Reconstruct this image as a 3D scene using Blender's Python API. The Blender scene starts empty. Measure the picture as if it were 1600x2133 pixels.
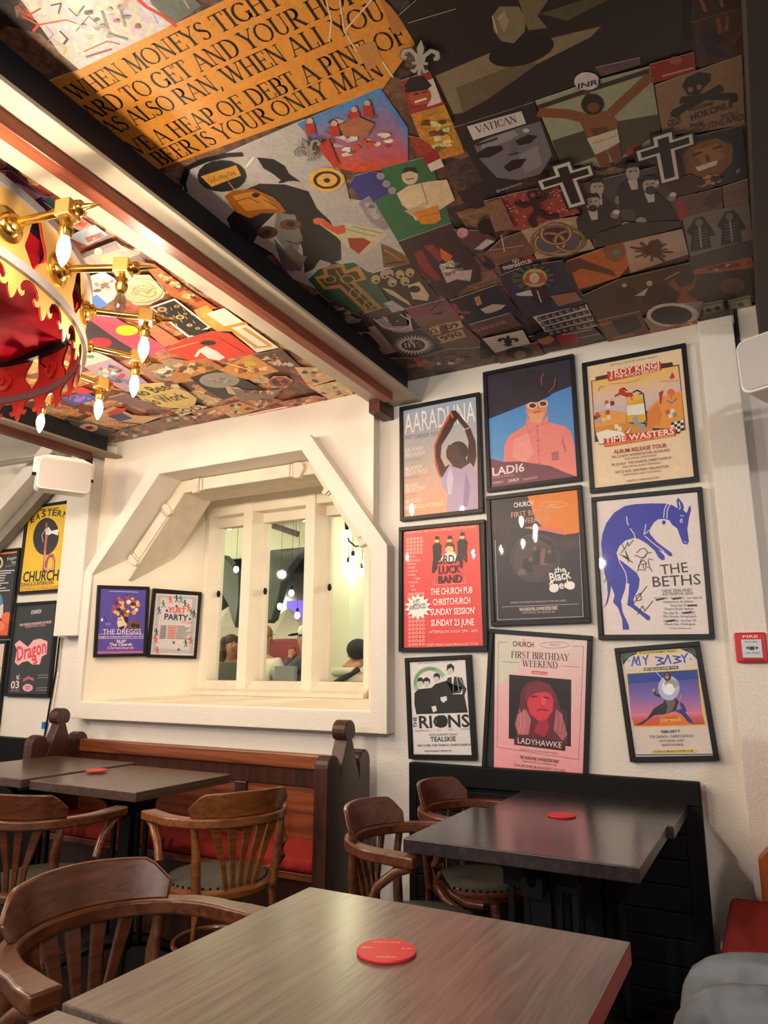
import bpy, bmesh, math, random
from mathutils import Vector, Matrix
SC = bpy.context.scene
COL = SC.collection
PI = math.pi
# ------------------------------------------------------------------ camera, world, light, exposure
FOC, CY, HZ = 1480.0, 1066.5, 1393.0
cam_d = bpy.data.cameras.new('camera'); cam = bpy.data.objects.new('camera', cam_d); COL.objects.link(cam)
cam_d.sensor_fit = 'HORIZONTAL'; cam_d.sensor_width = 36.0; cam_d.lens = 36.0 * FOC / 1600.0
cam_d.clip_start = 0.05; cam_d.clip_end = 60
pitch = math.atan((HZ - CY) / FOC); yaw = math.radians(28.1); roll = math.radians(0.15)
fw = Vector((-math.sin(yaw) * math.cos(pitch), math.cos(yaw) * math.cos(pitch), math.sin(pitch)))
rt0 = Vector((math.cos(yaw), math.sin(yaw), 0)); up0 = rt0.cross(fw)
up = up0 * math.cos(roll) - rt0 * math.sin(roll); rt = rt0 * math.cos(roll) + up0 * math.sin(roll)
m = Matrix((rt, up, -fw)).transposed().to_4x4(); m.translation = Vector((0, 0, 1.223)); cam.matrix_world = m
SC.camera = cam
w = bpy.data.worlds.new('world'); SC.world = w; w.use_nodes = True
w.node_tree.nodes['Background'].inputs[0].default_value = (1.0, 0.92, 0.85, 1)
w.node_tree.nodes['Background'].inputs[1].default_value = 0.30
BULB_E = 240.0
def fill_light(name, loc, power, color, size):  # bare point light, added as unseen fill
    d = bpy.data.lights.new(name, 'POINT'); d.energy = power; d.color = color; d.shadow_soft_size = size
    o = bpy.data.objects.new(name, d); COL.objects.link(o); o.location = loc; return o
WARM = (1.0, 0.88, 0.74); NEUT = (1.0, 0.945, 0.90)
fill_light('fill_light_behind', (0.9, -1.6, 2.35), 78, NEUT, 0.05)  # added fill out of view behind and left, no pendant fitting modelled
fill_light('fill_light_side', (-1.6, -2.2, 2.4), 72, NEUT, 0.05)
fill_light('fill_light_left', (-5.2, 0.2, 2.35), 40, WARM, 0.05)
fill_light('next_room_fill', (-1.1, 5.2, 2.3), 55, (1.0, 0.93, 0.74), 0.15)  # fill added to brighten the room beyond, kept out of sight of the window
fill_light('next_room_fill_near', (-3.9, 3.95, 2.75), 15, (1.0, 0.96, 0.80), 0.1)
fill_light('next_room_fill_far', (-7.0, 5.0, 2.2), 60, (1.0, 0.93, 0.74), 0.15)
SC.view_settings.view_transform = 'Standard'; SC.view_settings.look = 'None'
SC.view_settings.gamma = 1.0; SC.view_settings.use_curve_mapping = False
SC.view_settings.exposure = 0.75
cy = SC.cycles
cy.use_denoising = True; cy.max_bounces = 8; cy.diffuse_bounces = 4; cy.glossy_bounces = 4; cy.transparent_max_bounces = 12
cy.sample_clamp_indirect = 6.0; cy.caustics_reflective = False; cy.caustics_refractive = False
# ------------------------------------------------------------------ helpers
def lin(h):
    h = h.lstrip('#'); out = []
    for i in (0, 2, 4):
        c = int(h[i:i + 2], 16) / 255.0
        out.append(c / 12.92 if c <= 0.04045 else ((c + 0.055) / 1.055) ** 2.4)
    return (*out, 1.0)
def nt(name):
    mt = bpy.data.materials.new(name); mt.use_nodes = True
    n = mt.node_tree; return mt, n.nodes, n.links, n.nodes['Principled BSDF']
def mat(name, color, rough=0.5, metal=0.0, coat=0.0, bump=0.0, bscale=60.0, var=0.0, vscale=8.0, spec=None, emit=None):
    mt, N, L, B = nt(name)
    B.inputs['Base Color'].default_value = lin(color); B.inputs['Roughness'].default_value = rough; B.inputs['Metallic'].default_value = metal
    if coat: B.inputs['Coat Weight'].default_value = coat; B.inputs['Coat Roughness'].default_value = 0.12
    if spec is not None: B.inputs['Specular IOR Level'].default_value = spec
    if emit: B.inputs['Emission Color'].default_value = lin(emit[0]); B.inputs['Emission Strength'].default_value = emit[1]
    if bump or var:
        tc = N.new('ShaderNodeTexCoord')
        if bump:
            t = N.new('ShaderNodeTexNoise'); t.inputs['Scale'].default_value = bscale; t.inputs['Detail'].default_value = 4 if bscale > 20 else 1.5
            b = N.new('ShaderNodeBump'); b.inputs['Strength'].default_value = bump; b.inputs['Distance'].default_value = 0.004 if bscale > 20 else 0.05
            L.new(tc.outputs['Object'], t.inputs['Vector']); L.new(t.outputs['Fac'], b.inputs['Height']); L.new(b.outputs['Normal'], B.inputs['Normal'])
        if var:
            t = N.new('ShaderNodeTexNoise'); t.inputs['Scale'].default_value = vscale; t.inputs['Detail'].default_value = 5
            mr = N.new('ShaderNodeMapRange'); mr.inputs[1].default_value = 0.25; mr.inputs[2].default_value = 0.75
            mr.inputs[3].default_value = 1 - var; mr.inputs[4].default_value = 1 + var
            mx = N.new('ShaderNodeMix'); mx.data_type = 'RGBA'; mx.blend_type = 'MULTIPLY'; mx.inputs[0].default_value = 1
            mx.inputs[6].default_value = lin(color)
            L.new(tc.outputs['Object'], t.inputs['Vector']); L.new(t.outputs['Fac'], mr.inputs[0]); L.new(mr.outputs[0], mx.inputs[7]); L.new(mx.outputs[2], B.inputs['Base Color'])
    return mt
def wood(name, dark, light, axis=1, rough=0.35, coat=0.0, scale=1.0, bump=0.15, spec=0.5):
    mt, N, L, B = nt(name)
    tc = N.new('ShaderNodeTexCoord'); mp = N.new('ShaderNodeMapping')
    s = [38.0 * scale] * 3; s[axis] = 2.2 * scale; mp.inputs['Scale'].default_value = s
    t = N.new('ShaderNodeTexNoise'); t.inputs['Scale'].default_value = 1.6; t.inputs['Detail'].default_value = 6; t.inputs['Distortion'].default_value = 0.6
    cr = N.new('ShaderNodeValToRGB'); cr.color_ramp.elements[0].position = 0.3; cr.color_ramp.elements[1].position = 0.72
    cr.color_ramp.elements[0].color = lin(dark); cr.color_ramp.elements[1].color = lin(light)
    b = N.new('ShaderNodeBump'); b.inputs['Strength'].default_value = bump; b.inputs['Distance'].default_value = 0.0015
    L.new(tc.outputs['Object'], mp.inputs['Vector']); L.new(mp.outputs[0], t.inputs['Vector']); L.new(t.outputs['Fac'], cr.inputs[0])
    L.new(cr.outputs[0], B.inputs['Base Color']); L.new(t.outputs['Fac'], b.inputs['Height']); L.new(b.outputs['Normal'], B.inputs['Normal'])
    B.inputs['Roughness'].default_value = rough; B.inputs['Specular IOR Level'].default_value = spec
    if coat: B.inputs['Coat Weight'].default_value = coat; B.inputs['Coat Roughness'].default_value = 0.2
    return mt
def glass_mat(name, tint=(1, 1, 1, 1), ior=1.45, rough=0.02):
    mt, N, L, B = nt(name); N.remove(B)
    tr = N.new('ShaderNodeBsdfTransparent'); tr.inputs[0].default_value = tint
    gl = N.new('ShaderNodeBsdfGlossy'); gl.inputs['Roughness'].default_value = rough
    fr = N.new('ShaderNodeFresnel'); fr.inputs[0].default_value = ior
    ge = N.new('ShaderNodeNewGeometry'); iv = N.new('ShaderNodeMath'); iv.operation = 'SUBTRACT'; iv.inputs[0].default_value = 1.0; mu = N.new('ShaderNodeMath'); mu.operation = 'MULTIPLY'
    L.new(ge.outputs['Backfacing'], iv.inputs[1]); L.new(iv.outputs[0], mu.inputs[0]); L.new(fr.outputs[0], mu.inputs[1])   # reflect on entering the sheet only
    mx = N.new('ShaderNodeMixShader'); L.new(mu.outputs[0], mx.inputs[0]); L.new(tr.outputs[0], mx.inputs[1]); L.new(gl.outputs[0], mx.inputs[2])
    L.new(mx.outputs[0], N['Material Output'].inputs[0]); return mt
class MB:
    def __init__(s): s.v = []; s.f = []
    def add(s, vs, fs):
        o = len(s.v); s.v += [tuple(p) for p in vs]; s.f += [tuple(i + o for i in f) for f in fs]; return s
    def box(s, x0, x1, y0, y1, z0, z1):
        return s.add([(x0, y0, z0), (x1, y0, z0), (x1, y1, z0), (x0, y1, z0), (x0, y0, z1), (x1, y0, z1), (x1, y1, z1), (x0, y1, z1)],
                     [(3, 2, 1, 0), (4, 5, 6, 7), (0, 1, 5, 4), (1, 2, 6, 5), (2, 3, 7, 6), (3, 0, 4, 7)])
    def prism(s, pts, a, b, ax='y'):
        # polygon extruded along an axis: 'y' -> pts are (x,z); 'x' -> (y,z); 'z' -> (x,y)
        def P(p, t): return {'y': (p[0], t, p[1]), 'x': (t, p[0], p[1]), 'z': (p[0], p[1], t)}[ax]
        n = len(pts); vs = [P(p, a) for p in pts] + [P(p, b) for p in pts]
        fs = [tuple(range(n)), tuple(range(2 * n - 1, n - 1, -1))] + [(i, n + i, n + (i + 1) % n, (i + 1) % n) for i in range(n)]
        return s.add(vs, fs)
    def sweep(s, path, prof, closed=False, up=(0, 0, 1), scales=None):
        # prof: list of (a,b): a along side, b along up
        path = [Vector(p) for p in path]; n = len(path); k = len(prof); U = Vector(up); vs = []
        for i, p in enumerate(path):
            if closed: d = path[(i + 1) % n] - path[i - 1]
            else: d = path[min(i + 1, n - 1)] - path[max(i - 1, 0)]
            d.normalize(); sd = d.cross(U)
            if sd.length < 1e-5: sd = d.cross(Vector((1, 0.3, 0)))
            sd.normalize(); u = sd.cross(d).normalized()
            sc = scales[i] if scales else (1, 1)
            if not isinstance(sc, tuple): sc = (sc, sc)
            for a, b in prof: vs.append(p + sd * a * sc[0] + u * b * sc[1])
        fs = []
        for i in range(n if closed else n - 1):
            j = (i + 1) % n
            for q in range(k): fs.append((i * k + q, i * k + (q + 1) % k, j * k + (q + 1) % k, j * k + q))
        if not closed: fs += [tuple(range(k - 1, -1, -1)), tuple((n - 1) * k + q for q in range(k))]
        return s.add(vs, fs)
    def tube(s, path, r, seg=8, closed=False):
        n = len(path); rs = r if isinstance(r, (list, tuple)) else [r] * n
        return s.sweep(path, [(math.cos(t * 2 * PI / seg), math.sin(t * 2 * PI / seg)) for t in range(seg)], closed, scales=[float(q) for q in rs])
    def lathe(s, prof, seg=20, M=None):
        n = len(prof); vs = []; fs = []
        for i in range(seg):
            t = 2 * PI * i / seg
            for r, z in prof: vs.append((r * math.cos(t), r * math.sin(t), z))
        for i in range(seg):
            j = (i + 1) % seg
            for q in range(n - 1): fs.append((i * n + q, j * n + q, j * n + q + 1, i * n + q + 1))
        fs += [tuple(i * n for i in range(seg))[::-1], tuple(i * n + n - 1 for i in range(seg))]
        if M is not None: vs = [M @ Vector(v) for v in vs]
        return s.add(vs, fs)
    def ball(s, c, r, seg=12, ring=8):
        rx, ry, rz = r if isinstance(r, tuple) else (r, r, r)
        prof = [(math.sin(PI * i / ring), -math.cos(PI * i / ring)) for i in range(ring + 1)]
        prof[0] = (0.01, -1); prof[-1] = (0.01, 1)
        M = Matrix.Translation(c) @ Matrix.Diagonal((rx, ry, rz, 1)); return s.lathe(prof, seg, M)
    def build(s, name, material, parent=None, smooth=False, bevel=0.0, M=None, segs=2):
        me = bpy.data.meshes.new(name); vs = s.v
        if M is not None: vs = [M @ Vector(v) for v in vs]
        me.from_pydata([tuple(v) for v in vs], [], s.f); me.validate()
        bm = bmesh.new(); bm.from_mesh(me); bmesh.ops.recalc_face_normals(bm, faces=bm.faces); bm.to_mesh(me); bm.free()
        o = bpy.data.objects.new(name, me); COL.objects.link(o)
        for q in (material if isinstance(material, list) else [material]): me.materials.append(q)
        if smooth:
            for p in me.polygons: p.use_smooth = True
        if bevel:
            md = o.modifiers.new('bevel', 'BEVEL'); md.width = bevel; md.segments = segs; md.limit_method = 'ANGLE'; md.angle_limit = math.radians(40)
        if smooth and hasattr(me, 'set_sharp_from_angle'): me.set_sharp_from_angle(angle=math.radians(42))
        if parent: o.parent = parent
        return o
def empty(name, loc=(0, 0, 0), rz=0.0):
    o = bpy.data.objects.new(name, None); COL.objects.link(o); o.location = loc; o.rotation_euler = (0, 0, rz); o.empty_display_size = 0.1; return o
def tag(o, label, cat, group=None, kind=None):
    o['label'] = label; o['category'] = cat
    if group: o['group'] = group
    if kind: o['kind'] = kind
    return o
def struct(o): o['kind'] = 'structure'; return o
def copy_tree(o, parent=None):
    c = o.copy(); COL.objects.link(c)
    if parent: c.parent = parent
    for ch in list(o.children): copy_tree(ch, c)
    return c
def arc(cx, cy, r, a0, a1, n, z=0.0): return [(cx + r * math.cos(a0 + (a1 - a0) * i / n), cy + r * math.sin(a0 + (a1 - a0) * i / n), z) for i in range(n + 1)]
# ------------------------------------------------------------------ materials
M_wall = mat('white_plaster', '#ebe4da', 0.75, bump=0.9, bscale=150, var=0.03, vscale=2)
M_cream = mat('cream_plaster', '#efe6d4', 0.75, bump=0.25, bscale=120, var=0.03, vscale=3)
M_stone = mat('chalky_stone', '#e3d8c6', 0.8, bump=0.5, bscale=45, var=0.09, vscale=14)
M_trim = mat('cream_paint', '#eadfcd', 0.5, bump=0.2, bscale=40, var=0.05, vscale=9)
M_floor = wood('dark_floor_boards', '#1c1410', '#33251d', 1, 0.5)
M_frame = mat('black_frame', '#100f12', 0.42, spec=0.35)
M_glass = glass_mat('picture_glass', ior=1.32)
M_pane = glass_mat('window_glass', (0.96, 0.98, 0.95, 1), 1.35)
M_black = mat('black_paint', '#050407', 0.6, spec=0.22, bump=0.05, bscale=30)
M_navy = mat('black_steel', '#0c0c16', 0.55, var=0.2, vscale=6)
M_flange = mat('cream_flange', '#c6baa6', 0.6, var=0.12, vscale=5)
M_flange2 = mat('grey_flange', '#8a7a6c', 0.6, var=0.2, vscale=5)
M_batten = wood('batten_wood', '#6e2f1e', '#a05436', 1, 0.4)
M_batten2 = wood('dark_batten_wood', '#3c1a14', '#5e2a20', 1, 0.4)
M_chair = wood('chair_wood', '#42200f', '#6f3d22', 0, 0.3, 0.3, 1.1, 0.05)
M_chair2 = wood('honey_chair_wood', '#63361a', '#93582a', 0, 0.3, 0.3, 1.1, 0.05)
M_pew = wood('pew_wood', '#582614', '#96522c', 0, 0.33, 0.2, 0.6, 0.05)
M_pewend = wood('dark_pew_wood', '#2a140d', '#4a2618', 2, 0.33, 0.2, 0.6, 0.05)
M_table = wood('stained_ash', '#4b3f39', '#74655b', 1, 0.3, 0.5, 1.5, 0.6, 0.6)
M_table3 = wood('brown_stained_ash', '#3b2c26', '#5e483d', 1, 0.3, 0.4, 1.2, 0.4, 0.6)
M_table2 = wood('dark_stained_ash', '#1f191b', '#382e2e', 1, 0.24, 0.45, 0.9, 0.3, 0.6)
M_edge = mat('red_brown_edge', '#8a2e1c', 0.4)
M_iron = mat('cast_iron', '#060608', 0.55, spec=0.25)
M_redpad = mat('red_cloth', '#a3241a', 0.85, bump=0.2, bscale=200, var=0.08, vscale=10)
M_leather = mat('grey_green_leather', '#4a4d45', 0.42, bump=0.12, bscale=90)
M_brass = mat('polished_brass', '#e2b75c', 0.18, 1.0, var=0.1, vscale=7)
M_brass2 = mat('sheet_brass', '#dcb66a', 0.36, 0.75, var=0.15, vscale=5)
M_steel = mat('grey_steel_band', '#8e8a8f', 0.35, 0.5)
M_redin = mat('red_lacquer', '#e83c34', 0.3, 0.0, var=0.15, vscale=4)
M_fabric = mat('red_silk', '#c8142a', 0.85, spec=0.15, bump=0.3, bscale=8, var=0.15, vscale=5)
M_speaker = mat('white_speaker_case', '#e6e2dc', 0.4)
M_grille = mat('pale_grille', '#b9b4b1', 0.6, bump=0.3, bscale=500)
M_firered = mat('fire_red', '#c8181e', 0.35)
M_coaster = mat('red_coaster', '#d02a34', 0.4)
M_white = mat('white_ink', '#f0dcda', 0.6)
M_dark = mat('dark_ink', '#1c1a1c', 0.6)
M_pipe = mat('galvanised_pipe', '#a39d94', 0.4, 0.5)
M_skin = mat('skin', '#c48a6c', 0.55, var=0.05, vscale=10)
M_denim = mat('grey_denim', '#6c737b', 0.85, bump=1.0, bscale=11, var=0.16, vscale=14)
# ink: a print's own colours, with a little mottling where the sheet is a photograph or painting
M_ink, N_, L_, B_ = nt('printed_paper')
at = N_.new('ShaderNodeAttribute'); at.attribute_name = 'ink'; tc = N_.new('ShaderNodeTexCoord')
ns = N_.new('ShaderNodeTexNoise'); ns.inputs['Scale'].default_value = 34; ns.inputs['Detail'].default_value = 7; ns.inputs['Distortion'].default_value = 1.8
sb = N_.new('ShaderNodeVectorMath'); sb.operation = 'SUBTRACT'; sb.inputs[1].default_value = (.5, .5, .5)
ml = N_.new('ShaderNodeVectorMath'); ml.operation = 'SCALE'; k3 = N_.new('ShaderNodeMath'); k3.operation = 'MULTIPLY'; k3.inputs[1].default_value = 3.0
m2 = N_.new('ShaderNodeVectorMath'); m2.operation = 'ADD'; m2.inputs[1].default_value = (1, 1, 1)
mx = N_.new('ShaderNodeMix'); mx.data_type = 'RGBA'; mx.blend_type = 'MULTIPLY'; mx.inputs[0].default_value = 1; mx.clamp_result = True
L_.new(tc.outputs['Object'], ns.inputs['Vector']); L_.new(ns.outputs['Color'], sb.inputs[0]); L_.new(sb.outputs[0], ml.inputs[0]); L_.new(at.outputs['Alpha'], k3.inputs[0]); L_.new(k3.outputs[0], ml.inputs['Scale'])
L_.new(ml.outputs[0], m2.inputs[0]); L_.new(m2.outputs[0], mx.inputs[7]); L_.new(at.outputs['Color'], mx.inputs[6]); L_.new(mx.outputs[2], B_.inputs['Base Color'])
n2 = N_.new('ShaderNodeTexNoise'); n2.inputs['Scale'].default_value = 9; n2.inputs['Detail'].default_value = 3
bp = N_.new('ShaderNodeBump'); bp.inputs['Strength'].default_value = 0.25; bp.inputs['Distance'].default_value = 0.006
L_.new(tc.outputs['Object'], n2.inputs['Vector']); L_.new(n2.outputs['Fac'], bp.inputs['Height']); L_.new(bp.outputs['Normal'], B_.inputs['Normal'])
B_.inputs['Roughness'].default_value = 0.42
def collage(name, cols, scale):
    mt, N, L, B = nt(name); tc = N.new('ShaderNodeTexCoord')
    v = N.new('ShaderNodeTexVoronoi'); v.distance = 'CHEBYCHEV'; v.inputs['Scale'].default_value = scale; v.inputs['Randomness'].default_value = 0.8
    cr = N.new('ShaderNodeValToRGB'); cr.color_ramp.interpolation = 'CONSTANT'
    for i, c in enumerate(cols):
        e = cr.color_ramp.elements[i] if i < 2 else cr.color_ramp.elements.new(i / len(cols))
        e.position = i / len(cols); e.color = lin(c)
    sp = N.new('ShaderNodeSeparateColor'); ns = N.new('ShaderNodeTexNoise'); ns.inputs['Scale'].default_value = 26; ns.inputs['Detail'].default_value = 6; ns.inputs['Distortion'].default_value = 1.5
    mr = N.new('ShaderNodeMapRange'); mr.inputs[1].default_value = 0.3; mr.inputs[2].default_value = 0.7; mr.inputs[3].default_value = 0.35; mr.inputs[4].default_value = 1.5
    mx = N.new('ShaderNodeMix'); mx.data_type = 'RGBA'; mx.blend_type = 'MULTIPLY'; mx.inputs[0].default_value = 1
    L.new(tc.outputs['Object'], v.inputs['Vector']); L.new(tc.outputs['Object'], ns.inputs['Vector']); L.new(v.outputs['Color'], sp.inputs[0]); L.new(sp.outputs[0], cr.inputs[0])
    L.new(ns.outputs['Fac'], mr.inputs[0]); L.new(cr.outputs[0], mx.inputs[6]); L.new(mr.outputs[0], mx.inputs[7]); L.new(mx.outputs[2], B.inputs['Base Color'])
    B.inputs['Roughness'].default_value = 0.45; return mt
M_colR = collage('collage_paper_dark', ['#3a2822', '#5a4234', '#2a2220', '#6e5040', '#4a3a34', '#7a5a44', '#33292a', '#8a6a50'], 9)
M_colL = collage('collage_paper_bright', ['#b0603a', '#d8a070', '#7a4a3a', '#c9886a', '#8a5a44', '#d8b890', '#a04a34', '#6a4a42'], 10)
# ------------------------------------------------------------------ the room shell
D = 3.03; ZC = 2.645
bm_ = MB().box(-7.5, 3.2, -2.6, 3.6, -0.05, 0.0); struct(bm_.build('floor', M_floor))
# main wall with the window opening (outline of the splayed recess)
OP = [(-3.585, 1.03), (-1.645, 1.03), (-1.645, 1.775), (-2.07, 2.345), (-3.085, 2.345), (-3.585, 1.775)]
wl = MB()
wl.box(-7.5, -3.585, D, D + 0.62, 0, 3.0); wl.box(-1.645, 3.2, D, D + 0.62, 0, 3.0); wl.box(-3.585, -1.645, D, D + 0.62, 0, 1.03); wl.box(-3.585, -1.645, D, D + 0.62, 2.60, 3.0)
wl.prism([(-3.585, 1.775), (-3.085, 2.345), (-3.085, 2.60), (-3.585, 2.60)], D, D + 0.34); wl.prism([(-1.645, 1.775), (-1.645, 2.60), (-2.07, 2.60), (-2.07, 2.345)], D, D + 0.34)
wl.box(-3.085, -2.07, D, D + 0.34, 2.345, 2.60)
struct(wl.build('wall_back', M_wall))
rec = MB()   # splayed reveals, sloping sill and the upper pocket of the recess
yw = 3.54
rec.prism([(-3.585, 2.97), (-3.24, yw), (-3.24, D + 0.62), (-3.585, D + 0.62)], 0.95, 2.60, 'z')
rec.prism([(-1.645, 2.97), (-1.645, D + 0.62), (-1.985, D + 0.62), (-1.985, yw)], 0.95, 2.60, 'z')
rec.prism([(2.97, 1.0), (2.97, 1.035), (yw - 0.03, 1.062), (yw - 0.03, 1.0)], -3.585, -1.645, 'x')
rec.box(-3.3, -1.95, yw - 0.16, D + 0.62, 2.40, 2.60)
struct(rec.build('trim_1', M_cream))
su = MB()
OUT = [(-3.65, 0.935), (-1.558, 0.935), (-1.558, 1.80), (-2.02, 2.425), (-3.15, 2.425), (-3.65, 1.80)]
n = 6; vs = []
for y in (2.95, D): vs += [(x, y, z) for x, z in OUT] + [(x, y, z) for x, z in OP]
fs = [(i, (i + 1) % n, n + (i + 1) % n, n + i) for i in range(n)] + [(i, 2 * n + i, 2 * n + (i + 1) % n, (i + 1) % n) for i in range(n)] + [(n + i, n + (i + 1) % n, 3 * n + (i + 1) % n, 3 * n + i) for i in range(n)]
su.add(vs, fs); struct(su.build('trim_2', M_wall, bevel=0.004))
# carved stone rib inside the opening
rb = MB()
def ribbox(p0, p1, t):   # segment in the x-z plane, thickness t toward the opening
    d = Vector((p1[0] - p0[0], p1[1] - p0[1])).normalized(); nn = Vector((d.y, -d.x))
    return [p0, p1, (p1[0] + nn.x * t, p1[1] + nn.y * t), (p0[0] + nn.x * t, p0[1] + nn.y * t)]
A0, A1, A2, A3 = (-3.50, 1.86), (-3.085, 2.343), (-2.07, 2.343), (-1.70, 1.85)
T = 0.078
rb.prism([A0, A1, A2, A3, (A3[0] - 0.05, A3[1] - 0.10), (A2[0] - 0.035, A2[1] - T), (A1[0] + 0.035, A1[1] - T), (A0[0] + 0.03, A0[1] - 0.11)], 3.13, 3.375)
ribo = struct(rb.build('trim_3', M_stone, bevel=0.005))
cv = MB()
def lerp(a, b, t): return (a[0] + (b[0] - a[0]) * t, a[1] + (b[1] - a[1]) * t)
for P0, P1, t0, t1 in ((A0, A1, 0.06, 0.74), (A1, A2, 0.10, 0.90), (A2, A3, 0.26, 0.94)):
    d = Vector((P1[0] - P0[0], P1[1] - P0[1])); d.normalize(); nn = Vector((d.y, -d.x))
    def q(t, k): b = lerp(P0, P1, t); return (b[0] + nn.x * k, b[1] + nn.y * k)
    cv.prism([q(t0 + .09, 0.006), q(t1 - .09, 0.006), q(t1 - .09, T), q(t0 + .09, T)], 3.118, 3.14)
    for tt, sg in ((t0, 1), (t1, -1)):
        cv.prism([q(tt, 0.012), q(tt + sg * .03, 0.004), q(tt + sg * .06, 0.004), q(tt + sg * .06, T + 0.012), q(tt + sg * .02, T + 0.018), q(tt - sg * .01, T * .6)], 3.108, 3.14)
        cv.prism([q(tt + sg * .065, 0.008), q(tt + sg * .082, 0.008), q(tt + sg * .082, T + 0.004), q(tt + sg * .065, T + 0.004)], 3.114, 3.14)
cv.build('carved_band', M_stone, ribo, bevel=0.006)
# ------------------------------------------------------------------ window with three lights
win = struct(empty('window_1', (-2.6, yw, 1.06)))
def W(mb, name, mt, bev=0.0): 
    return mb.build(name, mt, win, bevel=bev, M=Matrix.Translation((2.6, -yw, -1.06)))
lx = [-3.225, -2.89, -2.82, -2.41, -2.34, -2.0]
fr_ = MB()
fr_.box(-3.24, -1.985, yw - 0.01, 3.64, 2.205, 2.34); fr_.box(-3.24, -1.985, yw + 0.03, 3.66, 1.0, 1.15)
fr_.prism([(-3.24, yw), (-3.205, yw), (-3.165, yw + 0.09), (-3.165, yw + 0.12), (-3.24, yw + 0.12)], 1.10, 2.25, 'z'); fr_.prism([(-1.985, yw), (-1.985, yw + 0.12), (-2.06, yw + 0.12), (-2.06, yw + 0.09), (-2.02, yw)], 1.10, 2.25, 'z')
fr_.box(-3.24, -1.985, yw + 0.06, yw + 0.12, 2.14, 2.25)
W(fr_, 'window_frame', M_trim, 0.004)
for x0, x1 in ((-2.905, -2.835), (-2.425, -2.355)):
    mu = MB(); mu.prism([(x0, yw - 0.02), (x1, yw - 0.02), (x1 + 0.035, yw + 0.07), (x1 + 0.05, yw + 0.09), (x1 + 0.05, yw + 0.12), (x0 - 0.05, yw + 0.12), (x0 - 0.05, yw + 0.09), (x0 - 0.035, yw + 0.07)], 1.10, 2.28, 'z'); W(mu, 'mullion', M_trim, 0.004)
lg = MB(); lg.prism([(yw - 0.06, 1.062), (yw - 0.06, 1.085), (yw - 0.02, 1.10), (yw + 0.03, 1.15), (yw + 0.12, 1.15), (yw + 0.12, 1.03)], -3.24, -1.985, 'x'); W(lg, 'window_sill', M_stone, 0.004)
for x0, x1 in ((-3.165, -2.955), (-2.785, -2.475), (-2.305, -2.06)):
    p = MB().box(x0, x1, yw + 0.098, yw + 0.101, 1.15, 2.14); W(p, 'window_pane', M_pane)
    k = MB(); k.ball((x0 + 0.008, yw + 0.07, 1.70), (0.012, 0.014, 0.022)); W(k, 'latch', M_iron)
# ------------------------------------------------------------------ ceiling, beams, pilasters, left corner
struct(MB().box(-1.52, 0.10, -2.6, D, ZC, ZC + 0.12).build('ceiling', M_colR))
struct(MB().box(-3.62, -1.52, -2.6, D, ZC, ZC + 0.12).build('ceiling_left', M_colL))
struct(MB().box(-7.5, -3.62, -2.6, D, ZC + 0.02, ZC + 0.12).build('ceiling_far_left', M_wall))
struct(MB().box(0.10, 3.2, -2.6, D, ZC, ZC + 0.12).build('ceiling_right', M_wall))
def beam(dx, flm, btm):
    b = struct(empty('ceiling_beam', (-1.527 + dx, 0.2, 2.52)))
    T_ = Matrix.Translation((1.527, -0.2, -2.52))
    MB().box(-1.62, -1.435, -2.6, D - 0.10, 2.528, ZC).build('beam_web', M_navy, b, M=T_)
    MB().box(-1.645, -1.405, -2.6, D, 2.52, 2.534).build('beam_flange', flm, b, bevel=0.003, M=T_)
    MB().box(-1.530, -1.479, -2.6, D - 0.17, 2.479, 2.52).build('batten', btm, b, bevel=0.004, M=T_)
    MB().box(-1.625, -1.562, 2.88, D, 2.45, 2.52).build('packing_block', M_batten2, b, bevel=0.003, M=T_)
    return b
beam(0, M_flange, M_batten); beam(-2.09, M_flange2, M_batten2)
MB().box(0.085, 0.50, -2.6, D - 0.02, 2.50, ZC).build('ceiling_beam', mat('brown_grey_beam', '#3d342d', 0.6, bump=0.1, bscale=50))['kind'] = 'structure'
struct(MB().box(-3.86, -3.65, 2.935, D, 1.412, ZC).build('trim_4', M_wall, bevel=0.004))
struct(MB().box(-0.127, 0.0, 2.93, D, 0.0, 2.60).build('trim_5', M_wall, bevel=0.004))
pl = MB(); pl.box(0.004, 0.016, 2.96, D, 2.44, 2.64); struct(pl.build('trim_6', M_navy))
struct(MB().box(0.018, 0.09, 2.97, D, 2.50, 2.64).build('trim_7', M_trim))
br = MB(); br.sweep([(-5.3, 2.90, 1.62), (-3.95, 2.90, 2.62)], [(-0.05, -0.06), (0.05, -0.06), (0.05, 0.06), (-0.05, 0.06)], up=(0, 1, 0)); struct(br.build('trim_8', M_wall))
br = MB(); br.sweep([(-5.3, 2.97, 1.50), (-3.9, 2.97, 2.54)], [(-0.04, -0.03), (0.04, -0.03), (0.04, 0.03), (-0.04, 0.03)], up=(0, 1, 0)); struct(br.build('trim_9', mat('grey_timber', '#8d877f', 0.6, var=0.2)))
pp = MB(); pp.tube([(-4.45, 2.75, 2.62), (-4.45, 2.75, 2.56), (-4.42, 2.75, 2.53), (-4.38, 2.75, 2.52), (-3.78, 2.75, 2.50)], 0.018, 10)
pp.lathe([(0.025, -0.02), (0.025, 0.02)], 12, Matrix.Translation((-4.36, 2.75, 2.52)) @ Matrix.Rotation(PI / 2, 4, 'Y'))
tag(pp.build('conduit_pipe', M_pipe, smooth=True), 'grey metal pipe with an elbow under the white ceiling, left of the left beam', 'pipe')
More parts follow.
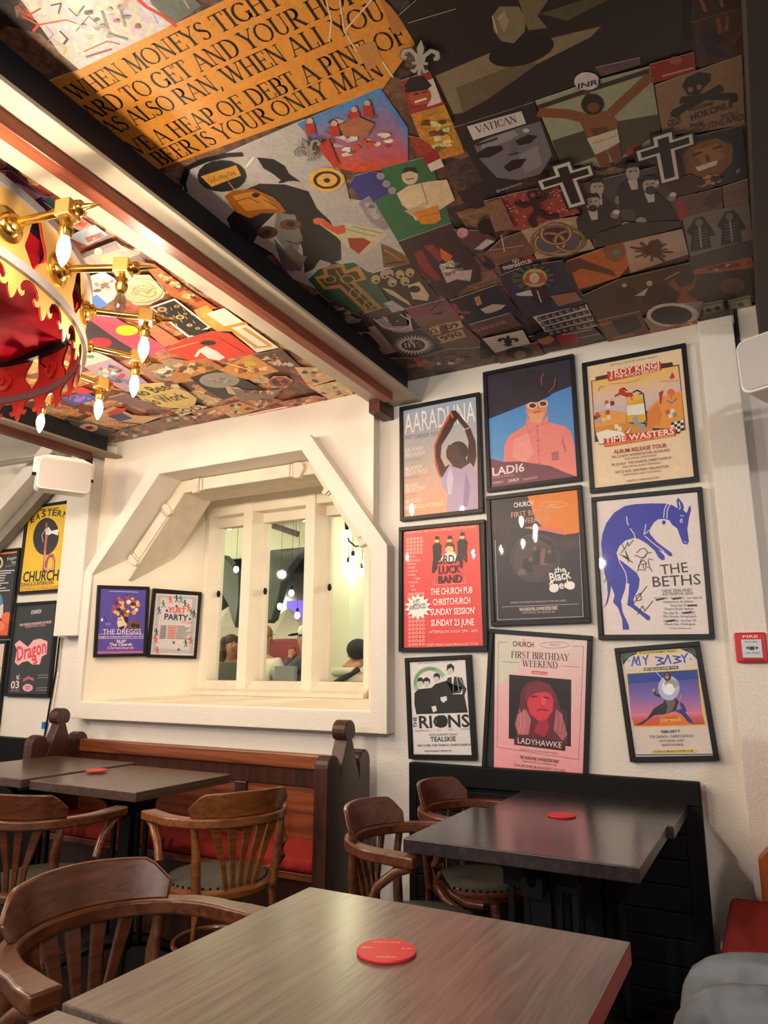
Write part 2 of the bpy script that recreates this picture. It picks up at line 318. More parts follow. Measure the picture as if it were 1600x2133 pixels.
cb = MB(); cb.tube([(-3.90, 3.015, 1.41), (-3.905, 3.015, 1.2), (-3.93, 3.015, 1.0), (-3.95, 3.015, 0.80), (-3.96, 3.015, 0.3)], 0.006, 6); cbo = cb.build('cable', M_black, smooth=True); MB().box(-3.972, -3.945, 3.004, 3.022, .86, .90).build('tape', mat('blue_tape', '#1f6fc0', .6), cbo); tag(cbo, 'black cable hanging down the wall below the pilaster', 'cable')
cb2 = MB(); cb2.tube([(-3.885, 3.018, 1.41), (-3.885, 3.018, 1.2), (-3.905, 3.018, 1.0), (-3.92, 3.018, 0.80), (-3.93, 3.018, 0.3)], 0.005, 6); tag(cb2.build('cable', M_trim, smooth=True), 'white cable beside the black one, below the pilaster', 'cable')
# ------------------------------------------------------------------ prints: outlines in millimetres on each sheet
ART = """@P|framed poster of a woman with arms raised overhead against a pale sky|wall|-1305.3 2212.8 0.0032|425.4 583.5
g 3 159 176 200 196 182 176 242 165 122 -195 271 389 4 -7 -548 -387 -6
t 244 239 236 -187.4 149.6 186 153.3 103.7 - AARADHNA
t 85 86 106 -187.7 117.2 -6.3 113.2 21.2 - SWEET SURRENDER TOUR
t 246 239 232 -188.2 51.5 -87 51.9 21 - SUN 19 NOV
t 246 239 232 -188.3 26.8 -81 26.6 21 - THE CHURCH
t 141 127 128 -188.5 4 -95.4 3.1 12.3 - CHRISTCHURCH
t 246 239 232 -188.9 -43.7 -91.5 -41 20.8 - FRI 24 NOV
t 246 239 232 -189 -66.2 -68.8 -63.9 20.7 - OLD ST PAULS
t 141 127 128 -189.2 -86.3 -111.3 -84.2 12.1 - WELLINGTON
t 251 233 218 -187.6 -131.3 -109.9 -126.4 20.5 - FRI 8 DEC
t 251 233 218 -189.7 -152.8 -77.1 -148.3 20.5 - THE FACTORY
t 185 138 117 -187.9 -171.1 -129.6 -167.1 10.8 - TAURANGA
t 253 230 210 -190.1 -208 -101.3 -204.8 20.3 - SAT 9 DEC
t 253 230 210 -194.8 -237.4 12 -236.1 20.3 - HOLLYWOOD AVONDALE
t 185 138 117 -188.5 -255.9 -124.2 -253.7 10.7 - AUCKLAND
p 201 83 44 57 217 14 -3 -34 -73 -47 -78 -1 -60 16 -68 3 -39 -13 11 -21 62 -3 97 38 80
p 67 35 29 60 198 34 -12 -39 -66 -45 -60 -6 -59 23 -51 25 11 -10 -25 -29 -43 -15 31 -19 81 1 60 38 73
p 75 43 38 79 201 25 0 56 -80 23 -69 3 -71 -13 -51 -36 20 12 107 -20 69
p 58 29 24 56 199 8 26 22 0 20 -26 -19 -30 -24 1
l 239 106 60 7.9 61 216 11 -26
l 240 216 208 3.8 123 118 31 7
p 59 43 44 146 10 -5 -18 -11 -15 -16 -8 -19 -1 -19 6 -16 13 -11 18 -3 20 4 19 11 14 17 8 19 1 19 -6 16 -14 10 -17
p 82 55 49 45 55 52 1 11 -70 -20 -35 -30 10 -24 36 -1 30
p 74 47 43 71 -26 55 15 28 -51 -48 -16 -48 24
p 183 163 194 6 -106 43 62 57 -28 49 25 28 -45 3 -181 -158 3 10 83 -26 38
p 211 195 220 52 -53 17 -56 -14 -80 -16 2 -7 71
p 156 134 173 130 -87 22 -79 -15 -90 -24 0 9 94
l 46 34 38 4.5 42 25 17 3
l 46 34 38 3.8 43 -8 22 -6
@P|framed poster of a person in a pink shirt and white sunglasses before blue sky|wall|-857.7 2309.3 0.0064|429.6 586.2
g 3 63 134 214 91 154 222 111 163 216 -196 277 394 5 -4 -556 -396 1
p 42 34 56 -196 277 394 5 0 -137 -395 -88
p 36 29 38 128 162 -9 -27 -24 -20 -34 -10 -41 2 -40 14 -34 23 -22 29 -7 31 9 27 25 21 36 9 41 -3 40 -14 33 -24 21 -28
p 31 26 34 140 176 -5 -20 -11 -15 -15 -9 -18 -1 -18 8 -14 15 -9 19 -3 22 5 21 11 15 16 9 18 1 17 -8 14 -15 9 -20
p 42 34 38 74 120 -6 -12 -15 -8 -22 -4 -25 2 -26 8 -21 11 -14 14 -5 15 6 12 15 9 23 3 25 -2 26 -8 21 -12 13 -14
l 192 80 58 4.2 63 175 -2 35 13 18
l 192 80 58 3.6 127 196 -10 -38 -26 -24
p 240 143 102 -17 97 103 3 -8 -61 -27 -44 -44 14 -20 41
p 245 168 126 -10 55 79 -14 -21 -48 -41 7
p 244 205 198 37 81 -2 -6 -6 -5 -7 -2 -9 0 -9 3 -7 5 -5 7 -2 7 2 6 6 4 8 3 9 -1 8 -3 8 -5 4 -6
p 244 205 198 86 81 -2 -6 -5 -5 -7 -2 -9 0 -8 3 -7 5 -4 6 -2 7 2 6 5 5 8 2 8 0 8 -3 7 -5 5 -6
p 74 50 48 31 82 -1 -4 -4 -3 -5 -1 -6 0 -6 2 -5 3 -4 4 -1 5 2 4 3 3 6 1 6 0 6 -2 5 -3 3 -5
p 74 50 48 79 82 -1 -4 -3 -3 -6 -1 -5 0 -6 2 -5 3 -3 5 -1 4 1 4 4 3 5 1 6 0 6 -2 4 -3 3 -4
l 168 80 60 5.4 17 50 34 1
l 201 105 76 3.6 38 78 6 -16
p 244 141 134 -14 38 26 -33 38 -13 33 38 0 -37 71 -29 27 -33 11 -62 2 -143 -67 2 -85 3 -132 0 -45 97 11 90 22 43 83 38
p 247 164 155 -80 -60 68 17 23 -100 -46 -38 -55 36
p 217 109 108 143 -85 15 -69 -9 -9 -12 57
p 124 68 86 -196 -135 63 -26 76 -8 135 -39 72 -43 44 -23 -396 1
p 58 42 58 35 -17 -1 -3 -3 -1 -3 2 -1 3 2 2 2 1 3 -1
p 58 42 58 35 -38 -1 -3 -3 0 -2 1 -1 3 1 3 3 1 2 -2
p 58 42 58 36 -84 -2 -3 -2 -1 -3 2 -1 3 1 2 3 1 3 -1
p 58 42 58 36 -133 -1 -2 -3 -1 -3 1 -1 3 2 3 2 1 3 -2
p 58 42 58 36 -191 -1 -3 -3 0 -2 1 -1 3 1 3 3 0 2 -1
l 215 116 114 2.9 31 -16 1 -186
l 215 116 114 3.6 -16 -2 9 -42 38 30
l 215 116 114 3.5 83 -7 -30 -7
p 181 108 112 89 -149 32 1 1 -39 -32 -1
t 248 226 224 -187.3 -219.4 -36.1 -217.2 37.6 b LADI6
t 217 180 182 -187.8 -230.7 -88.1 -232.6 8 - ALBUM RELEASE TOUR WITH SPECIAL GUESTS
t 233 207 208 -188.9 -259 -134.5 -258.6 10.2 - NOVEMBER 11
t 240 220 220 -114.7 -260.1 -64.1 -258.2 13.4 b CHURCH
t 233 207 208 -44.8 -260.7 20 -258.1 9.9 - CHRISTCHURCH
@P|framed cream poster with an orange fantasy landscape, red horse and red title plates|wall|-395.9 2254.5 0.0029|428.4 592.9
p 243 216 180 -194 278 395 2 0 -559 -398 1
t 58 42 34 -96.4 260.8 99.2 258.9 8.3 - 95BFM & ECCLES ENTERTAINMENT PRESENT
p 74 45 34 -180 209 19 -1 1 15 274 5 43 -3 0 -15 24 0 1 -287 -18 -1 -4 -11 -324 0 0 15 -18 0
g 3 248 200 92 233 201 184 207 192 204 -176 205 353 0 2 -188 -357 31
p 239 165 78 -106 58 63 -22 -5 -75 -129 16 -1 49
p 240 160 68 45 41 50 34 49 17 36 -1 -2 -162 -93 16 -51 13
p 227 134 58 39 21 45 35 15 -45 -13 -51 -48 -8
p 217 150 62 -176 -7 130 0 103 -44 -1 -15 -229 20
p 247 238 224 -175 -34 48 8 68 -22 8 -28 -110 -10
p 228 181 60 -39 89 69 4 5 -114 -79 14
p 244 240 230 -38 67 70 -2 -1 -48 -72 7
l 31 20 22 4.9 -38 100 69 11 5 -121 -15 -14
p 242 192 74 -38 111 50 1 17 -25 -59 -10
p 197 48 44 -64 149 17 2 8 -24 27 -5 2 -19 -28 3 -24 15 -25 -7 3 11 15 5
l 26 16 18 5.5 -47 150 14 -16
l 26 16 18 6.5 -10 122 18 6 16 -13
l 197 48 44 3.8 -18 104 3 -19
p 197 48 44 93 102 19 7 -14 -61 -5 1
p 240 122 44 155 90 -2 -5 -4 -5 -5 -2 -5 -1 -6 3 -4 4 -3 6 -1 6 2 6 3 4 5 3 6 0 6 -2 4 -5 3 -5
l 85 50 44 2.1 139 77 -1 -21
p 217 154 160 157 50 -2 -3 -4 -2 -5 -1 -6 0 -7 2 -5 3 -3 4 -1 3 1 4 4 2 6 1 6 0 6 -2 6 -3 3 -4
l 58 36 36 2.6 122 59 18 -13 20 17
p 201 71 44 139 157 12 25 10 -24 -13 -9
l 106 90 88 1.7 -98 177 70 -8 54 6
l 106 90 88 1.6 101 149 70 -10
l 227 134 58 4.5 -153 155 9 17 18 1
l 243 194 90 2.8 -148 153 7 13 14 1
p 184 82 76 -128 106 17 -1 0 -19 -17 0
p 232 182 168 -114 108 17 0 1 -19 -18 0
p 240 228 212 -123 91 17 -1 0 -19 -17 0
p 122 48 48 -106 99 17 -1 0 -19 -17 0
p 208 96 74 112 19 16 0 0 -19 -16 0
p 242 228 208 131 21 15 0 0 -19 -15 0
p 242 228 208 122 1 16 0 0 -18 -16 -1
p 138 160 112 139 4 15 0 0 -19 -16 0
p 210 60 48 -172 58 17 0 1 -19 -18 -1
p 232 180 60 -151 60 17 0 0 -19 -17 -1
p 210 60 48 -128 62 17 -1 0 -19 -17 0
p 169 176 216 -169 30 18 0 0 -19 -17 -1
p 242 210 122 -146 32 18 -1 0 -19 -17 0
p 239 217 176 -125 36 17 0 0 -19 -17 0
p 243 231 212 -96 -9 17 -1 1 -18 -17 -1
p 243 231 212 -84 -22 17 0 0 -19 -17 -1
p 154 166 188 -21 5 16 13 7 -33 28 -15 -7 -26 -14 3 -3 19 -23 17
p 215 84 60 -64 -52 41 30 -12 -35
p 246 227 200 -52 -54 28 30 -16 -32
p 17 16 19 103 -63 12 1 0 -11 -12 -1
p 17 16 19 114 -73 12 1 0 -11 -12 -2
p 17 16 19 129 -38 12 1 0 -11 -12 -2
p 243 234 219 128 -49 12 1 0 -12 -12 -1
p 17 16 19 127 -61 12 1 0 -11 -12 -1
p 243 234 219 126 -72 12 1 0 -11 -12 -1
p 243 234 219 141 -37 12 1 0 -11 -12 -1
p 17 16 19 140 -48 12 1 0 -12 -12 -1
p 243 234 219 139 -60 12 2 0 -12 -12 -1
p 17 16 19 138 -71 12 1 0 -11 -12 -1
p 17 16 19 153 -36 12 1 0 -11 -12 -1
p 243 234 219 152 -47 12 1 0 -11 -12 -2
p 17 16 19 151 -58 12 1 0 -12 -12 -1
p 243 234 219 150 -70 12 1 0 -11 -12 -1
p 243 234 219 165 -35 12 1 0 -11 -12 -1
p 17 16 19 164 -46 12 1 0 -11 -12 -1
p 243 234 219 163 -57 12 1 0 -12 -12 -1
p 17 16 19 162 -69 12 2 0 -12 -12 -1
p 210 60 46 -110 236 9 3 209 -1 4 -8 -3 -33 -211 -7 -7 7
t 253 240 220 -102.7 212.8 103.2 212.2 26.5 b TROY KINGI
t 253 240 220 -100.6 197.9 104.7 195.6 13.2 b & THE ROOM SERVICE
p 210 60 46 -143 -61 283 -1 5 -6 -3 -30 -281 -5 -5 7
t 253 240 220 -139.2 -86.2 138 -87.3 24.6 b TIME WASTERS
t 246 198 76 -138.5 -98.6 138 -98.2 9 b SOUNDTRACK TO CURRENT DAY MEANDERINGS
t 176 58 48 -107.3 -138 105.1 -139.6 16.9 b ALBUM RELEASE TOUR
t 74 58 48 -117 -157.3 115.5 -158.6 11.6 - THU 23 NOV  POWERSTATION, AUCKLAND
t 138 58 48 -64.9 -171 62.5 -171.5 7.8 - WITH SPECIAL GUEST HUDGE
t 74 58 48 -118.8 -191 117.4 -191.7 11.5 - FRI 24 NOV  THE CHURCH, CHRISTCHURCH
t 138 58 48 -77.5 -205 75.7 -205.3 7.8 - WITH SPECIAL GUESTS CRAIGSLIST
t 74 58 48 -106.3 -225.3 104.5 -226.6 11.5 - SAT 25 NOV  SAN FRAN, WELLINGTON
t 138 58 48 -75.1 -238.8 73.9 -239.8 7.8 - WITH SPECIAL GUEST DAN AKIDO
t 58 42 34 -63.5 -267.4 63.4 -267 7.7 - TICKETS AT TROYKINGI.COM
@P|framed red gig poster with a white starburst and a four-man band on top|wall|-1306.3 1594.3 -0.0043|436.5 589.3
g 3 240 87 78 240 74 76 232 70 74 -195 272 383 8 7 -549 -387 -9
t 247 201 192 -179.1 259.9 171.9 260.5 11.1 - PLAYING ALL THE CLASSIC EXPONENTS HITS & MORE
l 247 216 200 2.6 -168 234 -2 -4 -5 0 -4 3 0 5 4 2 5 -1 2 -5
l 247 216 200 2.6 -150 234 -2 -4 -5 -1 -4 4 0 5 4 2 5 -1 2 -5
l 247 216 200 2.6 -132 234 -2 -4 -5 -1 -4 4 0 4 4 3 5 -1 2 -5
l 247 216 200 2.6 -114 234 -2 -4 -5 -1 -4 3 0 5 4 3 5 -2 2 -4
l 247 216 200 2.6 -96 234 -2 -4 -5 -1 -4 3 0 5 4 3 5 -2 2 -4
l 247 216 200 2.6 -168 217 -2 -4 -5 0 -4 3 0 5 4 2 5 -1 2 -5
l 247 216 200 2.6 -150 217 -2 -4 -5 -1 -4 4 0 4 4 3 5 -1 2 -5
l 247 216 200 2.6 -132 217 -2 -4 -5 -1 -4 4 0 4 4 3 5 -2 2 -4
l 247 216 200 2.6 -114 217 -2 -4 -5 -1 -4 3 0 5 4 3 5 -2 2 -4
l 247 216 200 2.6 -96 217 -2 -4 -5 -1 -4 3 0 5 4 3 5 -2 2 -4
l 247 216 200 2.6 -168 200 -2 -4 -5 -1 -4 4 0 4 4 3 5 -1 2 -5
l 247 216 200 2.6 -150 200 -2 -4 -5 -1 -4 4 0 4 4 3 5 -1 2 -5
l 247 216 200 2.6 -132 200 -2 -4 -5 -1 -4 3 0 5 4 3 5 -2 2 -4
l 247 216 200 2.6 -114 200 -2 -4 -5 -1 -4 3 0 5 4 3 5 -2 2 -4
l 247 216 200 2.6 -96 200 -2 -4 -5 -1 -4 3 0 5 4 3 5 -2 2 -4
l 247 216 200 2.6 -168 183 -2 -4 -5 -1 -4 4 0 4 4 3 5 -1 2 -5
l 247 216 200 2.6 -150 183 -2 -4 -5 -1 -4 4 0 4 4 3 5 -1 2 -5
l 247 216 200 2.6 -132 183 -2 -4 -5 -1 -4 3 0 5 4 3 5 -2 2 -4
l 247 216 200 2.6 -114 183 -2 -4 -5 -1 -4 3 0 5 4 3 5 -2 2 -4
l 247 216 200 2.6 -96 183 -2 -4 -5 -1 -4 3 0 5 4 3 5 -2 2 -4
l 247 216 200 2.6 -168 166 -2 -4 -5 -1 -4 4 0 4 4 3 5 -1 2 -5
l 247 216 200 2.6 -150 166 -2 -4 -5 -1 -4 4 0 4 4 3 5 -1 2 -5
l 247 216 200 2.6 -132 166 -2 -4 -5 -1 -4 4 0 4 4 3 5 -2 2 -4
l 247 216 200 2.6 -114 166 -2 -4 -5 -1 -4 3 0 5 4 3 5 -2 2 -4
l 247 216 200 2.6 -96 166 -2 -4 -5 -1 -4 3 0 5 4 3 5 -2 2 -4
l 247 216 200 2.5 -159 -30 -3 -4 -5 -1 -4 3 0 5 4 3 5 -2 3 -4
l 247 216 200 2.5 -142 -29 -2 -4 -5 -1 -4 3 0 4 4 3 5 -1 2 -4
l 247 216 200 2.5 -124 -29 -2 -4 -5 -1 -4 3 0 5 4 3 5 -2 2 -4
l 247 216 200 2.5 -106 -28 -3 -5 -5 0 -4 3 0 4 4 3 5 -1 3 -4
l 247 216 200 2.5 -89 -28 -2 -4 -5 -1 -4 3 0 5 4 2 5 -1 2 -4
l 247 216 200 2.5 -159 -48 -3 -4 -5 0 -4 3 0 4 4 3 5 -1 3 -5
l 247 216 200 2.5 -142 -47 -2 -4 -5 -1 -4 3 0 5 4 2 5 -1 2 -4
l 247 216 200 2.5 -124 -47 -2 -4 -5 0 -4 3 0 4 4 3 5 -1 2 -5
l 247 216 200 2.5 -106 -46 -3 -4 -5 -1 -4 3 0 5 4 2 5 -1 3 -4
l 247 216 200 2.5 -89 -46 -2 -4 -5 0 -4 3 0 4 4 3 5 -1 2 -5
l 247 216 200 2.5 -156 -138 -3 -4 -5 -1 -4 3 0 5 4 2 5 -1 3 -4
l 247 216 200 2.5 -139 -138 -2 -4 -5 -1 -4 3 0 5 4 2 5 -1 2 -4
l 247 216 200 2.5 -121 -138 -2 -4 -5 -1 -4 3 0 5 4 3 5 -2 2 -4
l 247 216 200 2.5 -104 -138 -2 -4 -5 -1 -4 3 0 5 4 3 5 -2 2 -4
l 247 216 200 2.4 -86 -138 -3 -4 -4 0 -4 2 0 5 4 3 4 -1 3 -5
l 247 216 200 2.5 -156 -156 -3 -4 -5 -1 -4 3 0 4 4 3 5 -1 3 -4
l 247 216 200 2.5 -139 -156 -2 -4 -5 -1 -4 3 0 5 4 2 5 -1 2 -4
l 247 216 200 2.5 -121 -156 -2 -4 -5 -1 -4 3 0 5 4 3 5 -2 2 -4
l 247 216 200 2.4 -104 -156 -2 -4 -5 -1 -4 3 0 5 4 3 5 -1 2 -5
l 247 216 200 2.4 -87 -155 -2 -4 -5 -1 -3 3 0 4 3 3 5 -1 2 -4
l 247 216 200 2.5 -156 -174 -3 -4 -5 -1 -4 3 0 4 4 3 5 -1 3 -4
l 247 216 200 2.5 -139 -174 -2 -4 -5 -1 -4 3 0 5 4 2 5 -1 2 -4
l 247 216 200 2.4 -121 -174 -3 -4 -4 -1 -4 3 0 5 4 3 4 -2 3 -4
l 247 216 200 2.4 -104 -173 -2 -5 -5 0 -4 2 0 5 4 3 5 -1 2 -4
l 247 216 200 2.4 -87 -173 -2 -4 -5 -1 -4 3 0 4 4 3 5 -1 2 -4
l 247 216 200 2.5 -156 -192 -3 -4 -5 -1 -4 3 0 4 4 3 5 -1 3 -4
l 247 216 200 2.5 -139 -192 -2 -4 -5 -1 -4 3 0 5 4 2 5 -1 2 -4
l 247 216 200 2.4 -121 -192 -3 -4 -5 -1 -3 3 0 5 3 3 5 -1 3 -5
l 247 216 200 2.4 -104 -191 -2 -4 -5 -1 -4 3 0 4 4 3 5 -1 2 -4
l 247 216 200 2.4 -87 -191 -2 -4 -5 -1 -4 3 0 4 4 3 5 -1 2 -4
l 247 216 200 2.5 -156 -210 -3 -4 -5 -1 -4 3 0 4 4 3 5 -1 3 -4
l 247 216 200 2.4 -139 -210 -2 -4 -5 -1 -4 3 0 5 4 2 5 -1 2 -4
l 247 216 200 2.4 -121 -209 -3 -4 -5 -1 -4 2 0 5 4 3 5 -1 3 -4
l 247 216 200 2.4 -104 -209 -2 -4 -5 -1 -4 3 0 4 4 3 5 -1 2 -4
l 247 216 200 2.4 -87 -209 -2 -4 -5 -1 -4 3 0 5 4 2 5 -1 2 -4
l 247 216 200 2.4 -157 -228 -2 -4 -5 -1 -4 3 0 4 4 3 5 -1 2 -4
l 247 216 200 2.4 -139 -228 -2 -4 -5 -1 -4 3 0 5 4 3 5 -2 2 -4
l 247 216 200 2.4 -122 -227 -2 -4 -5 -1 -4 3 0 4 4 3 5 -1 2 -4
l 247 216 200 2.4 -104 -227 -2 -4 -5 -1 -4 3 0 4 4 3 5 -1 2 -4
l 247 216 200 2.4 -87 -227 -2 -4 -5 -1 -4 3 0 5 4 3 5 -2 2 -4
l 247 216 200 2.4 -157 -246 -2 -4 -5 -1 -4 3 0 5 4 2 5 -1 2 -4
l 247 216 200 2.4 -139 -245 -2 -4 -5 -1 -4 2 0 5 4 3 5 -1 2 -4
l 247 216 200 2.4 -122 -245 -2 -4 -5 -1 -4 3 0 4 4 3 5 -1 2 -4
l 247 216 200 2.4 -104 -245 -3 -4 -4 -1 -4 3 0 5 4 2 5 -1 2 -4
l 247 216 200 2.4 -87 -244 -2 -4 -5 -1 -4 3 0 4 4 3 5 -1 2 -4
l 247 216 200 2.4 -157 -264 -2 -4 -5 -1 -4 3 0 5 4 3 5 -2 2 -4
l 247 216 200 2.4 -139 -263 -2 -4 -5 -1 -4 3 0 4 4 3 5 -1 2 -4
l 247 216 200 2.4 -122 -263 -2 -4 -5 -1 -4 3 0 5 4 2 5 -1 2 -4
l 247 216 200 2.4 -104 -262 -3 -4 -4 -1 -4 3 0 4 4 3 4 -1 3 -4
l 247 216 200 2.4 -87 -262 -2 -4 -5 -1 -4 3 0 4 4 3 5 -1 2 -4
t 251 227 216 -176.5 143.7 -129.9 143 9.7 - WHO
t 251 227 216 -176.5 126.1 -106.9 124.1 9.7 - LOVES
t 251 227 216 -175.1 108.5 -128.7 108.1 9.7 - WHO
t 251 227 216 -173.8 90.9 -134 91 9.6 - THE
t 251 227 216 -173.8 73.5 -120.9 72.9 9.6 - MOST
t 251 227 216 -172.5 56 -132.8 56.3 9.6 - WIN
t 251 227 216 -142.1 37.1 -104.1 37.5 9.5 - TER
t 251 227 216 -172.6 21.3 -116.6 21 9.6 - TOUR
t 251 227 216 -162 3.5 -139.6 4.9 9.5 - 20
t 251 227 216 -152.1 -14.1 -129.8 -12.7 9.5 - 24
p 232 201 138 -8 216 -1 -6 -2 -5 -5 -3 -5 -1 -4 2 -5 4 -2 5 -1 6 1 6 3 5 4 3 5 0 5 -1 4 -4 3 -5
p 30 22 24 -43 192 13 14 22 -2 10 -13 -6 -68 -35 -3
p 30 22 24 -32 220 5 17 16 -1 4 -16
p 232 201 138 56 213 -1 -6 -3 -5 -4 -3 -5 -1 -5 2 -4 3 -2 6 -1 6 1 6 3 4 4 3 5 1 4 -1 5 -4 2 -5
p 30 22 24 23 189 11 14 22 -2 7 -12 -6 -68 -30 -4
p 30 22 24 32 216 5 18 16 -1 3 -16
p 232 201 138 119 224 -1 -6 -3 -5 -4 -3 -5 -1 -5 2 -4 4 -2 5 -1 6 1 6 3 4 4 3 5 1 4 -1 4 -4 3 -5
p 30 22 24 81 200 16 14 22 -2 12 -13 -7 -66 -39 -4
p 30 22 24 95 227 6 18 14 -2 4 -15
p 30 22 24 -41 129 23 4 -4 -47 -19 -23 -7 4
p 30 22 24 90 161 18 -1 -4 -81 -10 0
p 232 201 138 64 170 -2 -9 -4 -8 -7 -5 -9 -1 -8 2 -7 6 -4 9 -2 9 2 10 5 7 7 5 8 2 8 -3 7 -6 5 -8
p 90 58 34 19 172 5 27 19 6 22 -12 3 -36 -9 24 -25 5
p 242 236 230 11 143 22 13 32 1 15 -18 -4 -29 -62 3
t 43 35 38 -38.9 104.9 126.9 103.4 39.2 b JORDAN
t 43 35 38 -13.8 58.7 95.3 59.6 35.3 b LUCK
t 43 35 38 -15.5 14.3 102.5 14.3 35.1 b BAND
l 245 196 188 1.9 -32 43 -3 -35 156 2 -3 28
t 253 243 238 -54.3 -37.6 153.2 -37.1 29.2 b THE CHURCH PUB
t 253 243 238 -42.6 -85.1 141.4 -84.1 29 b CHRISTCHURCH
t 253 243 238 -58.9 -130.8 164.4 -129.7 28.9 b 'SUNDAY SESSION'
t 253 243 238 -52.9 -179.7 157.3 -179.7 28.7 b SUNDAY 23 JUNE
t 251 227 216 -63.3 -212.7 170.8 -212 12.6 - AFTERNOON SHOW 2PM - 6PM
t 251 227 216 -79 -271.7 175.4 -268.1 11.4 - TICKETS FROM CHURCHPUB.FLICKET.CO.NZ
p 251 246 242 -72 -92 21 -14 -25 -4 11 -20 -25 6 1 -22 -20 15 -10 -21 -11 21 -20 -14 1 23 -25 -5 12 20 -26 5 21 14 -21 14 26 4 -12 21 25 -7 0 23 19 -16 11 21 11 -21 20 14 -1 -23 25 4 -12 -19 25 -6
t 43 35 38 -143.8 -83.4 -108.6 -78.8 24.5 b JUST
t 43 35 38 -163.5 -105.1 -77.8 -96.1 22.2 b ANNOUNCED
@P|framed near-black poster with an orange corner and bubbly white lettering|wall|-857.7 1701.9 0.0091|431 586.8
p 34 28 40 -197 274 393 1 -10 -546 -386 -5
p 240 135 44 -24 274 220 1 -2 -188 -67 -3 -2 25 -74 2 -42 49
p 232 116 106 -50 132 52 4 123 -27 1 -25 -81 25
p 56 48 60 104 -15 -7 -32 -17 -27 -25 -21 -30 -13 -34 -3 -33 7 -30 17 -23 25 -15 31 -4 33 7 33 18 28 26 22 31 12 34 2 34 -8 29 -18 22 -26 13 -30
p 74 58 64 79 -19 -6 -26 -14 -23 -21 -18 -26 -11 -28 -2 -29 6 -25 14 -20 21 -12 26 -3 28 6 27 14 24 22 18 27 11 29 1 28 -7 25 -15 19 -21 11 -25
p 28 24 32 -67 -66 7 46 11 14 21 -1 11 -17 0 -45
p 36 28 34 -16 -36 8 62 7 20 13 -1 5 -21 0 -63
p 138 90 76 15 -38 7 53 7 17 13 -1 5 -18 1 -54
p 42 32 38 34 -32 8 49 11 16 20 -2 10 -17 1 -49
p 106 90 92 -86 -75 6 20 8 6 15 -1 8 -7 3 -21
p 122 84 72 -17 -11 -2 -6 -5 -4 -5 0 -4 5 -2 6 2 7 5 3 6 0 4 -4
p 122 84 72 6 34 -2 -6 -4 -4 -6 1 -4 4 -2 7 2 6 5 4 6 -1 4 -4
p 122 84 72 44 23 -3 -7 -4 -3 -6 0 -4 5 -1 6 2 7 5 3 5 0 4 -5
p 122 84 72 68 15 -2 -6 -5 -4 -5 1 -4 4 -2 7 2 6 5 4 5 -1 5 -4
p 21 17 26 10 87 60 -22 31 -31 -6 -16 -37 26
l 90 74 82 2.2 104 -15 -4 -22 -9 -21 -12 -18 -17 -15 -20 -11 -22 -7 -23 -2 -23 3 -23 7 -20 12 -18 16 -13 19 -9 22 -5 23 2 23 6 22 11 20 16 17 19 13 21 9 24 4 23 -1 23 -6 22 -10 18 -15 15 -18 11 -20 6 -22 1 -22
t 242 230 226 -89.7 228.4 0.8 228.4 21.9 b CHURCH
t 217 165 140 -102.4 182.4 117 186.9 25.3 - FIRST BIRTHDAY
t 217 165 140 -60.4 151.6 75.4 154.4 22.7 - WEEKEND
l 247 216 180 1.7 150 215 -2 -3 -7 -2 -10 -2 -13 0 -15 0 -16 2 -16 3 -15 3 -11 3 -9 4 -4 4 0 3 5 3 8 2 13 1 14 0 16 -1 16 -2 15 -3 13 -4 10 -4 6 -3 2 -4
t 247 216 180 70.6 216.9 112.2 217.8 7.9 - PRESENTS
t 246 242 238 78.4 -76.3 124.9 -75.2 22.7 b the
t 246 242 238 57.1 -115 147.6 -103.6 38.3 b Black
t 246 242 238 52.4 -149.8 152 -143.3 34.2 b Seeds
p 246 242 238 91 -144 -2 -7 -5 -5 -7 -4 -8 -1 -8 2 -6 4 -4 6 -1 7 2 7 4 6 7 4 8 1 8 -2 6 -5 4 -6
p 246 242 238 160 -136 -2 -7 -4 -6 -7 -3 -8 -1 -7 2 -7 4 -4 6 -1 7 2 7 5 6 7 3 7 1 8 -2 6 -4 4 -6
l 216 208 212 1.8 -183 88 -2 -354 371 -1 7 348
l 207 199 204 1.7 -165 -211 336 -3
t 207 199 204 -123 -198.6 118.2 -200.8 7.7 - SUPPORT FROM LEIGHTON FAIRLIE, DON STYLES AND JUMBO
t 242 216 208 -86 -233 82.1 -233 14.1 b THE CHURCH PUB, 124 WORCESTER STREET
t 207 199 204 -74.2 -244.4 69.6 -245.2 7.6 - CHRISTCHURCH, NEW ZEALAND, 2024
@P|framed white poster with a bent blue dog and black hand-lettered title|wall|-392.7 1636.8 -0.0101|432.2 595.2
p 233 222 219 -203 282 405 -2 0 -562 -395 4
p 44 52 174 -82 249 43 4 62 -3 53 -6 27 -10 17 -14 -2 32 7 12 15 -24 4 -16 -3 -13 11 -14 10 25 7 5 0 -20 -9 -27 -10 -47 2 -51 -8 -12 -15 6 -7 26 -9 36 -18 17 -10 19 -18 7 -22 1 -18 -12 -15 -22 -5 -21 24 -36 32 -30 22 -20 3 -13 -11 0 -19 18 -21 11 20 -24 2 -16 -12 -4 -12 12 -13 29 -27 30 -29 21 -18 7 -36 -8 -26 -22 -13 -28 7 -24 39 -35 29 -28 10 -25 -7 -37 -22 -41 1 -23 31 -28 27 -21 -1 -15 -11 0 -29 28 -29 25 -15 10 8 43 5 42 -12 5 -6 -28 -18 -45 4 -46 20 -51 2 -19 -26 0 0 42 -13 46 -19 24 8 28 -11 37 -7 -32 -11 -37 -22 -25 15 25 9 37 -1 57 -8 28 -5 63 -2 62 8 43 17 43 35 43
l 233 222 219 3.6 81 242 -11 -23 -5 -33
l 233 222 219 3.6 92 239 -12 -26 -3 -31
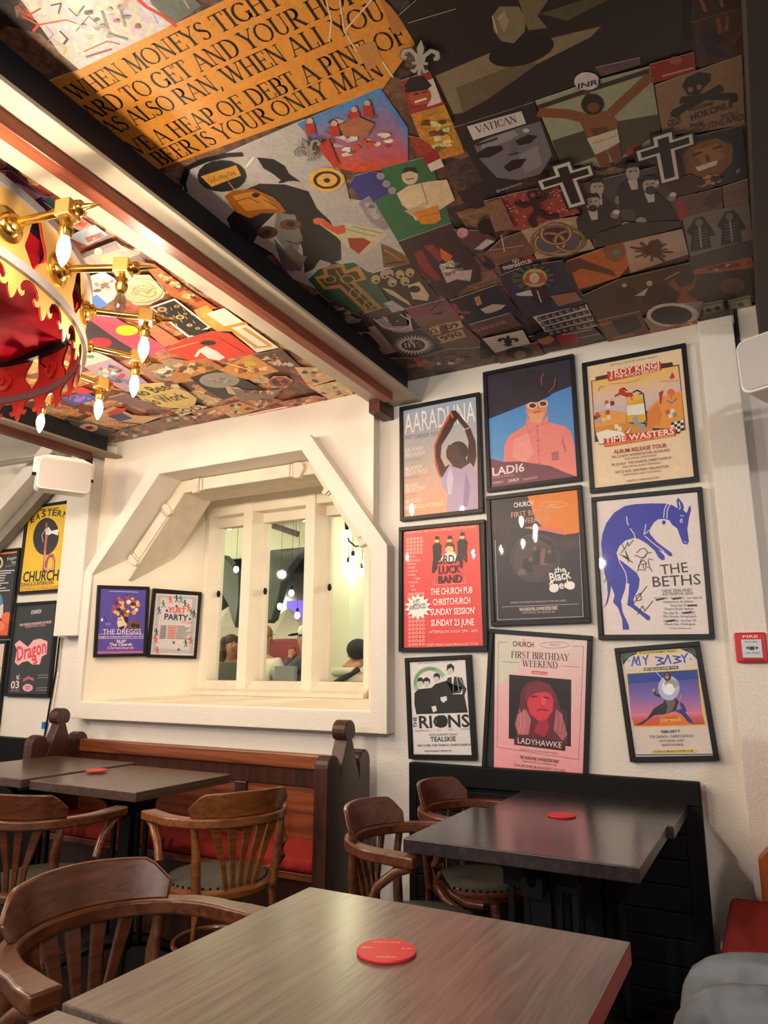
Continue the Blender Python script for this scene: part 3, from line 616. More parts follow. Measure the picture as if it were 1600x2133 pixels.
l 233 222 219 3.8 -78 204 1 -25 4 -12
l 233 222 219 3.7 -67 152 14 -22 3 -18
l 233 222 219 3.7 -5 164 -5 -23 -5 -18
l 233 222 219 3.6 14 143 -25 -17
l 233 222 219 3.6 -12 117 33 -35 37 -33
l 233 222 219 3.7 -125 54 9 -39 20 -43 4 -28 -3 -19
l 233 222 219 3.7 -169 -48 16 -34
l 233 222 219 3.6 127 246 3 -23 -4 -9
p 44 52 174 72 166 -2 -5 -4 -3 -5 0 -3 4 -1 5 2 6 4 3 4 -1 4 -3
p 233 222 219 136 167 -1 -4 -3 -3 -4 0 -3 4 -1 4 2 5 3 3 4 0 2 -4
p 44 52 174 134 167 -1 -3 -2 -1 -2 2 -1 3 1 3 2 1 2 -2
l 233 222 219 3.1 128 190 12 -4
l 233 222 219 2.6 133 83 10 -3
l 34 28 32 3.2 -114 48 49 -38 -36 33 22 -16 -12 34 9 -48
l 34 28 32 3.2 -103 90 8 -24 16 30 1 -17 21 25
l 34 28 32 3.2 -109 53 21 22
l 34 28 32 3.2 -47 49 15 15 17 2 10 -15 -10 -20 -20 -2 -11 10
l 34 28 32 3.1 -5 46 15 2
l 34 28 32 3.2 -56 40 9 -4
l 34 28 32 3.1 -31 24 -8 -22 -10 -28
l 34 28 32 3.1 -26 24 19 22
l 34 28 32 3.1 -46 -7 20 27 14 -15 -8 -28 -22 4
l 34 28 32 3.1 -34 1 20 2
l 34 28 32 3.1 -25 1 -1 -16
l 34 28 32 3.1 -11 -11 11 -3 6 -15
l 34 28 32 3.1 -5 18 3 -28
l 34 28 32 3.1 -4 23 17 -6
l 34 28 32 3.1 -73 -156 57 69
l 34 28 32 3.1 -62 -127 19 13 2 -27 -17 -4 -4 18
l 34 28 32 3 -60 -200 22 36 7 -23 33 40
l 34 28 32 3.2 -182 -66 10 23 19 -39
t 35 29 34 39.8 -44 140.6 -38.1 40 - THE
t 35 29 34 6.6 -91.8 182.8 -88.3 41.9 - BETHS
t 42 36 64 41.1 -114.5 150.7 -114.1 11.7 - NEW ZEALAND/
t 42 36 64 39.4 -127.1 151.3 -127 11.7 - AOTEAROA 2024
t 42 36 64 9.4 -141 182.7 -144 9 - Fri Sept 20 - Sat Sept 21 - Sun Sept 22
t 42 36 64 41.7 -156.4 148.3 -157.4 9 - Hollywood, Auckland
t 42 36 64 65.1 -172.3 125.1 -171.3 8.9 - Wed Sept 25
t 42 36 64 42.4 -184.2 148.6 -185.6 8.9 - Theatre Royal, Nelson
t 42 36 64 37.1 -200.2 153.2 -201.1 8.9 - Thu Sept 26 - Fri Sept 27
t 42 36 64 36.2 -213.6 157 -215.2 8.9 - The Church, Christchurch
t 42 36 64 36.7 -230.5 155 -230.9 8.9 - Sat Sept 28 - Sun Sept 29
t 42 36 64 40 -243.9 151.6 -244.7 8.9 - Meow Nui, Wellington
t 42 36 64 56.7 -258.3 135.9 -258.9 6.2 - Tickets at thebeths.com
l 37 34 46 6.8 15 -144 31 6
l 37 34 46 6.7 77 -142 29 4
l 37 34 46 6.6 129 -169 33 0
l 37 34 46 6.6 110 -198 31 4
l 37 34 46 6.7 48 -229 29 5
@P|small framed white poster with a black-and-white photo of four standing men|wall|-1323.9 1056.8 0.0403|323.3 443.3
p 227 223 224 -140 202 274 -1 4 -402 -276 -1
t 42 40 42 -99.1 190.6 94.2 195.4 6.8 - SELECT MUSIC & STRUNG OUT TOURING PRESENTS
l 157 184 154 19.8 -107 77 -4 8 -3 8 -2 8 0 9 2 8 2 9 4 8 6 7 6 7 8 5 8 5 9 4 9 3 10 2 11 1 10 -1 9 -2 10 -3 9 -3 8 -5 7 -6 6 -7 6 -7
l 111 154 108 9.4 -115 98 -1 5 0 6 1 6 1 5 2 6 2 5 3 5 4 5 4 5 5 4 5 4 5 3 6 3 6 3 6 2 7 2 6 1 7 0 7 1 6 -1 7 -1 7 -1 6 -2
p 22 20 22 -122 64 23 16 63 4 19 16 63 15 22 -39 -2 -22 54 -1 12 -78 -249 -5 -8 44
p 207 202 202 -77 105 -2 -9 -5 -6 -7 -2 -7 3 -5 6 -2 8 3 9 5 6 7 2 7 -3 5 -6
p 22 20 22 -107 108 5 20 16 5 14 -11 -1 -23 -8 16 -19 0
p 207 202 202 -45 104 -3 -9 -5 -6 -7 -2 -7 3 -4 6 -2 8 2 9 6 6 7 2 7 -3 4 -6
p 22 20 22 -75 107 4 20 16 5 14 -11 -1 -23 -7 16 -19 0
p 207 202 202 4 122 -2 -9 -5 -6 -7 -2 -7 3 -5 6 -1 8 2 9 6 6 6 2 7 -3 5 -6
p 22 20 22 -25 125 4 19 16 5 14 -10 -1 -23 -8 16 -18 0
p 207 202 202 47 137 24 4 9 33 -25 -2 -10 -19
p 22 20 22 42 153 4 28 19 7 16 -15 -6 -26 -7 23 -17 -6
p 227 223 224 61 125 16 5 2 -71 -15 1
p 42 40 41 46 126 19 2 -1 -68 13 70 36 -6 20 -50 -14 -32 -8 11 5 27 -13 -21 -37 -2 -27 52
l 216 211 211 2.2 89 127 8 -63
l 216 211 211 2.2 101 124 30 -44
l 216 211 211 1.7 70 114 0 -49
p 227 223 224 5 42 30 5 3 -17 -19 -12 -12 10
p 227 223 224 -41 2 22 5 5 -22 -19 -8
l 90 86 87 1.7 -7 61 -8 -49
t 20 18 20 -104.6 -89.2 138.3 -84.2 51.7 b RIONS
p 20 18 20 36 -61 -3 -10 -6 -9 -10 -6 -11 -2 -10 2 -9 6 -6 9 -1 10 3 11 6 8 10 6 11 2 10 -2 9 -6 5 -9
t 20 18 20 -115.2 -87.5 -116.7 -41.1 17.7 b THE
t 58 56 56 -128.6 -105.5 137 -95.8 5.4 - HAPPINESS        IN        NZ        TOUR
t 42 40 42 -59.7 -123.7 74.7 -121.1 9.1 - WITH SUPPORT FROM
t 36 51 46 -53 -147.2 69.8 -144.3 19.3 b TEALSKIE
t 42 40 42 -117.9 -169.2 136.7 -162.5 8.6 b SUN 16 FEB...THE CHURCH...CHRISTCHURCH
t 42 40 42 -85.5 -191.3 45.8 -187.5 5.9 b TICKETS AVAILABLE AT THERIONS.COM
@P|framed pink poster with a portrait of a woman under red light|wall|-885.2 1071.5 -0.0904|442.2 612.5
g 3 233 211 207 239 185 189 245 163 171 -197 294 398 -4 20 -543 -389 -43
p 216 214 198 -197 294 111 -1 0 -159 -96 -73
l 74 52 56 1.6 -137 252 -42 0 19 -439 343 0 4 449 -42 -3
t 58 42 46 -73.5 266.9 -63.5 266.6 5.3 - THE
t 74 32 38 -114.7 239.1 -22.6 241 21.4 b CHURCH
l 90 70 74 1.5 126 262 -1 -3 -6 -4 -8 -3 -12 -3 -13 -2 -15 -2 -15 -1 -14 0 -13 0 -11 2 -7 2 -4 3 0 3 3 4 8 3 10 4 13 2 14 2 15 2 15 0 13 0 12 -1 9 -2 5 -3 2 -3
t 74 52 56 46.1 254.9 87.1 255.5 6.3 - PRESENTS
t 53 39 43 -118.8 189.6 130.8 197.7 27.7 s FIRST BIRTHDAY
t 53 39 43 -67 158.1 84 162.6 26.3 s WEEKEND
l 74 52 56 1.6 -154 170 70 1
l 74 52 56 1.5 98 174 73 2
p 210 58 72 -25 143 67 1 1 -12 -67 -2
t 248 223 224 -20.8 132.5 39.5 134.2 6.8 b SUNDAY 21.01
p 27 16 24 -123 118 265 5 8 -264 -261 -4
p 106 32 48 -71 0 3 52 25 39 48 16 49 -11 28 -38 23 -68 18 -48 11 -38 2 -39 -211 -4 -14 64
p 192 112 124 -77 -42 34 25 24 -39 -8 -62 -43 -5 -16 38
p 181 106 116 84 -2 27 -17 23 -77 -19 -27 -38 39
p 216 52 76 -35 45 26 29 59 1 21 -38 0 -46 -24 -38 -34 -10 -36 21 -16 40
p 232 82 106 24 42 19 -9 -6 -26 -17 3
p 168 40 64 13 -57 34 10 14 -29 -19 -42 -48 13
p 122 38 54 -51 33 14 43 43 23 48 -8 20 -39 -40 11 -42 -10 -32 -29
l 58 15 26 5.6 -21 37 24 4
l 58 15 26 5.5 30 40 24 -1
l 122 22 40 6 6 -15 23 6 22 -3
l 154 32 52 2.5 18 3 19 0
l 217 154 164 2.5 -70 -21 9 -50 -7 -52
l 217 154 164 2.5 -54 -19 9 -50 -6 -52
l 138 58 72 2.4 90 -2 8 -49 -7 -51
l 138 58 72 2.4 108 0 8 -49 -7 -50
l 138 58 72 2.4 121 2 8 -49 -7 -51
p 74 22 32 -88 -132 215 6 1 -35 -214 -6
t 246 234 234 -71.3 -158.2 113.1 -152.3 23.3 - LADYHAWKE
t 90 58 64 -58.6 -183.8 99.7 -177.9 5 - SUPPORT FROM HOLLY ARROWSMITH, MANDY B
t 74 42 48 -59 -218.2 105.2 -212.4 12 b THE CHURCH PUB, 124 WORCESTER STREET
t 90 58 64 -48.7 -229.8 95.3 -223.7 5.5 - CHRISTCHURCH, NEW ZEALAND, 2024
t 74 42 48 -82.2 -252 132.4 -242.4 10 - CHURCHPUB.FLICKET.CO.NZ
@P|crooked framed poster of people on an orange rock under a blue sunset sky|wall|-377.8 1100.7 0.0729|317.6 434.7
p 226 212 203 -139 199 281 -4 -2 -397 -277 2
p 27 42 58 -139 199 86 -2 -55 -19 -27 -29
p 27 42 58 142 195 0 -49 -18 27 -38 22
l 122 154 106 2.1 -138 187 58 7
l 122 154 106 2.1 -137 178 39 9
l 122 154 106 2.1 -136 167 24 14
l 122 154 106 2 114 188 25 -20
l 122 154 106 2 127 189 14 -12
p 232 207 82 -76 196 162 -3 -1 -12 -162 3
t 42 36 48 -65.8 187.4 72.5 185 7.1 b ECCLES ENTERTAINMENT PRESENTS
l 40 70 176 5.4 -102 143 14 36 3 -25 13 26 2 -37
l 40 70 176 5.4 -85 154 8 -10
l 40 70 176 5.4 -56 176 9 -14 12 19
l 40 70 176 5.4 -47 162 -1 -18
l 40 70 176 5.3 -10 171 29 -7 -20 -7 22 -11 -31 -6
l 40 70 176 5.3 17 140 21 35 6 -33
l 40 70 176 5.3 56 170 26 -6 -20 -6 21 -10 -30 -6
l 40 70 176 5.2 87 172 8 -14 14 18
l 40 70 176 5.2 95 158 0 -17
p 40 70 176 -108 164 -1 -2 -2 -1 -1 1 -1 2 1 2 2 1 2 -1
p 40 70 176 120 154 -1 -2 -2 -1 -1 1 -1 2 1 2 2 0 2 -1
p 45 34 72 -59 132 128 0 -1 -12 -128 1
t 242 230 228 -57.1 123.1 65.4 123.2 6.5 b NEW ZEALAND SUMMER TOUR
l 228 214 154 2.1 -123 134 3 -4 -4 -4
l 228 214 154 2 98 135 -5 -3 4 -4
l 228 214 154 2.1 -113 133 4 -4 -4 -4
l 228 214 154 2 107 135 -5 -3 4 -5
l 228 214 154 2.1 -103 132 4 -3 -4 -4
l 228 214 154 2 116 134 -5 -3 3 -4
l 228 214 154 2.1 -92 132 4 -4 -4 -4
l 228 214 154 2 124 133 -4 -3 3 -4
l 228 214 154 2.1 -82 131 4 -4 -4 -4
l 228 214 154 2 133 133 -4 -3 3 -5
p 232 207 82 -127 113 8 6 253 -2 5 -6 -5 -197 -8 -6 -251 2 -6 6
g 3 42 58 160 122 104 180 232 128 154 -124 114 259 -1 -9 -180 -258 6
p 31 63 154 -124 114 259 -1 -1 -35 -259 -1
g 3 232 128 154 200 96 92 208 64 31 -131 -40 258 -3 3 -45 -256 3
p 232 120 40 -36 -88 8 27 23 14 30 3 35 -8 25 -22 4 -14
p 216 90 52 -116 -86 33 18 53 19 -10 -38
p 38 32 31 -120 -83 46 24 31 37 37 19 11 21 -25 1 -15 10 -1 21 6 2 4 -20 33 -6 24 -1 21 -26 -17 -33 -39 -11 -43 -3 -47 -32
p 106 100 96 1 18 31 11 7 -34 -17 -29 -26 -11 12 29
p 31 58 134 30 -34 30 7 23 -39 8 -21 -18 9 -20 30
p 31 58 134 56 -2 11 -9 8 -27 -11 -2 -11 22
p 212 154 122 -29 46 -2 -5 -4 -2 -4 2 0 5 2 5 4 2 3 -2
p 201 138 106 63 15 -2 -7 -3 -2 -2 3 0 6 2 7 3 2 2 -3
p 185 191 232 62 49 -6 -18 -11 -14 -14 -10 -15 -2 -15 4 -11 11 -6 15 -1 18 6 18 11 15 14 9 16 3 14 -5 11 -11 7 -15
p 232 242 250 49 54 -4 -12 -7 -10 -9 -7 -10 -1 -10 3 -7 7 -4 11 0 12 4 12 7 10 9 7 10 1 10 -3 7 -7 4 -11
p 168 160 154 10 78 22 9 23 -12 7 -13 -15 -12 -37 2
p 250 253 255 41 46 -2 -8 -5 -7 -6 -4 -7 -1 -6 2 -5 4 -3 8 0 8 2 8 5 7 7 4 6 1 7 -2 5 -5 2 -7
p 58 36 32 38 93 -2 -6 -4 -6 -5 -3 -5 -1 -5 2 -4 4 -2 5 0 7 2 6 4 6 5 3 5 1 5 -1 4 -4 2 -6
p 201 138 106 30 94 -2 -6 -4 -4 -4 1 -3 3 -1 7 3 6 4 3 4 0 2 -4
l 26 20 22 3.2 18 99 13 -1
l 207 226 244 2.4 -14 114 28 -41
t 58 42 26 -6.8 -61.3 34.6 -60.4 5.9 - Celebrating
t 232 207 82 -25.1 -72.4 51.2 -71.9 10.1 b SHAMANAID
t 43 34 48 -29.7 -114.3 36.9 -113.9 10 b FEBRUARY 9
t 58 48 56 -75.8 -131.4 82.4 -132.5 10.1 - THE CHURCH - CHRISTCHURCH
t 58 48 56 -40.4 -146.6 47.9 -147.2 8.3 - WITH SPECIAL GUEST
t 58 48 56 -35.2 -161.7 42.4 -161.9 8.3 - LEIGHTON FAIRLIE
p 232 207 82 -77 -177 162 1 0 -11 -163 0
t 43 34 48 -67.7 -184.4 72.7 -183.8 6.2 b TICKETS AT MYBABYWASHERE.COM
l 42 58 106 3.1 -135 -192 275 -2
@P|small framed purple poster of a head bursting with people, beside the window|reveal|189.3 1502.5 0.0289|307.1 427.5
p 85 70 166 -133 193 270 2 -3 -389 -267 -2
l 216 208 236 3.3 -82 180 169 -2
p 176 74 106 21 77 -4 -7 -9 -2 -8 5 -1 7 8 5 9 -2
p 122 58 42 85 93 -5 -13 -12 -4 -11 9 0 14 9 9 13 -3
p 122 58 42 34 51 -5 -13 -12 -3 -10 9 -1 14 10 10 12 -4
p 224 160 56 18 36 -5 -13 -12 -4 -11 9 0 14 9 9 13 -3
p 122 58 42 26 124 -3 -14 -8 -3 -7 9 0 15 6 10 8 -3
p 240 224 200 91 113 -3 -11 -6 -3 -5 8 -1 12 5 8 6 -3
p 216 96 58 -16 136 -3 -8 -7 -2 -7 5 0 10 6 6 7 -2
p 232 184 64 94 119 -5 -7 -13 -1 -10 4 -1 6 10 5 13 -1
p 122 58 42 5 45 -5 -10 -13 -3 -10 7 -1 12 10 7 13 -2
p 176 74 106 -38 71 -4 -8 -9 -2 -8 5 0 9 7 5 9 -1
p 42 26 34 11 40 -2 -11 -5 -3 -6 8 0 12 4 8 6 -2
p 58 42 74 10 51 -5 -7 -11 -2 -9 5 -1 8 9 5 12 -2
p 232 200 144 8 112 -4 -10 -11 -3 -9 7 -1 10 9 7 11 -2
p 240 224 200 44 59 -4 -8 -11 -2 -9 5 -1 9 9 5 11 -1
p 232 200 144 -17 44 -3 -11 -8 -2 -6 7 -1 12 6 8 8 -3
p 216 96 58 34 115 -3 -7 -8 -1 -7 4 0 7 6 4 8 -1
p 122 58 42 5 83 -4 -15 -12 -3 -10 9 0 16 9 10 11 -3
p 216 96 58 67 94 -5 -9 -12 -3 -10 6 -1 11 10 7 12 -2
p 42 26 34 79 116 -3 -8 -8 -2 -7 6 0 8 6 6 8 -2
p 176 74 106 -11 89 -4 -8 -11 -2 -8 5 -1 8 9 5 10 -1
p 58 42 74 -33 113 -2 -13 -7 -3 -6 9 -1 14 5 9 7 -3
p 42 26 34 -12 71 -3 -8 -10 -2 -7 5 -1 9 7 5 10 -2
p 224 160 56 38 108 -2 -7 -6 -2 -5 5 -1 8 5 6 6 -2
p 224 160 56 2 119 -4 -11 -10 -3 -8 7 -1 13 8 7 10 -2
p 232 184 64 9 86 -3 -14 -8 -4 -6 10 -1 16 6 10 8 -3
p 232 200 144 -8 120 -3 -10 -8 -2 -6 6 -1 11 6 6 8 -2
p 232 200 144 75 89 -5 -10 -11 -3 -9 7 -1 11 9 7 11 -3
p 224 160 56 25 70 -3 -8 -8 -2 -6 6 -1 8 6 6 8 -2
p 122 58 42 26 68 -2 -7 -7 -1 -6 4 0 7 5 5 7 -2
p 176 74 106 80 120 -5 -12 -14 -3 -12 7 0 13 11 9 13 -3
p 224 160 56 66 138 -4 -7 -9 -2 -8 4 -1 8 8 5 10 -2
p 216 96 58 39 40 -4 -12 -8 -3 -7 8 -1 13 7 8 8 -3
p 176 74 106 37 147 -4 -12 -10 -3 -9 7 0 13 7 9 11 -3
p 176 74 106 3 127 -6 -6 -13 -2 -11 4 0 7 10 5 14 -1
p 232 200 144 97 110 -2 -14 -6 -3 -5 9 -1 16 4 9 6 -3
p 224 160 56 83 53 -5 -12 -13 -3 -11 8 0 13 10 9 13 -3
p 176 74 106 -35 86 -6 -7 -13 -3 -10 6 -1 8 10 6 14 -2
p 224 160 56 103 98 -5 -9 -10 -2 -9 5 -1 10 9 6 11 -2
p 176 74 106 -37 62 -5 -10 -12 -3 -11 7 0 12 9 7 13 -2
p 240 224 200 48 118 -5 -11 -12 -3 -11 7 0 12 9 8 13 -3
p 58 42 74 28 157 -3 -6 -5 -2 -5 4 -1 7 5 5 6 -1
p 122 58 42 -32 121 -5 -7 -10 -2 -9 4 0 8 8 6 11 -2
p 232 184 64 -25 54 -5 -8 -13 -3 -11 6 0 9 10 6 13 -2
p 232 184 64 4 83 -3 -8 -10 -2 -7 5 -1 9 7 5 10 -2
p 58 42 74 75 104 -6 -9 -12 -3 -11 6 -1 11 10 7 13 -2
p 240 224 200 93 70 -4 -10 -10 -2 -8 6 -1 11 8 7 10 -2
p 232 208 168 -25 20 48 9 11 -42 -19 -42 -33 8 -11 34
p 31 22 38 3 29 33 -4 -2 -46 -17 16
l 31 22 38 4.2 -20 8 17 0
p 31 22 38 -18 -38 36 12 -7 -29 -24 0
p 232 224 232 -110 7 -1 -7 -5 -3 -6 3 -2 7 2 7 5 3 5 -3
l 42 31 58 4.1 -106 28 18 -33
p 138 122 184 -62 -18 -3 -5 -9 -3 -11 0 -9 3 -3 5 3 5 8 3 11 0 9 -3
p 122 74 42 45 4 67 -12 -6 -51 -67 17
p 31 22 32 82 -25 -4 -10 -10 -4 -11 4 -4 10 3 9 11 4 11 -4
p 31 22 32 106 -29 -4 -10 -9 -4 -9 4 -5 9 4 10 9 4 10 -4
t 244 238 246 -108.3 -78.2 115.6 -77 29.7 - THE DREGGS
t 240 208 220 -133.3 -97.9 133.3 -97.4 10.7 b Caught In A Reverie AUS/NZ Tour 2024
l 232 222 240 2.5 -138 -78 270 -1
l 232 222 240 2.5 -137 -103 271 -1
t 248 240 246 -28.1 -128.2 28.7 -128.7 16.6 b 26.07
t 248 240 246 -65.6 -147.7 64.1 -147.4 16.5 b The Church
t 240 168 184 -77.3 -167.3 76.6 -167.6 16.4 b Christchurch
p 176 106 168 -133 -178 267 -2 0 -14 -267 -2
@P|small framed white poster with a ring of coloured dancers, beside the window|reveal|510.7 1496.7 -0.0208|309.7 425.1
p 221 215 218 -134 182 270 7 4 -382 -273 -2
p 185 181 188 -123 173 247 6 6 -361 -254 0
p 212 206 210 -100 159 200 6 4 -322 -210 1
p 216 72 58 -37 165 -2 -6 -5 -1 -5 3 0 6 4 4 5 -1
l 216 72 58 7.9 -43 157 4 -17
l 216 72 58 4.4 -57 155 29 -5
l 216 72 58 4.4 -39 142 -10 -18
l 216 72 58 4.4 -39 142 11 -15
p 58 106 74 -79 135 -1 -5 -5 -2 -5 4 0 6 3 4 6 -1
l 58 106 74 7.8 -84 128 4 -17
l 58 106 74 4.4 -98 125 29 -5
l 58 106 74 4.4 -80 113 -10 -19
l 58 106 74 4.4 -80 113 11 -15
p 38 48 74 2 177 -2 -6 -5 -2 -5 4 0 6 4 4 5 -1
l 38 48 74 8 -4 169 4 -17
l 38 48 74 4.4 -18 166 29 -5
l 38 48 74 4.4 0 154 -10 -19
l 38 48 74 4.4 0 154 11 -16
p 58 138 74 29 174 -2 -5 -5 -2 -5 3 0 7 4 4 5 -1
l 58 138 74 8 23 167 4 -18
l 58 138 74 4.4 9 164 29 -5
l 58 138 74 4.4 27 151 -10 -18
l 58 138 74 4.4 27 151 11 -15
p 38 48 74 58 150 -2 -6 -5 -2 -5 4 0 6 4 4 5 -1
l 38 48 74 8 52 142 4 -17
l 38 48 74 4.4 38 139 29 -5
l 38 48 74 4.5 56 126 -10 -18
l 38 48 74 4.5 56 126 11 -15
p 216 72 58 83 125 -2 -6 -6 -2 -4 4 -1 6 4 4 6 -1
l 216 72 58 8 77 117 4 -17
l 216 72 58 4.5 63 114 29 -5
l 216 72 58 4.5 81 101 -10 -18
l 216 72 58 4.5 81 101 11 -15
p 42 74 138 -101 95 -2 -6 -5 -2 -4 4 -1 6 4 4 5 -1
l 42 74 138 7.8 -106 87 4 -17
l 42 74 138 4.3 -120 85 28 -6
l 42 74 138 4.3 -102 72 -10 -18
l 42 74 138 4.3 -102 72 10 -15
p 58 138 74 103 95 -2 -6 -5 -2 -5 4 0 6 4 4 5 -1
l 58 138 74 8.1 97 87 5 -17
l 58 138 74 4.5 83 85 30 -6
l 58 138 74 4.5 101 72 -10 -19
l 58 138 74 4.5 101 72 12 -16
p 38 48 74 122 87 -2 -6 -5 -1 -5 3 0 6 4 5 5 -1
l 38 48 74 8.1 116 80 4 -18
l 38 48 74 4.5 102 77 30 -5
l 38 48 74 4.5 120 64 -10 -19
l 38 48 74 4.5 120 64 12 -16
p 38 48 74 -106 -40 -2 -6 -5 -1 -4 3 -1 6 4 4 5 -1
l 38 48 74 7.8 -111 -47 4 -17
l 38 48 74 4.3 -125 -50 28 -5
l 38 48 74 4.3 -107 -62 -10 -18
l 38 48 74 4.3 -107 -62 10 -15
p 216 72 58 -106 -83 -2 -5 -5 -2 -4 4 -1 5 4 4 5 -1
l 216 72 58 7.8 -112 -90 4 -17
l 216 72 58 4.3 -125 -92 28 -6
l 216 72 58 4.3 -108 -105 -9 -18
l 216 72 58 4.3 -108 -105 11 -15
p 216 72 58 113 -82 -2 -5 -5 -2 -4 4 -1 6 4 4 5 -1
l 216 72 58 8.1 108 -89 4 -17
l 216 72 58 4.5 93 -91 30 -6
l 216 72 58 4.5 112 -105 -11 -17
l 216 72 58 4.5 112 -105 11 -15
p 58 106 74 83 -100 -1 -6 -6 -2 -4 4 -1 6 4 4 6 -1
l 58 106 74 8 78 -108 4 -17
l 58 106 74 4.4 64 -110 29 -6
l 58 106 74 4.5 82 -123 -10 -18
l 58 106 74 4.5 82 -123 11 -15
p 216 72 58 -92 -151 -1 -5 -5 -2 -5 4 0 6 3 4 6 -1
l 216 72 58 7.8 -97 -158 4 -17
l 216 72 58 4.3 -110 -160 27 -6
l 216 72 58 4.3 -93 -173 -10 -17
l 216 72 58 4.3 -93 -173 11 -15
t 224 80 63 -49.9 69 60.2 69 34.9 b YURT
t 38 48 74 -68.6 24.3 80.1 24.1 36.4 b PARTY
t 224 80 63 36.7 7.6 110.5 6.4 10.5 - ON TOUR
l 74 68 72 4.3 -86 -17 35 2
l 216 90 80 4.4 -41 -14 55 1
l 106 100 104 3.5 19 -13 44 1
l 74 68 72 4.3 -86 -26 35 2
l 216 90 80 4.4 -41 -24 54 1
l 106 100 104 3.5 18 -22 79 2
l 74 68 72 4.3 -87 -36 36 2
l 216 90 80 4.4 -41 -33 53 1
l 106 100 104 3.5 17 -32 69 2
l 74 68 72 4.3 -87 -45 36 2
l 216 90 80 4.4 -41 -43 52 1
l 106 100 104 3.5 16 -42 60 2
l 74 68 72 4.3 -87 -55 36 2
l 216 90 80 4.4 -41 -52 51 0
l 106 100 104 3.5 15 -51 95 3
l 74 68 72 4.3 -88 -64 37 2
l 216 90 80 4.4 -41 -62 50 1
l 106 100 104 3.5 14 -61 85 2
l 74 68 72 4.3 -88 -74 37 2
l 216 90 80 4.4 -41 -71 49 0
l 106 100 104 3.5 13 -71 75 2
l 74 68 72 4.3 -89 -83 38 2
l 216 90 80 4.4 -41 -81 48 1
l 106 100 104 3.5 12 -80 65 1
l 74 68 72 4.3 -89 -93 38 2
l 216 90 80 4.4 -41 -90 47 0
l 106 100 104 3.5 11 -90 100 3
l 31 36 48 3.5 -5 -116 16 0
l 31 36 48 3.5 -1 -109 9 -14
l 31 36 48 3.5 7 -109 -7 -14
l 31 36 48 3.5 30 -158 16 0
l 31 36 48 3.5 33 -151 9 -13
l 31 36 48 3.5 41 -151 -7 -14
l 31 36 48 3.5 -7 111 16 1
l 31 36 48 3.5 -3 118 9 -13
l 31 36 48 3.5 5 118 -7 -14
l 31 36 48 3.5 -66 79 16 1
l 31 36 48 3.5 -62 86 9 -14
l 31 36 48 3.5 -54 86 -7 -14
l 31 36 48 3.6 85 35 16 1
l 31 36 48 3.6 88 42 9 -13
l 31 36 48 3.6 96 43 -7 -15
@P|framed yellow poster with a fist gripping a snake over a black oval|wall|-4140 1992.5 0.0|430 595
p 238 198 52 -188 284 400 -8 35 -448 -53 -122 -392 17
p 238 198 52 212 276 40 -1 -36 -570 -27 2
t 42 35 28 -6.5 253.6 38 253.8 13.5 b THE
l 42 35 28 6.8 -75 261 56 0
l 42 35 28 6.7 51 258 55 0
t 36 29 26 -158.4 177.9 -119.8 188.6 43.3 b E
t 36 29 26 -109.8 195.3 -69 202.8 43.3 b A
t 36 29 26 -55.5 209.1 -12.5 212.2 43 b S
t 36 29 26 -3 213.4 41.7 211.1 42 b T
t 36 29 26 47.2 212.3 92 205.7 40.8 b E
t 36 29 26 97.6 205.4 141.9 195.8 39.7 b R
t 36 29 26 153.9 192.4 197.1 180 38.3 b N
p 46 42 46 139 54 -4 -27 -10 -24 -16 -21 -21 -16 -24 -11 -27 -5 -29 2 -29 7 -27 13 -25 19 -20 23 -16 26 -9 28 -3 29 4 27 10 25 16 21 22 17 25 10 28 5 29 -2 29 -9 27 -14 24 -19 20 -23 14 -26 9 -27
p 242 236 230 128 113 -70 -5 -30 29 -29 -7 4 -45 34 -3 29 9 63 -19
l 192 168 152 4 4 117 31 -3
l 192 168 152 4 6 101 31 0
l 180 82 90 22.6 2 163 6 -33
l 196 100 106 22.4 15 84 0 -104 7 -84
l 180 82 90 23.2 21 -94 -1 -46 48 -21 53 10 -5 59 -19 34 -38 -2 -15 -36 -1 -36
l 232 200 168 6.5 20 -21 4 -110 45 -27 50 12 -11 73
l 224 216 208 5.3 -11 38 -22 48 35 44
t 36 29 26 -177.2 -215 173 -221.4 67.3 b CHURCH
t 36 29 26 -189.3 -243.9 131.5 -246 22.4 b SUN.AUG.10 AFTERNOON
l 224 122 60 4 -188 -250 372 -8
t 192 80 44 -184.8 -270 179.8 -275.2 13 b AS P & BIG P.A.L.S & GHOUL ALLEGED
@P|framed charcoal poster with pink gothic lettering, below the yellow one|wall|-4153 1342.5 0.0|430 595
p 43 47 49 -191 263 378 18 24 -557 -388 -10
t 240 232 234 -43.4 219.4 54.3 224.2 23.6 b CHURCH
t 242 200 204 -147.6 144.3 166.6 157.4 15.5 b THE CHURCH PUB MONTH OF MUSIC
t 240 160 170 -86.7 132.1 109.6 139.7 13.5 - CELEBRATING 2 YEARS
p 246 184 188 -174 30 45 26 91 -45 47 43 66 8 70 -19 5 -77 -43 -17 -13 -48 -73 0 -45 22 -53 -8 -38 -20 -37 20 8 79
t 224 60 72 -131.2 -76.5 145.1 -25.8 89.9 b Dragon
l 224 60 72 14.5 40 -51 22 -35 -28 -8
t 246 216 212 -164.4 -249.7 -82.2 -245 45.5 b 03
t 240 168 170 -161.3 -267 -81.7 -263.1 10.5 - AUG 2023
l 246 200 200 8.6 -93 -166 -19 -20
l 246 200 200 6.2 -118 -168 7 -20 24 0
p 192 88 104 -51 -189 50 19 54 -14 2 -17 -53 12 -50 -18
p 244 168 172 53 -241 -3 -10 -9 -7 -15 -6 -19 -2 -19 2 -17 5 -13 7 -5 9 2 9 10 8 15 6 19 2 19 -2 17 -5 12 -7
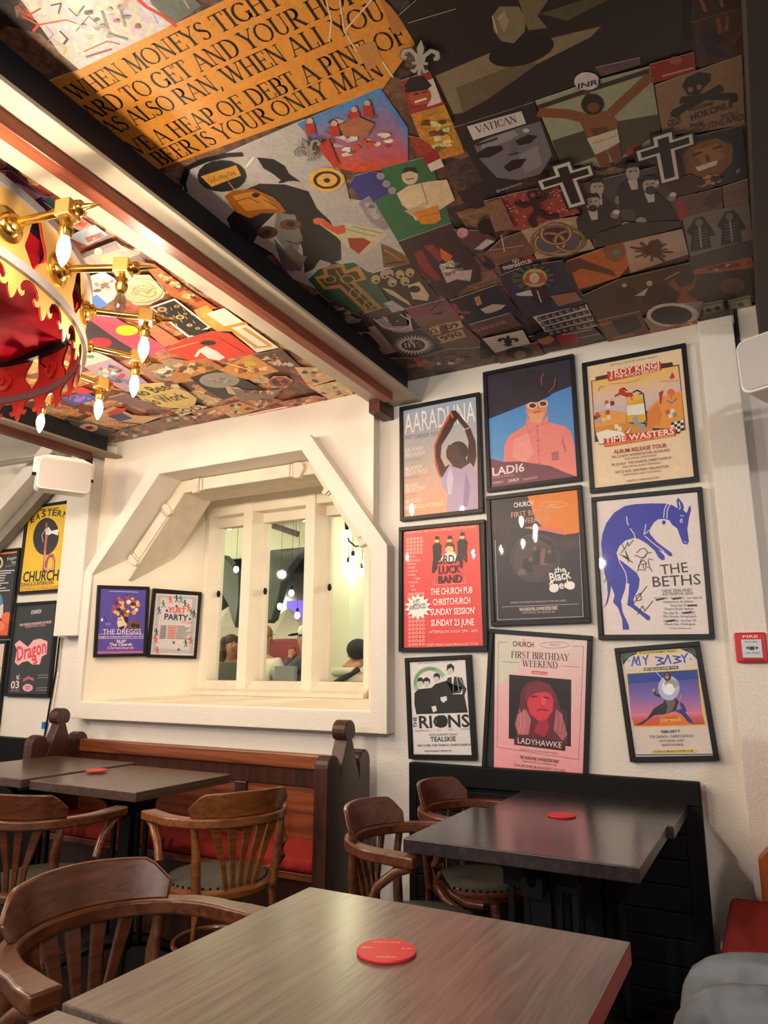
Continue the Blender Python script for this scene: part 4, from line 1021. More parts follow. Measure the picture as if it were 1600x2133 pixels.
t 90 42 48 -25.6 -240.8 30.7 -238.3 9.5 b ON SALE
t 90 42 48 -15.3 -253.5 24.8 -251.1 9.5 b NOW
l 138 132 134 4.7 86 -166 107 4
l 138 132 134 4.7 86 -181 106 4
l 138 132 134 4.7 86 -243 105 5
l 138 132 134 4.7 86 -258 104 5
@P|framed dark poster with orange boulders, cut by the left photo edge|wall|-4595 1711 0.0|430 600
p 52 50 52 -246 283 462 1 -19 -566 -499 -1
p 232 138 76 -246 283 462 1 -2 -15 -460 -2
t 240 236 232 90.5 220.8 194.8 228.9 23.5 - Future
t 240 236 232 133.9 193.2 191.7 196.9 23.3 - You
t 184 180 178 74.6 178 188.5 182 11.6 - Aotearoa Tour
l 232 216 168 16.8 39 212 -1 -13 -5 -10 -9 -7 -12 -3 -14 2 -13 7 -11 10 -7 12 -2 13 2 12 8 9 11 5 13 0 13 -4 13 -9 9 -11 5 -13
l 216 212 210 7.1 -66 158 247 -8
l 216 212 210 7.1 -63 141 210 -5
l 216 212 210 7.1 -59 123 150 -1
l 216 212 210 7.1 -56 106 143 -1
l 216 212 210 7.1 -53 88 135 0
l 216 212 210 7 -49 71 179 -2
l 216 212 210 7 -46 53 102 3
l 216 212 210 7 -42 36 152 0
l 216 212 210 7 -39 19 193 -2
p 74 144 180 95 -51 -1 -21 -11 -17 -20 -13 -26 -6 -29 1 -29 8 -25 14 -19 20 -9 21 1 21 11 18 20 13 27 6 29 -1 29 -9 25 -15 18 -19
p 232 216 204 -14 -112 118 42 10 -93 -143 -23
p 232 88 44 -206 -219 294 39 111 -13 0 -87 -499 4
p 240 112 58 230 -166 -2 -14 -12 -12 -20 -7 -24 -2 -26 3 -22 9 -17 12 -8 15 3 14 12 11 20 8 25 2 25 -4 23 -9 16 -12
p 244 133 74 146 -219 -3 -14 -15 -11 -25 -7 -30 -3 -32 4 -28 9 -20 12 -9 14 3 14 16 12 25 7 31 2 31 -3 28 -9 20 -12
@P|framed peach poster at the left photo edge, under the boulder poster|wall|-4615 1102.5 0.0|430 595
p 233 205 185 -251 254 440 21 16 -513 -594 -22
t 58 42 40 -50.2 99 196.5 110.5 14.6 - CHRISTCHURCH
@C|white print scrawled with red and black graffiti, beside the orange lettered banner|ceil|-1211 -865 0.0|0.5
p 207 198 192 -77 150 250 -132 -5 -103 -299 17 -1 55
l 216 67 47 4.2 -107 112 -2 -27 41 -1
l 216 67 47 5.8 -120 90 11 -31 -25 -5
l 216 67 47 3.9 -109 59 67 -21 12 -17
l 43 36 38 3.3 -42 78 25 -7 -27 -14
l 43 36 38 3.4 -13 55 -1 -21 36 9
l 43 36 38 5.1 -80 25 -2 -22 -20 -5
l 90 86 88 2.6 -47 8 58 13 0 -22
l 138 132 184 2.5 -97 49 -2 -21 -28 -8
l 224 168 74 4.6 -111 19 3 -33 -18 -7
l 176 106 72 3.8 -77 -38 70 -6 21 -19
l 138 74 58 5 -84 -51 71 -13
l 216 207 198 3.9 -124 -55 86 -16
l 110 116 110 6.9 47 16 -32 -49 26 -29
l 126 132 126 5.9 92 7 -30 -42
l 201 166 140 9.6 140 15 -48 -15
p 201 194 188 10 -4 -2 -4 -7 0 -8 4 3 4 5 2 5 -3
p 184 170 154 56 -16 6 -1 6 1 6 -5 -5 -3 -6 -1 -7 4
p 184 170 154 -23 -20 -9 0 -3 5 -3 4 4 4 7 -4 7 -4
p 184 170 154 9 -19 6 3 7 -5 3 -2 0 -2 -4 -5 -6 6
p 184 170 154 66 0 0 -4 -5 -1 -5 2 -3 3 -2 5 8 -4
p 138 140 134 7 -6 6 -2 0 -4 -6 0 -7 0 -3 4 1 6
p 168 88 74 33 27 -6 -3 -2 -4 -6 4 -1 3 1 3 6 1
p 184 170 154 96 6 4 -4 -2 -3 -7 -2 -3 5 -1 3 4 1
p 184 170 154 -2 37 -4 -1 -6 2 2 3 3 1 6 2 1 -5
p 168 88 74 79 -48 4 3 5 3 7 -4 -2 -3 1 -6 -9 2
p 138 140 134 10 -13 -4 -1 -5 0 -4 3 -2 5 7 2 6 -5
p 138 140 134 24 -16 -7 1 -6 3 2 4 4 3 8 -3 -2 -4
p 201 194 188 -31 -10 -4 4 4 2 5 1 4 -3 2 -4 -4 -3
p 47 42 44 26 3 -7 1 -6 0 -5 4 5 2 5 0 7 -2
p 184 170 154 62 10 -5 4 7 1 7 0 0 -5 0 -3 -5 -1
p 138 140 134 89 -19 8 -4 -7 -1 -6 -2 -5 5 -1 5 7 0
p 184 170 154 83 3 -2 2 3 4 6 -4 3 -3 -2 -3 -5 0
p 138 140 134 10 -40 -8 3 1 5 6 1 7 -2 7 -5 -6 -4
p 184 170 154 -12 8 -4 -3 -9 2 -5 5 2 5 9 -3 4 -2
p 184 170 154 -26 -19 -4 -4 -9 2 -1 4 -5 5 7 -2 5 -1
p 168 88 74 65 -23 -8 4 -4 2 -6 5 8 0 8 -1 -2 -4
p 47 42 44 18 23 -9 4 -1 5 6 3 5 -5 7 -2 0 -5
@C|grey print of a pale dress edged with a red sash, above the banner|ceil|-1018 -914 0.0|0.5
p 106 112 106 -20 67 67 -36 10 -59 -82 -8 -35 5
p 216 208 208 -60 40 23 -19 7 -54 -45 2 -18 17
l 210 58 48 8.8 -55 52 3 -26 16 -33 7 -33
l 138 132 128 2 -51 8 -9 -24
l 168 160 154 4.9 38 22 -10 -42
@C|wide orange banner printed with verse in serif capitals|ceil|-913 -1086 0.0|0.25
p 221 148 56 212 53 73 -38 33 -66 19 -104 -141 -89 -717 46 -37 367 129 -16 437 -24 143 -5
t 36 26 20 -513 88.3 118.7 63.5 44.9 s WHEN MONEYS TIGHT
t 36 26 20 -534 22.9 274.6 -8.3 47.9 s ARD TO GET AND YOUR HOR
t 36 26 20 -533.5 -40.1 300.4 -72.2 48.9 s AS ALSO RAN, WHEN ALL YOU
t 36 26 20 -528.7 -126.2 315.3 -151.8 51.3 s VE A HEAP OF DEBT A PINT OF
t 36 26 20 -503.2 -190.6 222.6 -209.1 51.4 s BEER IS YOUR ONLY MAN
l 233 207 166 3.8 209 48 -25 -70 -33 -43
l 233 207 166 3.9 232 23 -36 -81 -2 -61
l 233 207 166 4.4 205 -101 -11 -67 43 2
l 233 207 166 4.7 234 -173 1 -51
l 233 207 166 4.2 196 -58 112 47
p 201 138 74 201 -107 44 -7 -10 -55 -48 -12
p 184 124 60 308 -11 10 -40 9 -69 -36 4
@C|large pale print of a long dark-haired face, under the orange banner|ceil|-1162 -1730 0.0|0.35
p 189 183 180 -199 405 413 2 -18 -112 -3 -126 -42 -99 71 -59 -35 -203 -22 -136 -154 -5 -92 135 -150 -140 -42 109 36 169 -77 376
p 33 31 34 -103 256 53 2 65 -39 45 -59 -23 -83 3 -70 -31 -118 -53 -92 -44 -5 -24 40 -56 -41 -43 -7 79 128 46 102 20 72 -15 42 -95 -43 -98 -73 -5 -105 -19 -122 -34 2 29 188 21 130 32 67 60 24
p 138 133 131 -87 120 44 -35 -50 -117 -71 -67 -22 39 25 101
p 106 102 100 -181 15 -7 -101 20 -66 -48 -46 -50 40
p 107 74 50 -54 33 -9 -8 -12 -4 -14 0 -14 4 -11 9 -6 10 -1 12 4 10 9 8 12 4 14 0 13 -5 11 -8 7 -10 1 -12
p 47 38 31 -71 44 -4 -4 -5 -2 -6 -1 -6 2 -4 3 -2 5 0 5 2 5 5 4 5 3 6 0 5 -1 4 -4 3 -4 0 -6
p 90 58 38 -148 34 -10 -9 -14 -6 -15 -1 -14 5 -11 8 -5 12 0 13 6 12 11 9 13 5 15 1 14 -4 10 -9 6 -11 0 -13
p 42 30 24 -166 44 -5 -5 -6 -3 -7 -1 -6 2 -5 4 -2 5 1 7 3 5 5 5 6 3 7 1 6 -2 5 -4 2 -5 -1 -6
l 74 68 67 6.9 -150 -21 20 -29 36 6
l 28 26 28 17.2 -254 366 61 45 67 1 68 -13 41 -18
l 28 26 28 9.2 -245 372 -24 -38
p 28 26 28 13 352 37 -28 12 -39 -9 -33 11 -44 -18 14 -29 10 -5 42 -10 33
l 28 26 28 6.2 23 240 -18 -6 18 -4
l 236 232 230 5.8 -40 335 45 21
p 42 42 44 -62 304 -23 -19 -29 -11 -32 -1 -29 9 -21 18 -11 23 2 26 14 23 23 17 29 10 30 0 27 -9 21 -16 11 -22 -1 -25
p 224 166 68 -183 366 123 -11 -15 -42 -112 2
t 42 32 24 -177.9 329.9 -83 324.3 18.7 - God's Way Out
l 224 166 68 3.3 -127 309 -8 -41
p 168 100 31 -182 262 39 9 64 -22 28 -60 1 -34 -10 -45 -39 14 -32 19 -26 -3 -24 -1 -19 46
p 216 148 56 -159 253 66 -12 20 -42 -2 -63 -44 23 -50 15
p 42 26 16 -82 216 -4 -3 -4 -1 -5 0 -5 1 -3 3 -2 4 0 4 2 4 3 3 5 1 5 0 4 -1 4 -3 2 -4 0 -4
l 106 58 18 3.6 -165 227 49 -5 9 -37
l 106 58 18 3.6 -84 194 14 -50
p 122 106 100 -200 -79 56 49 -12 -33 3 -55 15 -8 -50 -44 -54 -15 -24 27
p 232 184 92 186 155 -15 -16 -20 -10 -22 -2 -21 6 -16 14 -9 19 -1 20 8 20 15 15 20 9 22 1 20 -6 15 -13 9 -17 2 -20
l 58 44 24 9.9 170 162 -7 -8 -9 -6 -11 -3 -11 0 -10 3 -10 5 -6 8 -4 10 -1 10 3 10 5 8 9 7 10 4 10 2 11 -2 10 -4 8 -7 5 -8 3 -10 -1 -10 -4 -9
p 58 44 24 146 172 -6 -5 -8 1 -5 6 1 8 7 5 8 -1 5 -6
@C|blue-sky print of soldiers on horseback over a red field|ceil|-853 -1472 0.0|0.5
g 3 63 140 207 201 192 174 216 80 44 -121 146 252 2 2 -155 -70 -143 -144 61 -43 44
p 232 220 198 25 6 -4 -8 -6 -1 -6 0 -7 5 -2 11 13 -3
p 138 90 58 -70 80 -4 10 12 -2 11 -4 -5 -7 -2 -8 -10 4
p 232 220 198 -63 -22 -14 2 0 12 13 0 13 2 2 -11 -3 -9
p 138 90 58 -34 -19 -12 -2 -9 0 -3 7 1 5 6 1 8 -2
p 178 58 42 26 96 -8 0 -10 3 4 7 4 5 7 -5 5 -5
p 178 58 42 59 -36 9 -9 -10 -2 -10 1 0 8 1 4 5 2
p 138 90 58 87 68 -9 -4 -8 0 -9 5 -3 9 11 -2 10 2
p 232 220 198 18 -17 12 3 8 3 6 -7 -2 -6 -4 -4 -11 0
p 201 184 160 -66 19 -6 2 -8 7 6 10 11 -9 3 -5 9 -11
p 138 90 58 7 57 4 -6 4 -8 -11 2 -13 -2 -1 11 5 8
p 216 80 44 -31 93 9 -8 7 -5 -5 -4 -7 -7 -6 9 -3 7
p 240 232 218 78 -29 -9 -4 -7 2 -8 5 -3 11 13 -4 11 0
p 240 232 218 13 82 3 -7 -8 -4 -10 4 -3 8 7 2 7 6
p 232 220 198 -21 36 9 -6 -6 -6 -8 -3 -11 4 -2 10 10 3
p 232 220 198 47 12 10 2 8 -2 5 -6 0 -7 -9 -3 -8 7
p 47 74 106 -50 60 -1 11 11 4 13 -2 8 -11 -9 -6 -10 -1
p 240 232 218 -59 -2 -11 6 7 6 10 2 13 -6 -4 -10 -7 -9
p 201 184 160 -32 40 6 -3 3 -7 -7 -5 -8 7 -9 7 5 7
p 138 90 58 -71 40 -7 10 -12 8 11 4 10 -1 6 -7 -1 -7
p 138 90 58 23 82 0 10 -4 6 8 1 8 -2 0 -6 1 -10
p 201 184 160 -11 93 -10 3 -8 5 -3 10 12 3 10 -8 7 -8
p 216 80 44 23 45 -10 3 0 7 3 3 6 0 12 -3 -2 -9
p 216 80 44 -31 59 0 10 7 4 12 2 4 -11 -2 -7 -9 -4
p 216 80 44 -29 0 11 5 5 -11 -2 -8 -8 -1 -13 0 0 11
p 58 42 38 -38 60 9 -9 0 -6 -2 -4 -7 -2 -8 6 0 8
p 232 220 198 -45 42 -4 6 -7 11 14 -4 10 -2 2 -9 -5 -7
p 58 42 38 16 -2 -5 -3 -11 0 -4 10 5 8 10 -7 8 -3
p 216 80 44 27 -16 -7 -3 -13 2 -3 12 10 5 8 -6 12 -4
p 240 232 218 -1 33 -3 -9 -7 -5 -12 3 -8 11 9 5 10 3
p 47 74 106 -37 117 11 -2 6 -7 -2 -5 -4 -7 -13 4 -7 11
p 232 220 198 10 42 -8 -6 -11 8 0 10 11 -1 10 2 9 -10
p 232 220 198 70 -8 -8 -2 -9 8 9 4 6 9 13 -8 0 -11
p 216 80 44 -16 83 -2 8 10 -5 5 -2 4 -6 -8 -1 -5 1
p 216 80 44 11 -1 -3 -8 -10 6 -3 8 2 8 12 2 3 -11
p 216 168 136 -77 135 -7 -6 -7 1 -4 5 2 8 7 6 8 0 3 -6
p 184 56 44 -102 138 23 -10 -17 -35 -24 11
p 216 168 136 -25 97 -7 -5 -7 0 -4 5 2 9 7 6 7 0 4 -6
p 184 56 44 -50 100 23 -10 -16 -36 -24 11
p 216 168 136 47 114 -6 -6 -7 0 -4 6 2 8 6 6 7 0 4 -6
p 184 56 44 24 117 22 -10 -14 -35 -24 11
p 216 168 136 87 117 -6 -6 -7 0 -4 6 2 8 6 6 7 0 4 -6
p 184 56 44 64 120 22 -10 -13 -34 -24 10
p 184 112 74 -26 87 61 9 28 -45 -40 -31 -56 29
p 194 58 42 -117 61 42 0 -28 -99 -21 -7
@C|round blue paper disc beside the green beer print|ceil|-920 -1639 0.0|0.25
p 56 58 134 -56 38 35 25 50 -5 30 -28 -20 -89 -27 -27 -73 44
@C|green print of a man hugging a large glass of beer|ceil|-874 -1739 0.0|0.3
p 47 112 73 14 156 146 -21 -64 -313 -201 -11 25 184 8 39 55 13
p 217 198 166 97 76 -8 -12 -10 -10 -11 -4 -10 2 -7 7 -3 12 1 14 5 14 8 12 11 9 10 4 9 -2 7 -7 3 -11 0 -13
p 44 38 34 56 107 24 21 27 -15 -5 -30 -17 23
l 58 42 34 3.7 58 78 24 -6
p 227 205 164 5 35 46 15 60 -10 55 -18 -16 -100 -55 -20 -63 -17 -34 1 4 65 -7 26
l 168 148 122 3.8 91 40 -22 -91
l 168 148 122 4.1 -4 -34 73 -17
p 201 177 138 -13 -52 62 1 13 -29 -64 -5
p 224 144 44 7 -73 88 -2 -22 -73 -25 -10 -41 18
p 233 214 168 4 23 70 -6 -16 -62 -59 -2
l 184 112 32 5.1 18 -102 58 -8
p 154 146 160 10 122 -7 -8 -10 -2 -6 6 -1 10 6 11 9 5 8 -3 4 -8
p 154 146 160 10 83 -8 -8 -10 -2 -6 6 -1 11 6 10 9 6 8 -3 4 -8
p 154 146 160 11 47 -8 -8 -10 -2 -6 6 -1 11 6 11 9 5 9 -2 4 -9
@C|cut-out of a robed figure in cream and red|ceil|-1102 -1809 0.0|0.3
p 207 200 160 -66 117 30 -9 10 -55 50 -4 85 -91 1 -27 -135 -71 -21 60 -2 85
p 216 90 52 -65 115 28 -9 11 -53 37 -7 -18 -39 -31 2 -10 32
p 216 112 74 -40 94 -5 -5 -7 -4 -7 -1 -6 2 -5 4 -3 6 1 7 2 7 6 5 6 3 7 1 6 -2 5 -4 2 -6 0 -6
p 168 56 42 -19 -23 47 -23 12 -34 -71 -42 -9 45
l 138 138 106 4.2 -3 29 71 -86
l 138 138 106 4.2 31 23 68 -78
@C|grey cut-out of two carved cherubs|ceil|-978 -1767 0.0|0.6
p 154 144 150 -18 78 47 15 -5 -70 -14 -102 -22 -6 -20 58
p 194 184 188 1 17 -8 8 -3 8 6 7 10 -4 12 -6 -6 -10
p 106 96 102 21 41 -7 -4 -6 1 -5 4 -6 11 11 6 7 -12
p 194 184 188 11 -9 -3 -6 -8 -8 -12 8 0 13 9 8 12 -8
p 176 166 170 17 57 -11 -5 -4 -6 -9 4 2 7 1 7 11 4
p 194 184 188 -6 22 12 -5 -8 -7 -9 -8 -5 12 -10 9 12 4
p 194 184 188 -8 15 1 9 10 -4 10 -1 -3 -8 -4 -8 -14 0
p 176 166 170 2 25 1 -11 -10 -5 -7 7 -13 6 9 6 10 7
p 176 166 170 -21 19 2 10 9 7 7 -9 5 -6 0 -11 -13 2
p 176 166 170 5 35 8 -7 -8 -5 -4 -2 -7 2 -2 6 1 11
@C|small brown cut-out of a folded cloak, beside the green cross|ceil|-1030 -2001 0.0|0.8
p 122 90 52 -6 88 16 -24 31 -90 -19 -53 -90 33
l 184 146 90 5.7 -13 50 21 -79
l 58 40 24 8.1 -47 -29 62 -18
@C|dark print of dancers in red and white costume|ceil|-907 -2137 0.0|0.6
p 55 41 42 -72 207 200 11 -14 -303 -28 -76 -171 -26 7 143 -17 98
p 138 47 44 -56 117 34 9 -11 -105 -5 -101 -25 -2 -11 96
p 143 58 52 -6 144 34 -6 3 -94 -29 -13
p 216 112 44 39 106 21 -64 -32 -39 -9 47
p 194 184 174 -8 8 58 11 -10 -80 49 -11 -36 -72 -40 37 -43 -9
p 138 122 112 10 -54 11 4 9 7 6 -11 0 -11 -10 0 -8 0
p 90 74 70 -2 -35 10 -5 5 -8 -1 -11 -11 -2 -10 7 -3 13
p 216 207 198 -1 17 11 -5 8 -5 -5 -8 -6 -3 -7 2 1 7
p 138 122 112 11 -66 -11 -8 -12 4 -2 12 4 6 7 3 4 -7
p 138 122 112 36 -53 3 14 12 -4 6 0 10 -9 -10 -7 -11 -6
p 90 74 70 29 -21 -7 8 -1 8 7 2 7 4 10 -8 -10 -6
p 138 122 112 57 -4 7 -7 -5 -8 -8 2 -10 2 6 9 3 9
p 216 207 198 17 -43 -10 -10 -12 8 -9 10 13 4 5 3 14 0
p 216 207 198 44 -65 -5 -6 -10 -4 -2 12 3 8 7 -1 5 -3
p 90 74 70 29 -33 5 8 4 9 12 -2 -3 -12 -1 -8 -9 -3
p 90 74 70 18 -28 -11 4 1 14 12 -3 13 2 3 -14 -9 -8
p 216 207 198 24 -7 4 10 9 -7 4 -9 -1 -12 -12 3 -7 7
@C|green print with a large ornate gold cross|ceil|-1292 -2100 0.0|0.3
p 44 90 65 -93 112 71 41 52 4 85 -24 18 -104 -53 -287 -111 33 -73 111 -2 125
p 185 138 74 -64 115 43 0 18 42 82 -15 -14 -43 57 6 -20 -93 -49 3 0 -235 -83 -2 9 228 -60 16
p 75 66 40 -56 95 40 -5 22 48 52 -10 -13 -48 52 2 -11 -54 -52 -3 -2 -225 -42 4 7 225 -59 10
l 185 168 106 5.3 -2 67 -5 -6 -7 -5 -7 -2 -8 0 -6 3 -5 4 -2 7 0 7 2 8 4 6 6 6 7 3 8 1 6 -1 6 -4 3 -5 2 -7 -1 -8 -3 -7
l 185 168 106 5.3 60 34 -6 -7 -7 -5 -9 -2 -8 0 -8 4 -6 5 -4 8 0 8 2 9 5 7 6 6 8 4 9 1 8 -2 7 -4 4 -7 2 -8 0 -8 -3 -9
l 185 168 106 5.7 31 -62 -7 -10 -8 -8 -9 -5 -8 -2 -6 2 -4 6 -1 8 1 11 4 11 7 11 8 9 8 6 8 4 7 -1 5 -4 3 -7 0 -9 -3 -11 -5 -11
l 185 168 106 6 33 -165 -6 -8 -7 -7 -7 -4 -7 -1 -6 2 -4 5 -2 8 0 9 3 9 6 9 6 7 7 6 8 2 6 -1 5 -3 3 -6 1 -8 -2 -10 -4 -9
l 185 168 106 5 34 123 -16 -82 0 -146 -3 -86
@C|sepia print of a crowd around an open coffin|ceil|-1113 -2209 0.0|0.5
p 58 52 44 -56 143 68 6 100 -7 -6 -276 -117 -14 -91 -3 44 151
p 184 166 132 -32 98 -14 -17 -15 -5 -8 9 1 19 11 19 15 11 12 -2 4 -14
p 42 36 30 -45 89 -7 -5 -6 4 0 8 6 4 7 -3
p 184 166 132 12 112 -13 -16 -14 -5 -9 9 1 18 11 19 14 11 12 -2 4 -14
p 42 36 30 0 104 -7 -5 -6 3 0 8 6 5 7 -4
p 184 166 132 31 109 -13 -16 -14 -5 -9 9 1 18 11 20 14 10 12 -2 4 -14
p 42 36 30 19 101 -7 -4 -6 3 0 8 6 4 7 -3
p 184 166 132 63 85 -13 -16 -14 -5 -9 8 1 19 10 19 14 12 12 -3 4 -14
p 42 36 30 51 77 -7 -5 -6 3 0 8 6 5 7 -4
p 184 166 132 100 80 -12 -16 -14 -5 -8 9 0 18 10 19 14 11 11 -2 5 -14
p 42 36 30 88 72 -6 -5 -6 4 0 7 6 5 6 -3
p 184 166 132 58 34 -13 -17 -14 -5 -9 9 1 19 10 20 15 12 12 -2 4 -15
p 42 36 30 46 25 -7 -4 -6 3 0 8 6 5 7 -3
p 184 166 132 13 50 -13 -17 -15 -5 -9 9 2 19 10 20 15 12 12 -2 4 -15
p 42 36 30 0 42 -6 -5 -7 3 0 8 7 5 6 -3
p 201 182 140 -55 47 27 -38 17 -101 -6 -46 -15 57 -20 77
p 205 189 152 40 13 51 4 -9 -108 -25 -37 -45 41
p 42 36 30 71 -35 -6 -9 -8 -5 -9 -2 -9 3 -6 5 -4 9 -1 10 3 9 6 8 8 6 8 1 9 -2 6 -6 4 -8 1 -10
@C|black print of a carved face in pale lines, by the beam|ceil|-1272 -2467 0.0|0.3
p 44 42 43 -51 127 135 -19 -21 -250 -157 51
p 162 156 154 -46 86 59 7 -18 -87 59 -31 52 69 -11 43 -42 -171 -64 23 -39 71
l 216 208 204 6.5 -45 105 4 -79 27 -55
l 216 208 204 6.4 -1 101 -2 -56 40 -12
l 216 208 204 6.4 71 82 13 -64 -31 -82
l 216 208 204 6.9 -20 -6 29 -35 52 13
p 44 42 43 31 36 -10 -8 -14 1 -9 11 1 13 11 8 13 -1 9 -11
@C|brown print of a numbered wooden hymn board|ceil|-1085 -2693 0.0|0.5
p 107 74 53 -98 159 172 26 18 -247 -34 -92 -182 26
p 184 142 92 -55 164 165 24 -5 -34 -165 -21
t 58 38 24 -54.8 144.3 90.2 161.2 22.8 b HYMNS
p 201 168 120 -67 137 51 3 -22 -70 -41 11
p 201 168 120 16 152 71 1 -15 -70 -69 -4
t 42 28 20 -79.4 87.9 -36.1 89.9 42.2 b 22
t 42 28 20 3.6 93.4 64.4 97.4 41.4 b 09
p 185 154 106 -68 54 130 15 -13 -76 -124 -10
t 42 28 20 -75.3 0.7 45.1 16.1 42.6 b 1990
@C|charcoal print of a spiky white sunburst with a monogram|ceil|-1292 -2672 0.0|0.25
p 44 39 41 -99 123 206 12 20 -238 -162 -20 -64 93
p 219 205 187 69 -23 28 -26 -34 15 23 -32 -32 23 17 -38 -27 30 10 -41 -21 35 2 -43 -13 40 -6 -43 -7 42 -13 -41 1 43 -20 -38 9 42 -27 -33 17 40 -32 -27 23 36 -36 -20 30 31 -39 -12 34 24 -39 -4 37 16 -38 5 38 8 -36 13 39 0 -33 20 38 -8 -28 26 34 -15 -22 32 31 -23 -16 36 26 -28 -9 38 20 -33 -2 39 13 -36 6 39 6 -39 13 37 -1 -39 19 34 -9 -38 25 30 -15 -37 30 25 -22 -33 34 18 -27 -28 36 11 -31 -23 37 4 -35 -16 37 -5 -36 -8 35 -12 -38 0 33 -20
p 44 39 41 63 -20 -13 -18 -19 -12 -21 -4 -21 6 -16 14 -10 20 -2 23 6 22 14 18 19 11 21 4 20 -6 16 -14 10 -19 2 -22
t 227 214 196 -32.7 -0.4 45.8 -28.2 47.4 s IHS
l 227 214 196 7.4 27 61 -11 -42
l 227 214 196 6 9 49 29 -5
@C|beige print of a blue-black tumbling figure|ceil|-1412 -2560 0.0|0.3
p 168 147 124 -51 133 121 1 -30 -267 -98 -3
p 35 40 64 -43 81 55 2 -4 -61 -14 -81 -30 -18 -7 60 -22 34
p 35 40 64 4 71 -13 -14 -14 -2 -6 12 6 18 13 14 13 1 6 -11
@C|thin print of a white-gowned sleeper|ceil|-1246 -2342 0.0|0.6
p 90 74 70 -88 30 113 9 69 -54 -42 -14 -134 5
p 185 179 182 33 70 36 2 15 -90 -60 4
l 138 176 200 9.7 29 64 23 -75
@C|dark narrow print of reclining figures along the beam|ceil|-1403 -2291 0.0|0.6
p 47 36 34 -1 221 3 -138 57 -121 -39 -136 -67 35 17 185
p 90 58 42 -3 116 8 5 13 7 2 -14 4 -20 -19 9 -15 0
p 138 122 112 -14 -36 7 22 -4 16 16 0 10 -6 -1 -12 -8 -10
p 168 154 144 26 -70 -19 -3 -9 14 9 13 9 12 9 -10 18 -11
p 168 154 144 30 10 -10 -15 -13 11 -12 12 17 9 12 6 8 -11
p 168 154 144 18 88 1 -8 -1 -15 -15 5 -11 8 5 14 14 5
p 90 58 42 43 70 -10 -13 -13 0 -13 3 -2 16 13 12 12 -9
p 122 74 48 -13 -39 -12 15 19 10 14 18 6 -20 -5 -10 -6 -12
p 168 154 144 4 -17 -3 -23 2 -11 -12 -20 -18 11 2 19 6 21
p 168 154 144 3 0 15 -11 5 -11 0 -16 -15 2 -16 1 3 16
p 168 154 144 25 51 -14 -8 -11 7 -17 9 20 9 9 1 18 0
p 138 122 112 -5 -37 16 2 5 -10 15 -13 -19 -6 -21 -12 -5 22
p 90 58 42 -4 96 -1 12 13 1 19 0 -1 -20 -17 -9 -10 9
@C|mauve print of a boat on a flat sea|ceil|-1080 -2447 0.0|0.4
g 3 106 74 92 138 90 98 122 90 72 -84 93 178 -3 -6 -195 -184 29
l 58 42 42 6.4 5 32 66 53
p 74 47 42 -15 6 69 0 -27 -23
p 138 74 82 -84 93 73 -3 -5 -66 -74 -7
@C|long dusky print of sprawled bodies above the arms-raised poster|ceil|-1266 -2857 0.0|0.9
p 90 63 54 -214 143 153 -81 166 18 141 -51 -52 -138 -268 -12 -121 37
p 58 40 36 -60 -65 -9 3 -12 16 18 14 15 -3 -1 -16 3 -17
p 106 80 72 -2 -31 -10 2 -9 4 0 17 13 21 13 -16 -2 -16
p 138 106 88 -75 -68 17 18 9 5 10 -1 0 -13 0 -26 -20 5
p 176 58 52 -46 -59 -21 1 -7 14 -12 20 21 12 19 1 10 -21
p 106 80 72 -31 -17 -11 16 -15 8 9 22 20 13 16 -16 -6 -23
p 176 58 52 -73 16 -10 19 11 25 22 8 10 -19 -5 -18 -10 -24
p 138 106 88 -47 22 2 23 22 9 4 -23 3 -14 -12 -7 -17 -8
p 58 40 36 158 -24 -16 9 14 14 12 0 12 -6 -5 -16 -9 -12
p 176 58 52 23 -25 -16 8 -17 -1 0 23 17 12 11 -10 19 -10
p 176 58 52 32 11 -8 -6 -12 4 -3 18 13 18 14 -10 17 -12
p 58 40 36 -107 -48 -20 -15 -18 15 3 27 18 19 12 -15 8 -11
p 58 40 36 3 44 16 1 3 -15 -4 -12 -9 -16 -13 9 3 17
p 201 184 168 24 -34 -6 -24 -19 0 -4 16 0 10 7 9 11 0
p 138 106 88 -119 27 16 -11 13 -19 -17 -22 -20 -2 -16 12 8 23
p 106 80 72 37 25 -1 -20 7 -17 -16 -19 -18 13 -7 23 14 24
p 176 58 52 -76 17 9 24 21 6 8 -17 -1 -16 -9 -22 -15 12
p 138 106 88 129 -68 -21 -1 1 28 18 9 12 -1 12 -11 -3 -25
p 201 184 168 48 -80 2 23 14 16 12 -12 16 -11 -14 -19 -13 4
p 168 122 100 -50 -8 -17 -15 -21 -2 -12 22 20 16 15 18 6 -20
p 58 40 36 135 -68 4 28 16 15 13 -13 14 -12 -12 -20 -18 -12
p 138 106 88 -38 -47 3 24 20 18 20 -11 1 -26 -18 -9 -15 -12
p 106 80 72 64 16 14 11 15 7 2 -17 1 -15 -13 -23 -7 25
p 138 106 88 118 -48 -6 -20 -9 -22 -21 4 -6 23 11 21 16 -1
p 168 122 100 -17 -13 -22 -10 -12 19 4 21 13 6 19 12 -5 -24
p 176 58 52 92 -5 -6 10 -8 18 18 1 7 -3 13 -9 -7 -22
p 168 122 100 105 -51 -9 13 12 11 13 16 3 -21 0 -12 -7 -21
@C|large near-black print of a stoneware jug casting a shadow on a plank|ceil|-404 -1394 0.0|0.35
p 39 35 30 -185 229 62 19 231 -97 271 -144 -12 -170 -98 20 -249 -9 -102 2 -116 12 11 43 3 146 0 107
p 138 124 94 -179 40 140 1 247 -50 -28 -18 -128 -15 -145 -48 -71 -12 -23 7
p 106 95 70 -149 -17 185 -1 16 -24 -145 -48 -71 -12
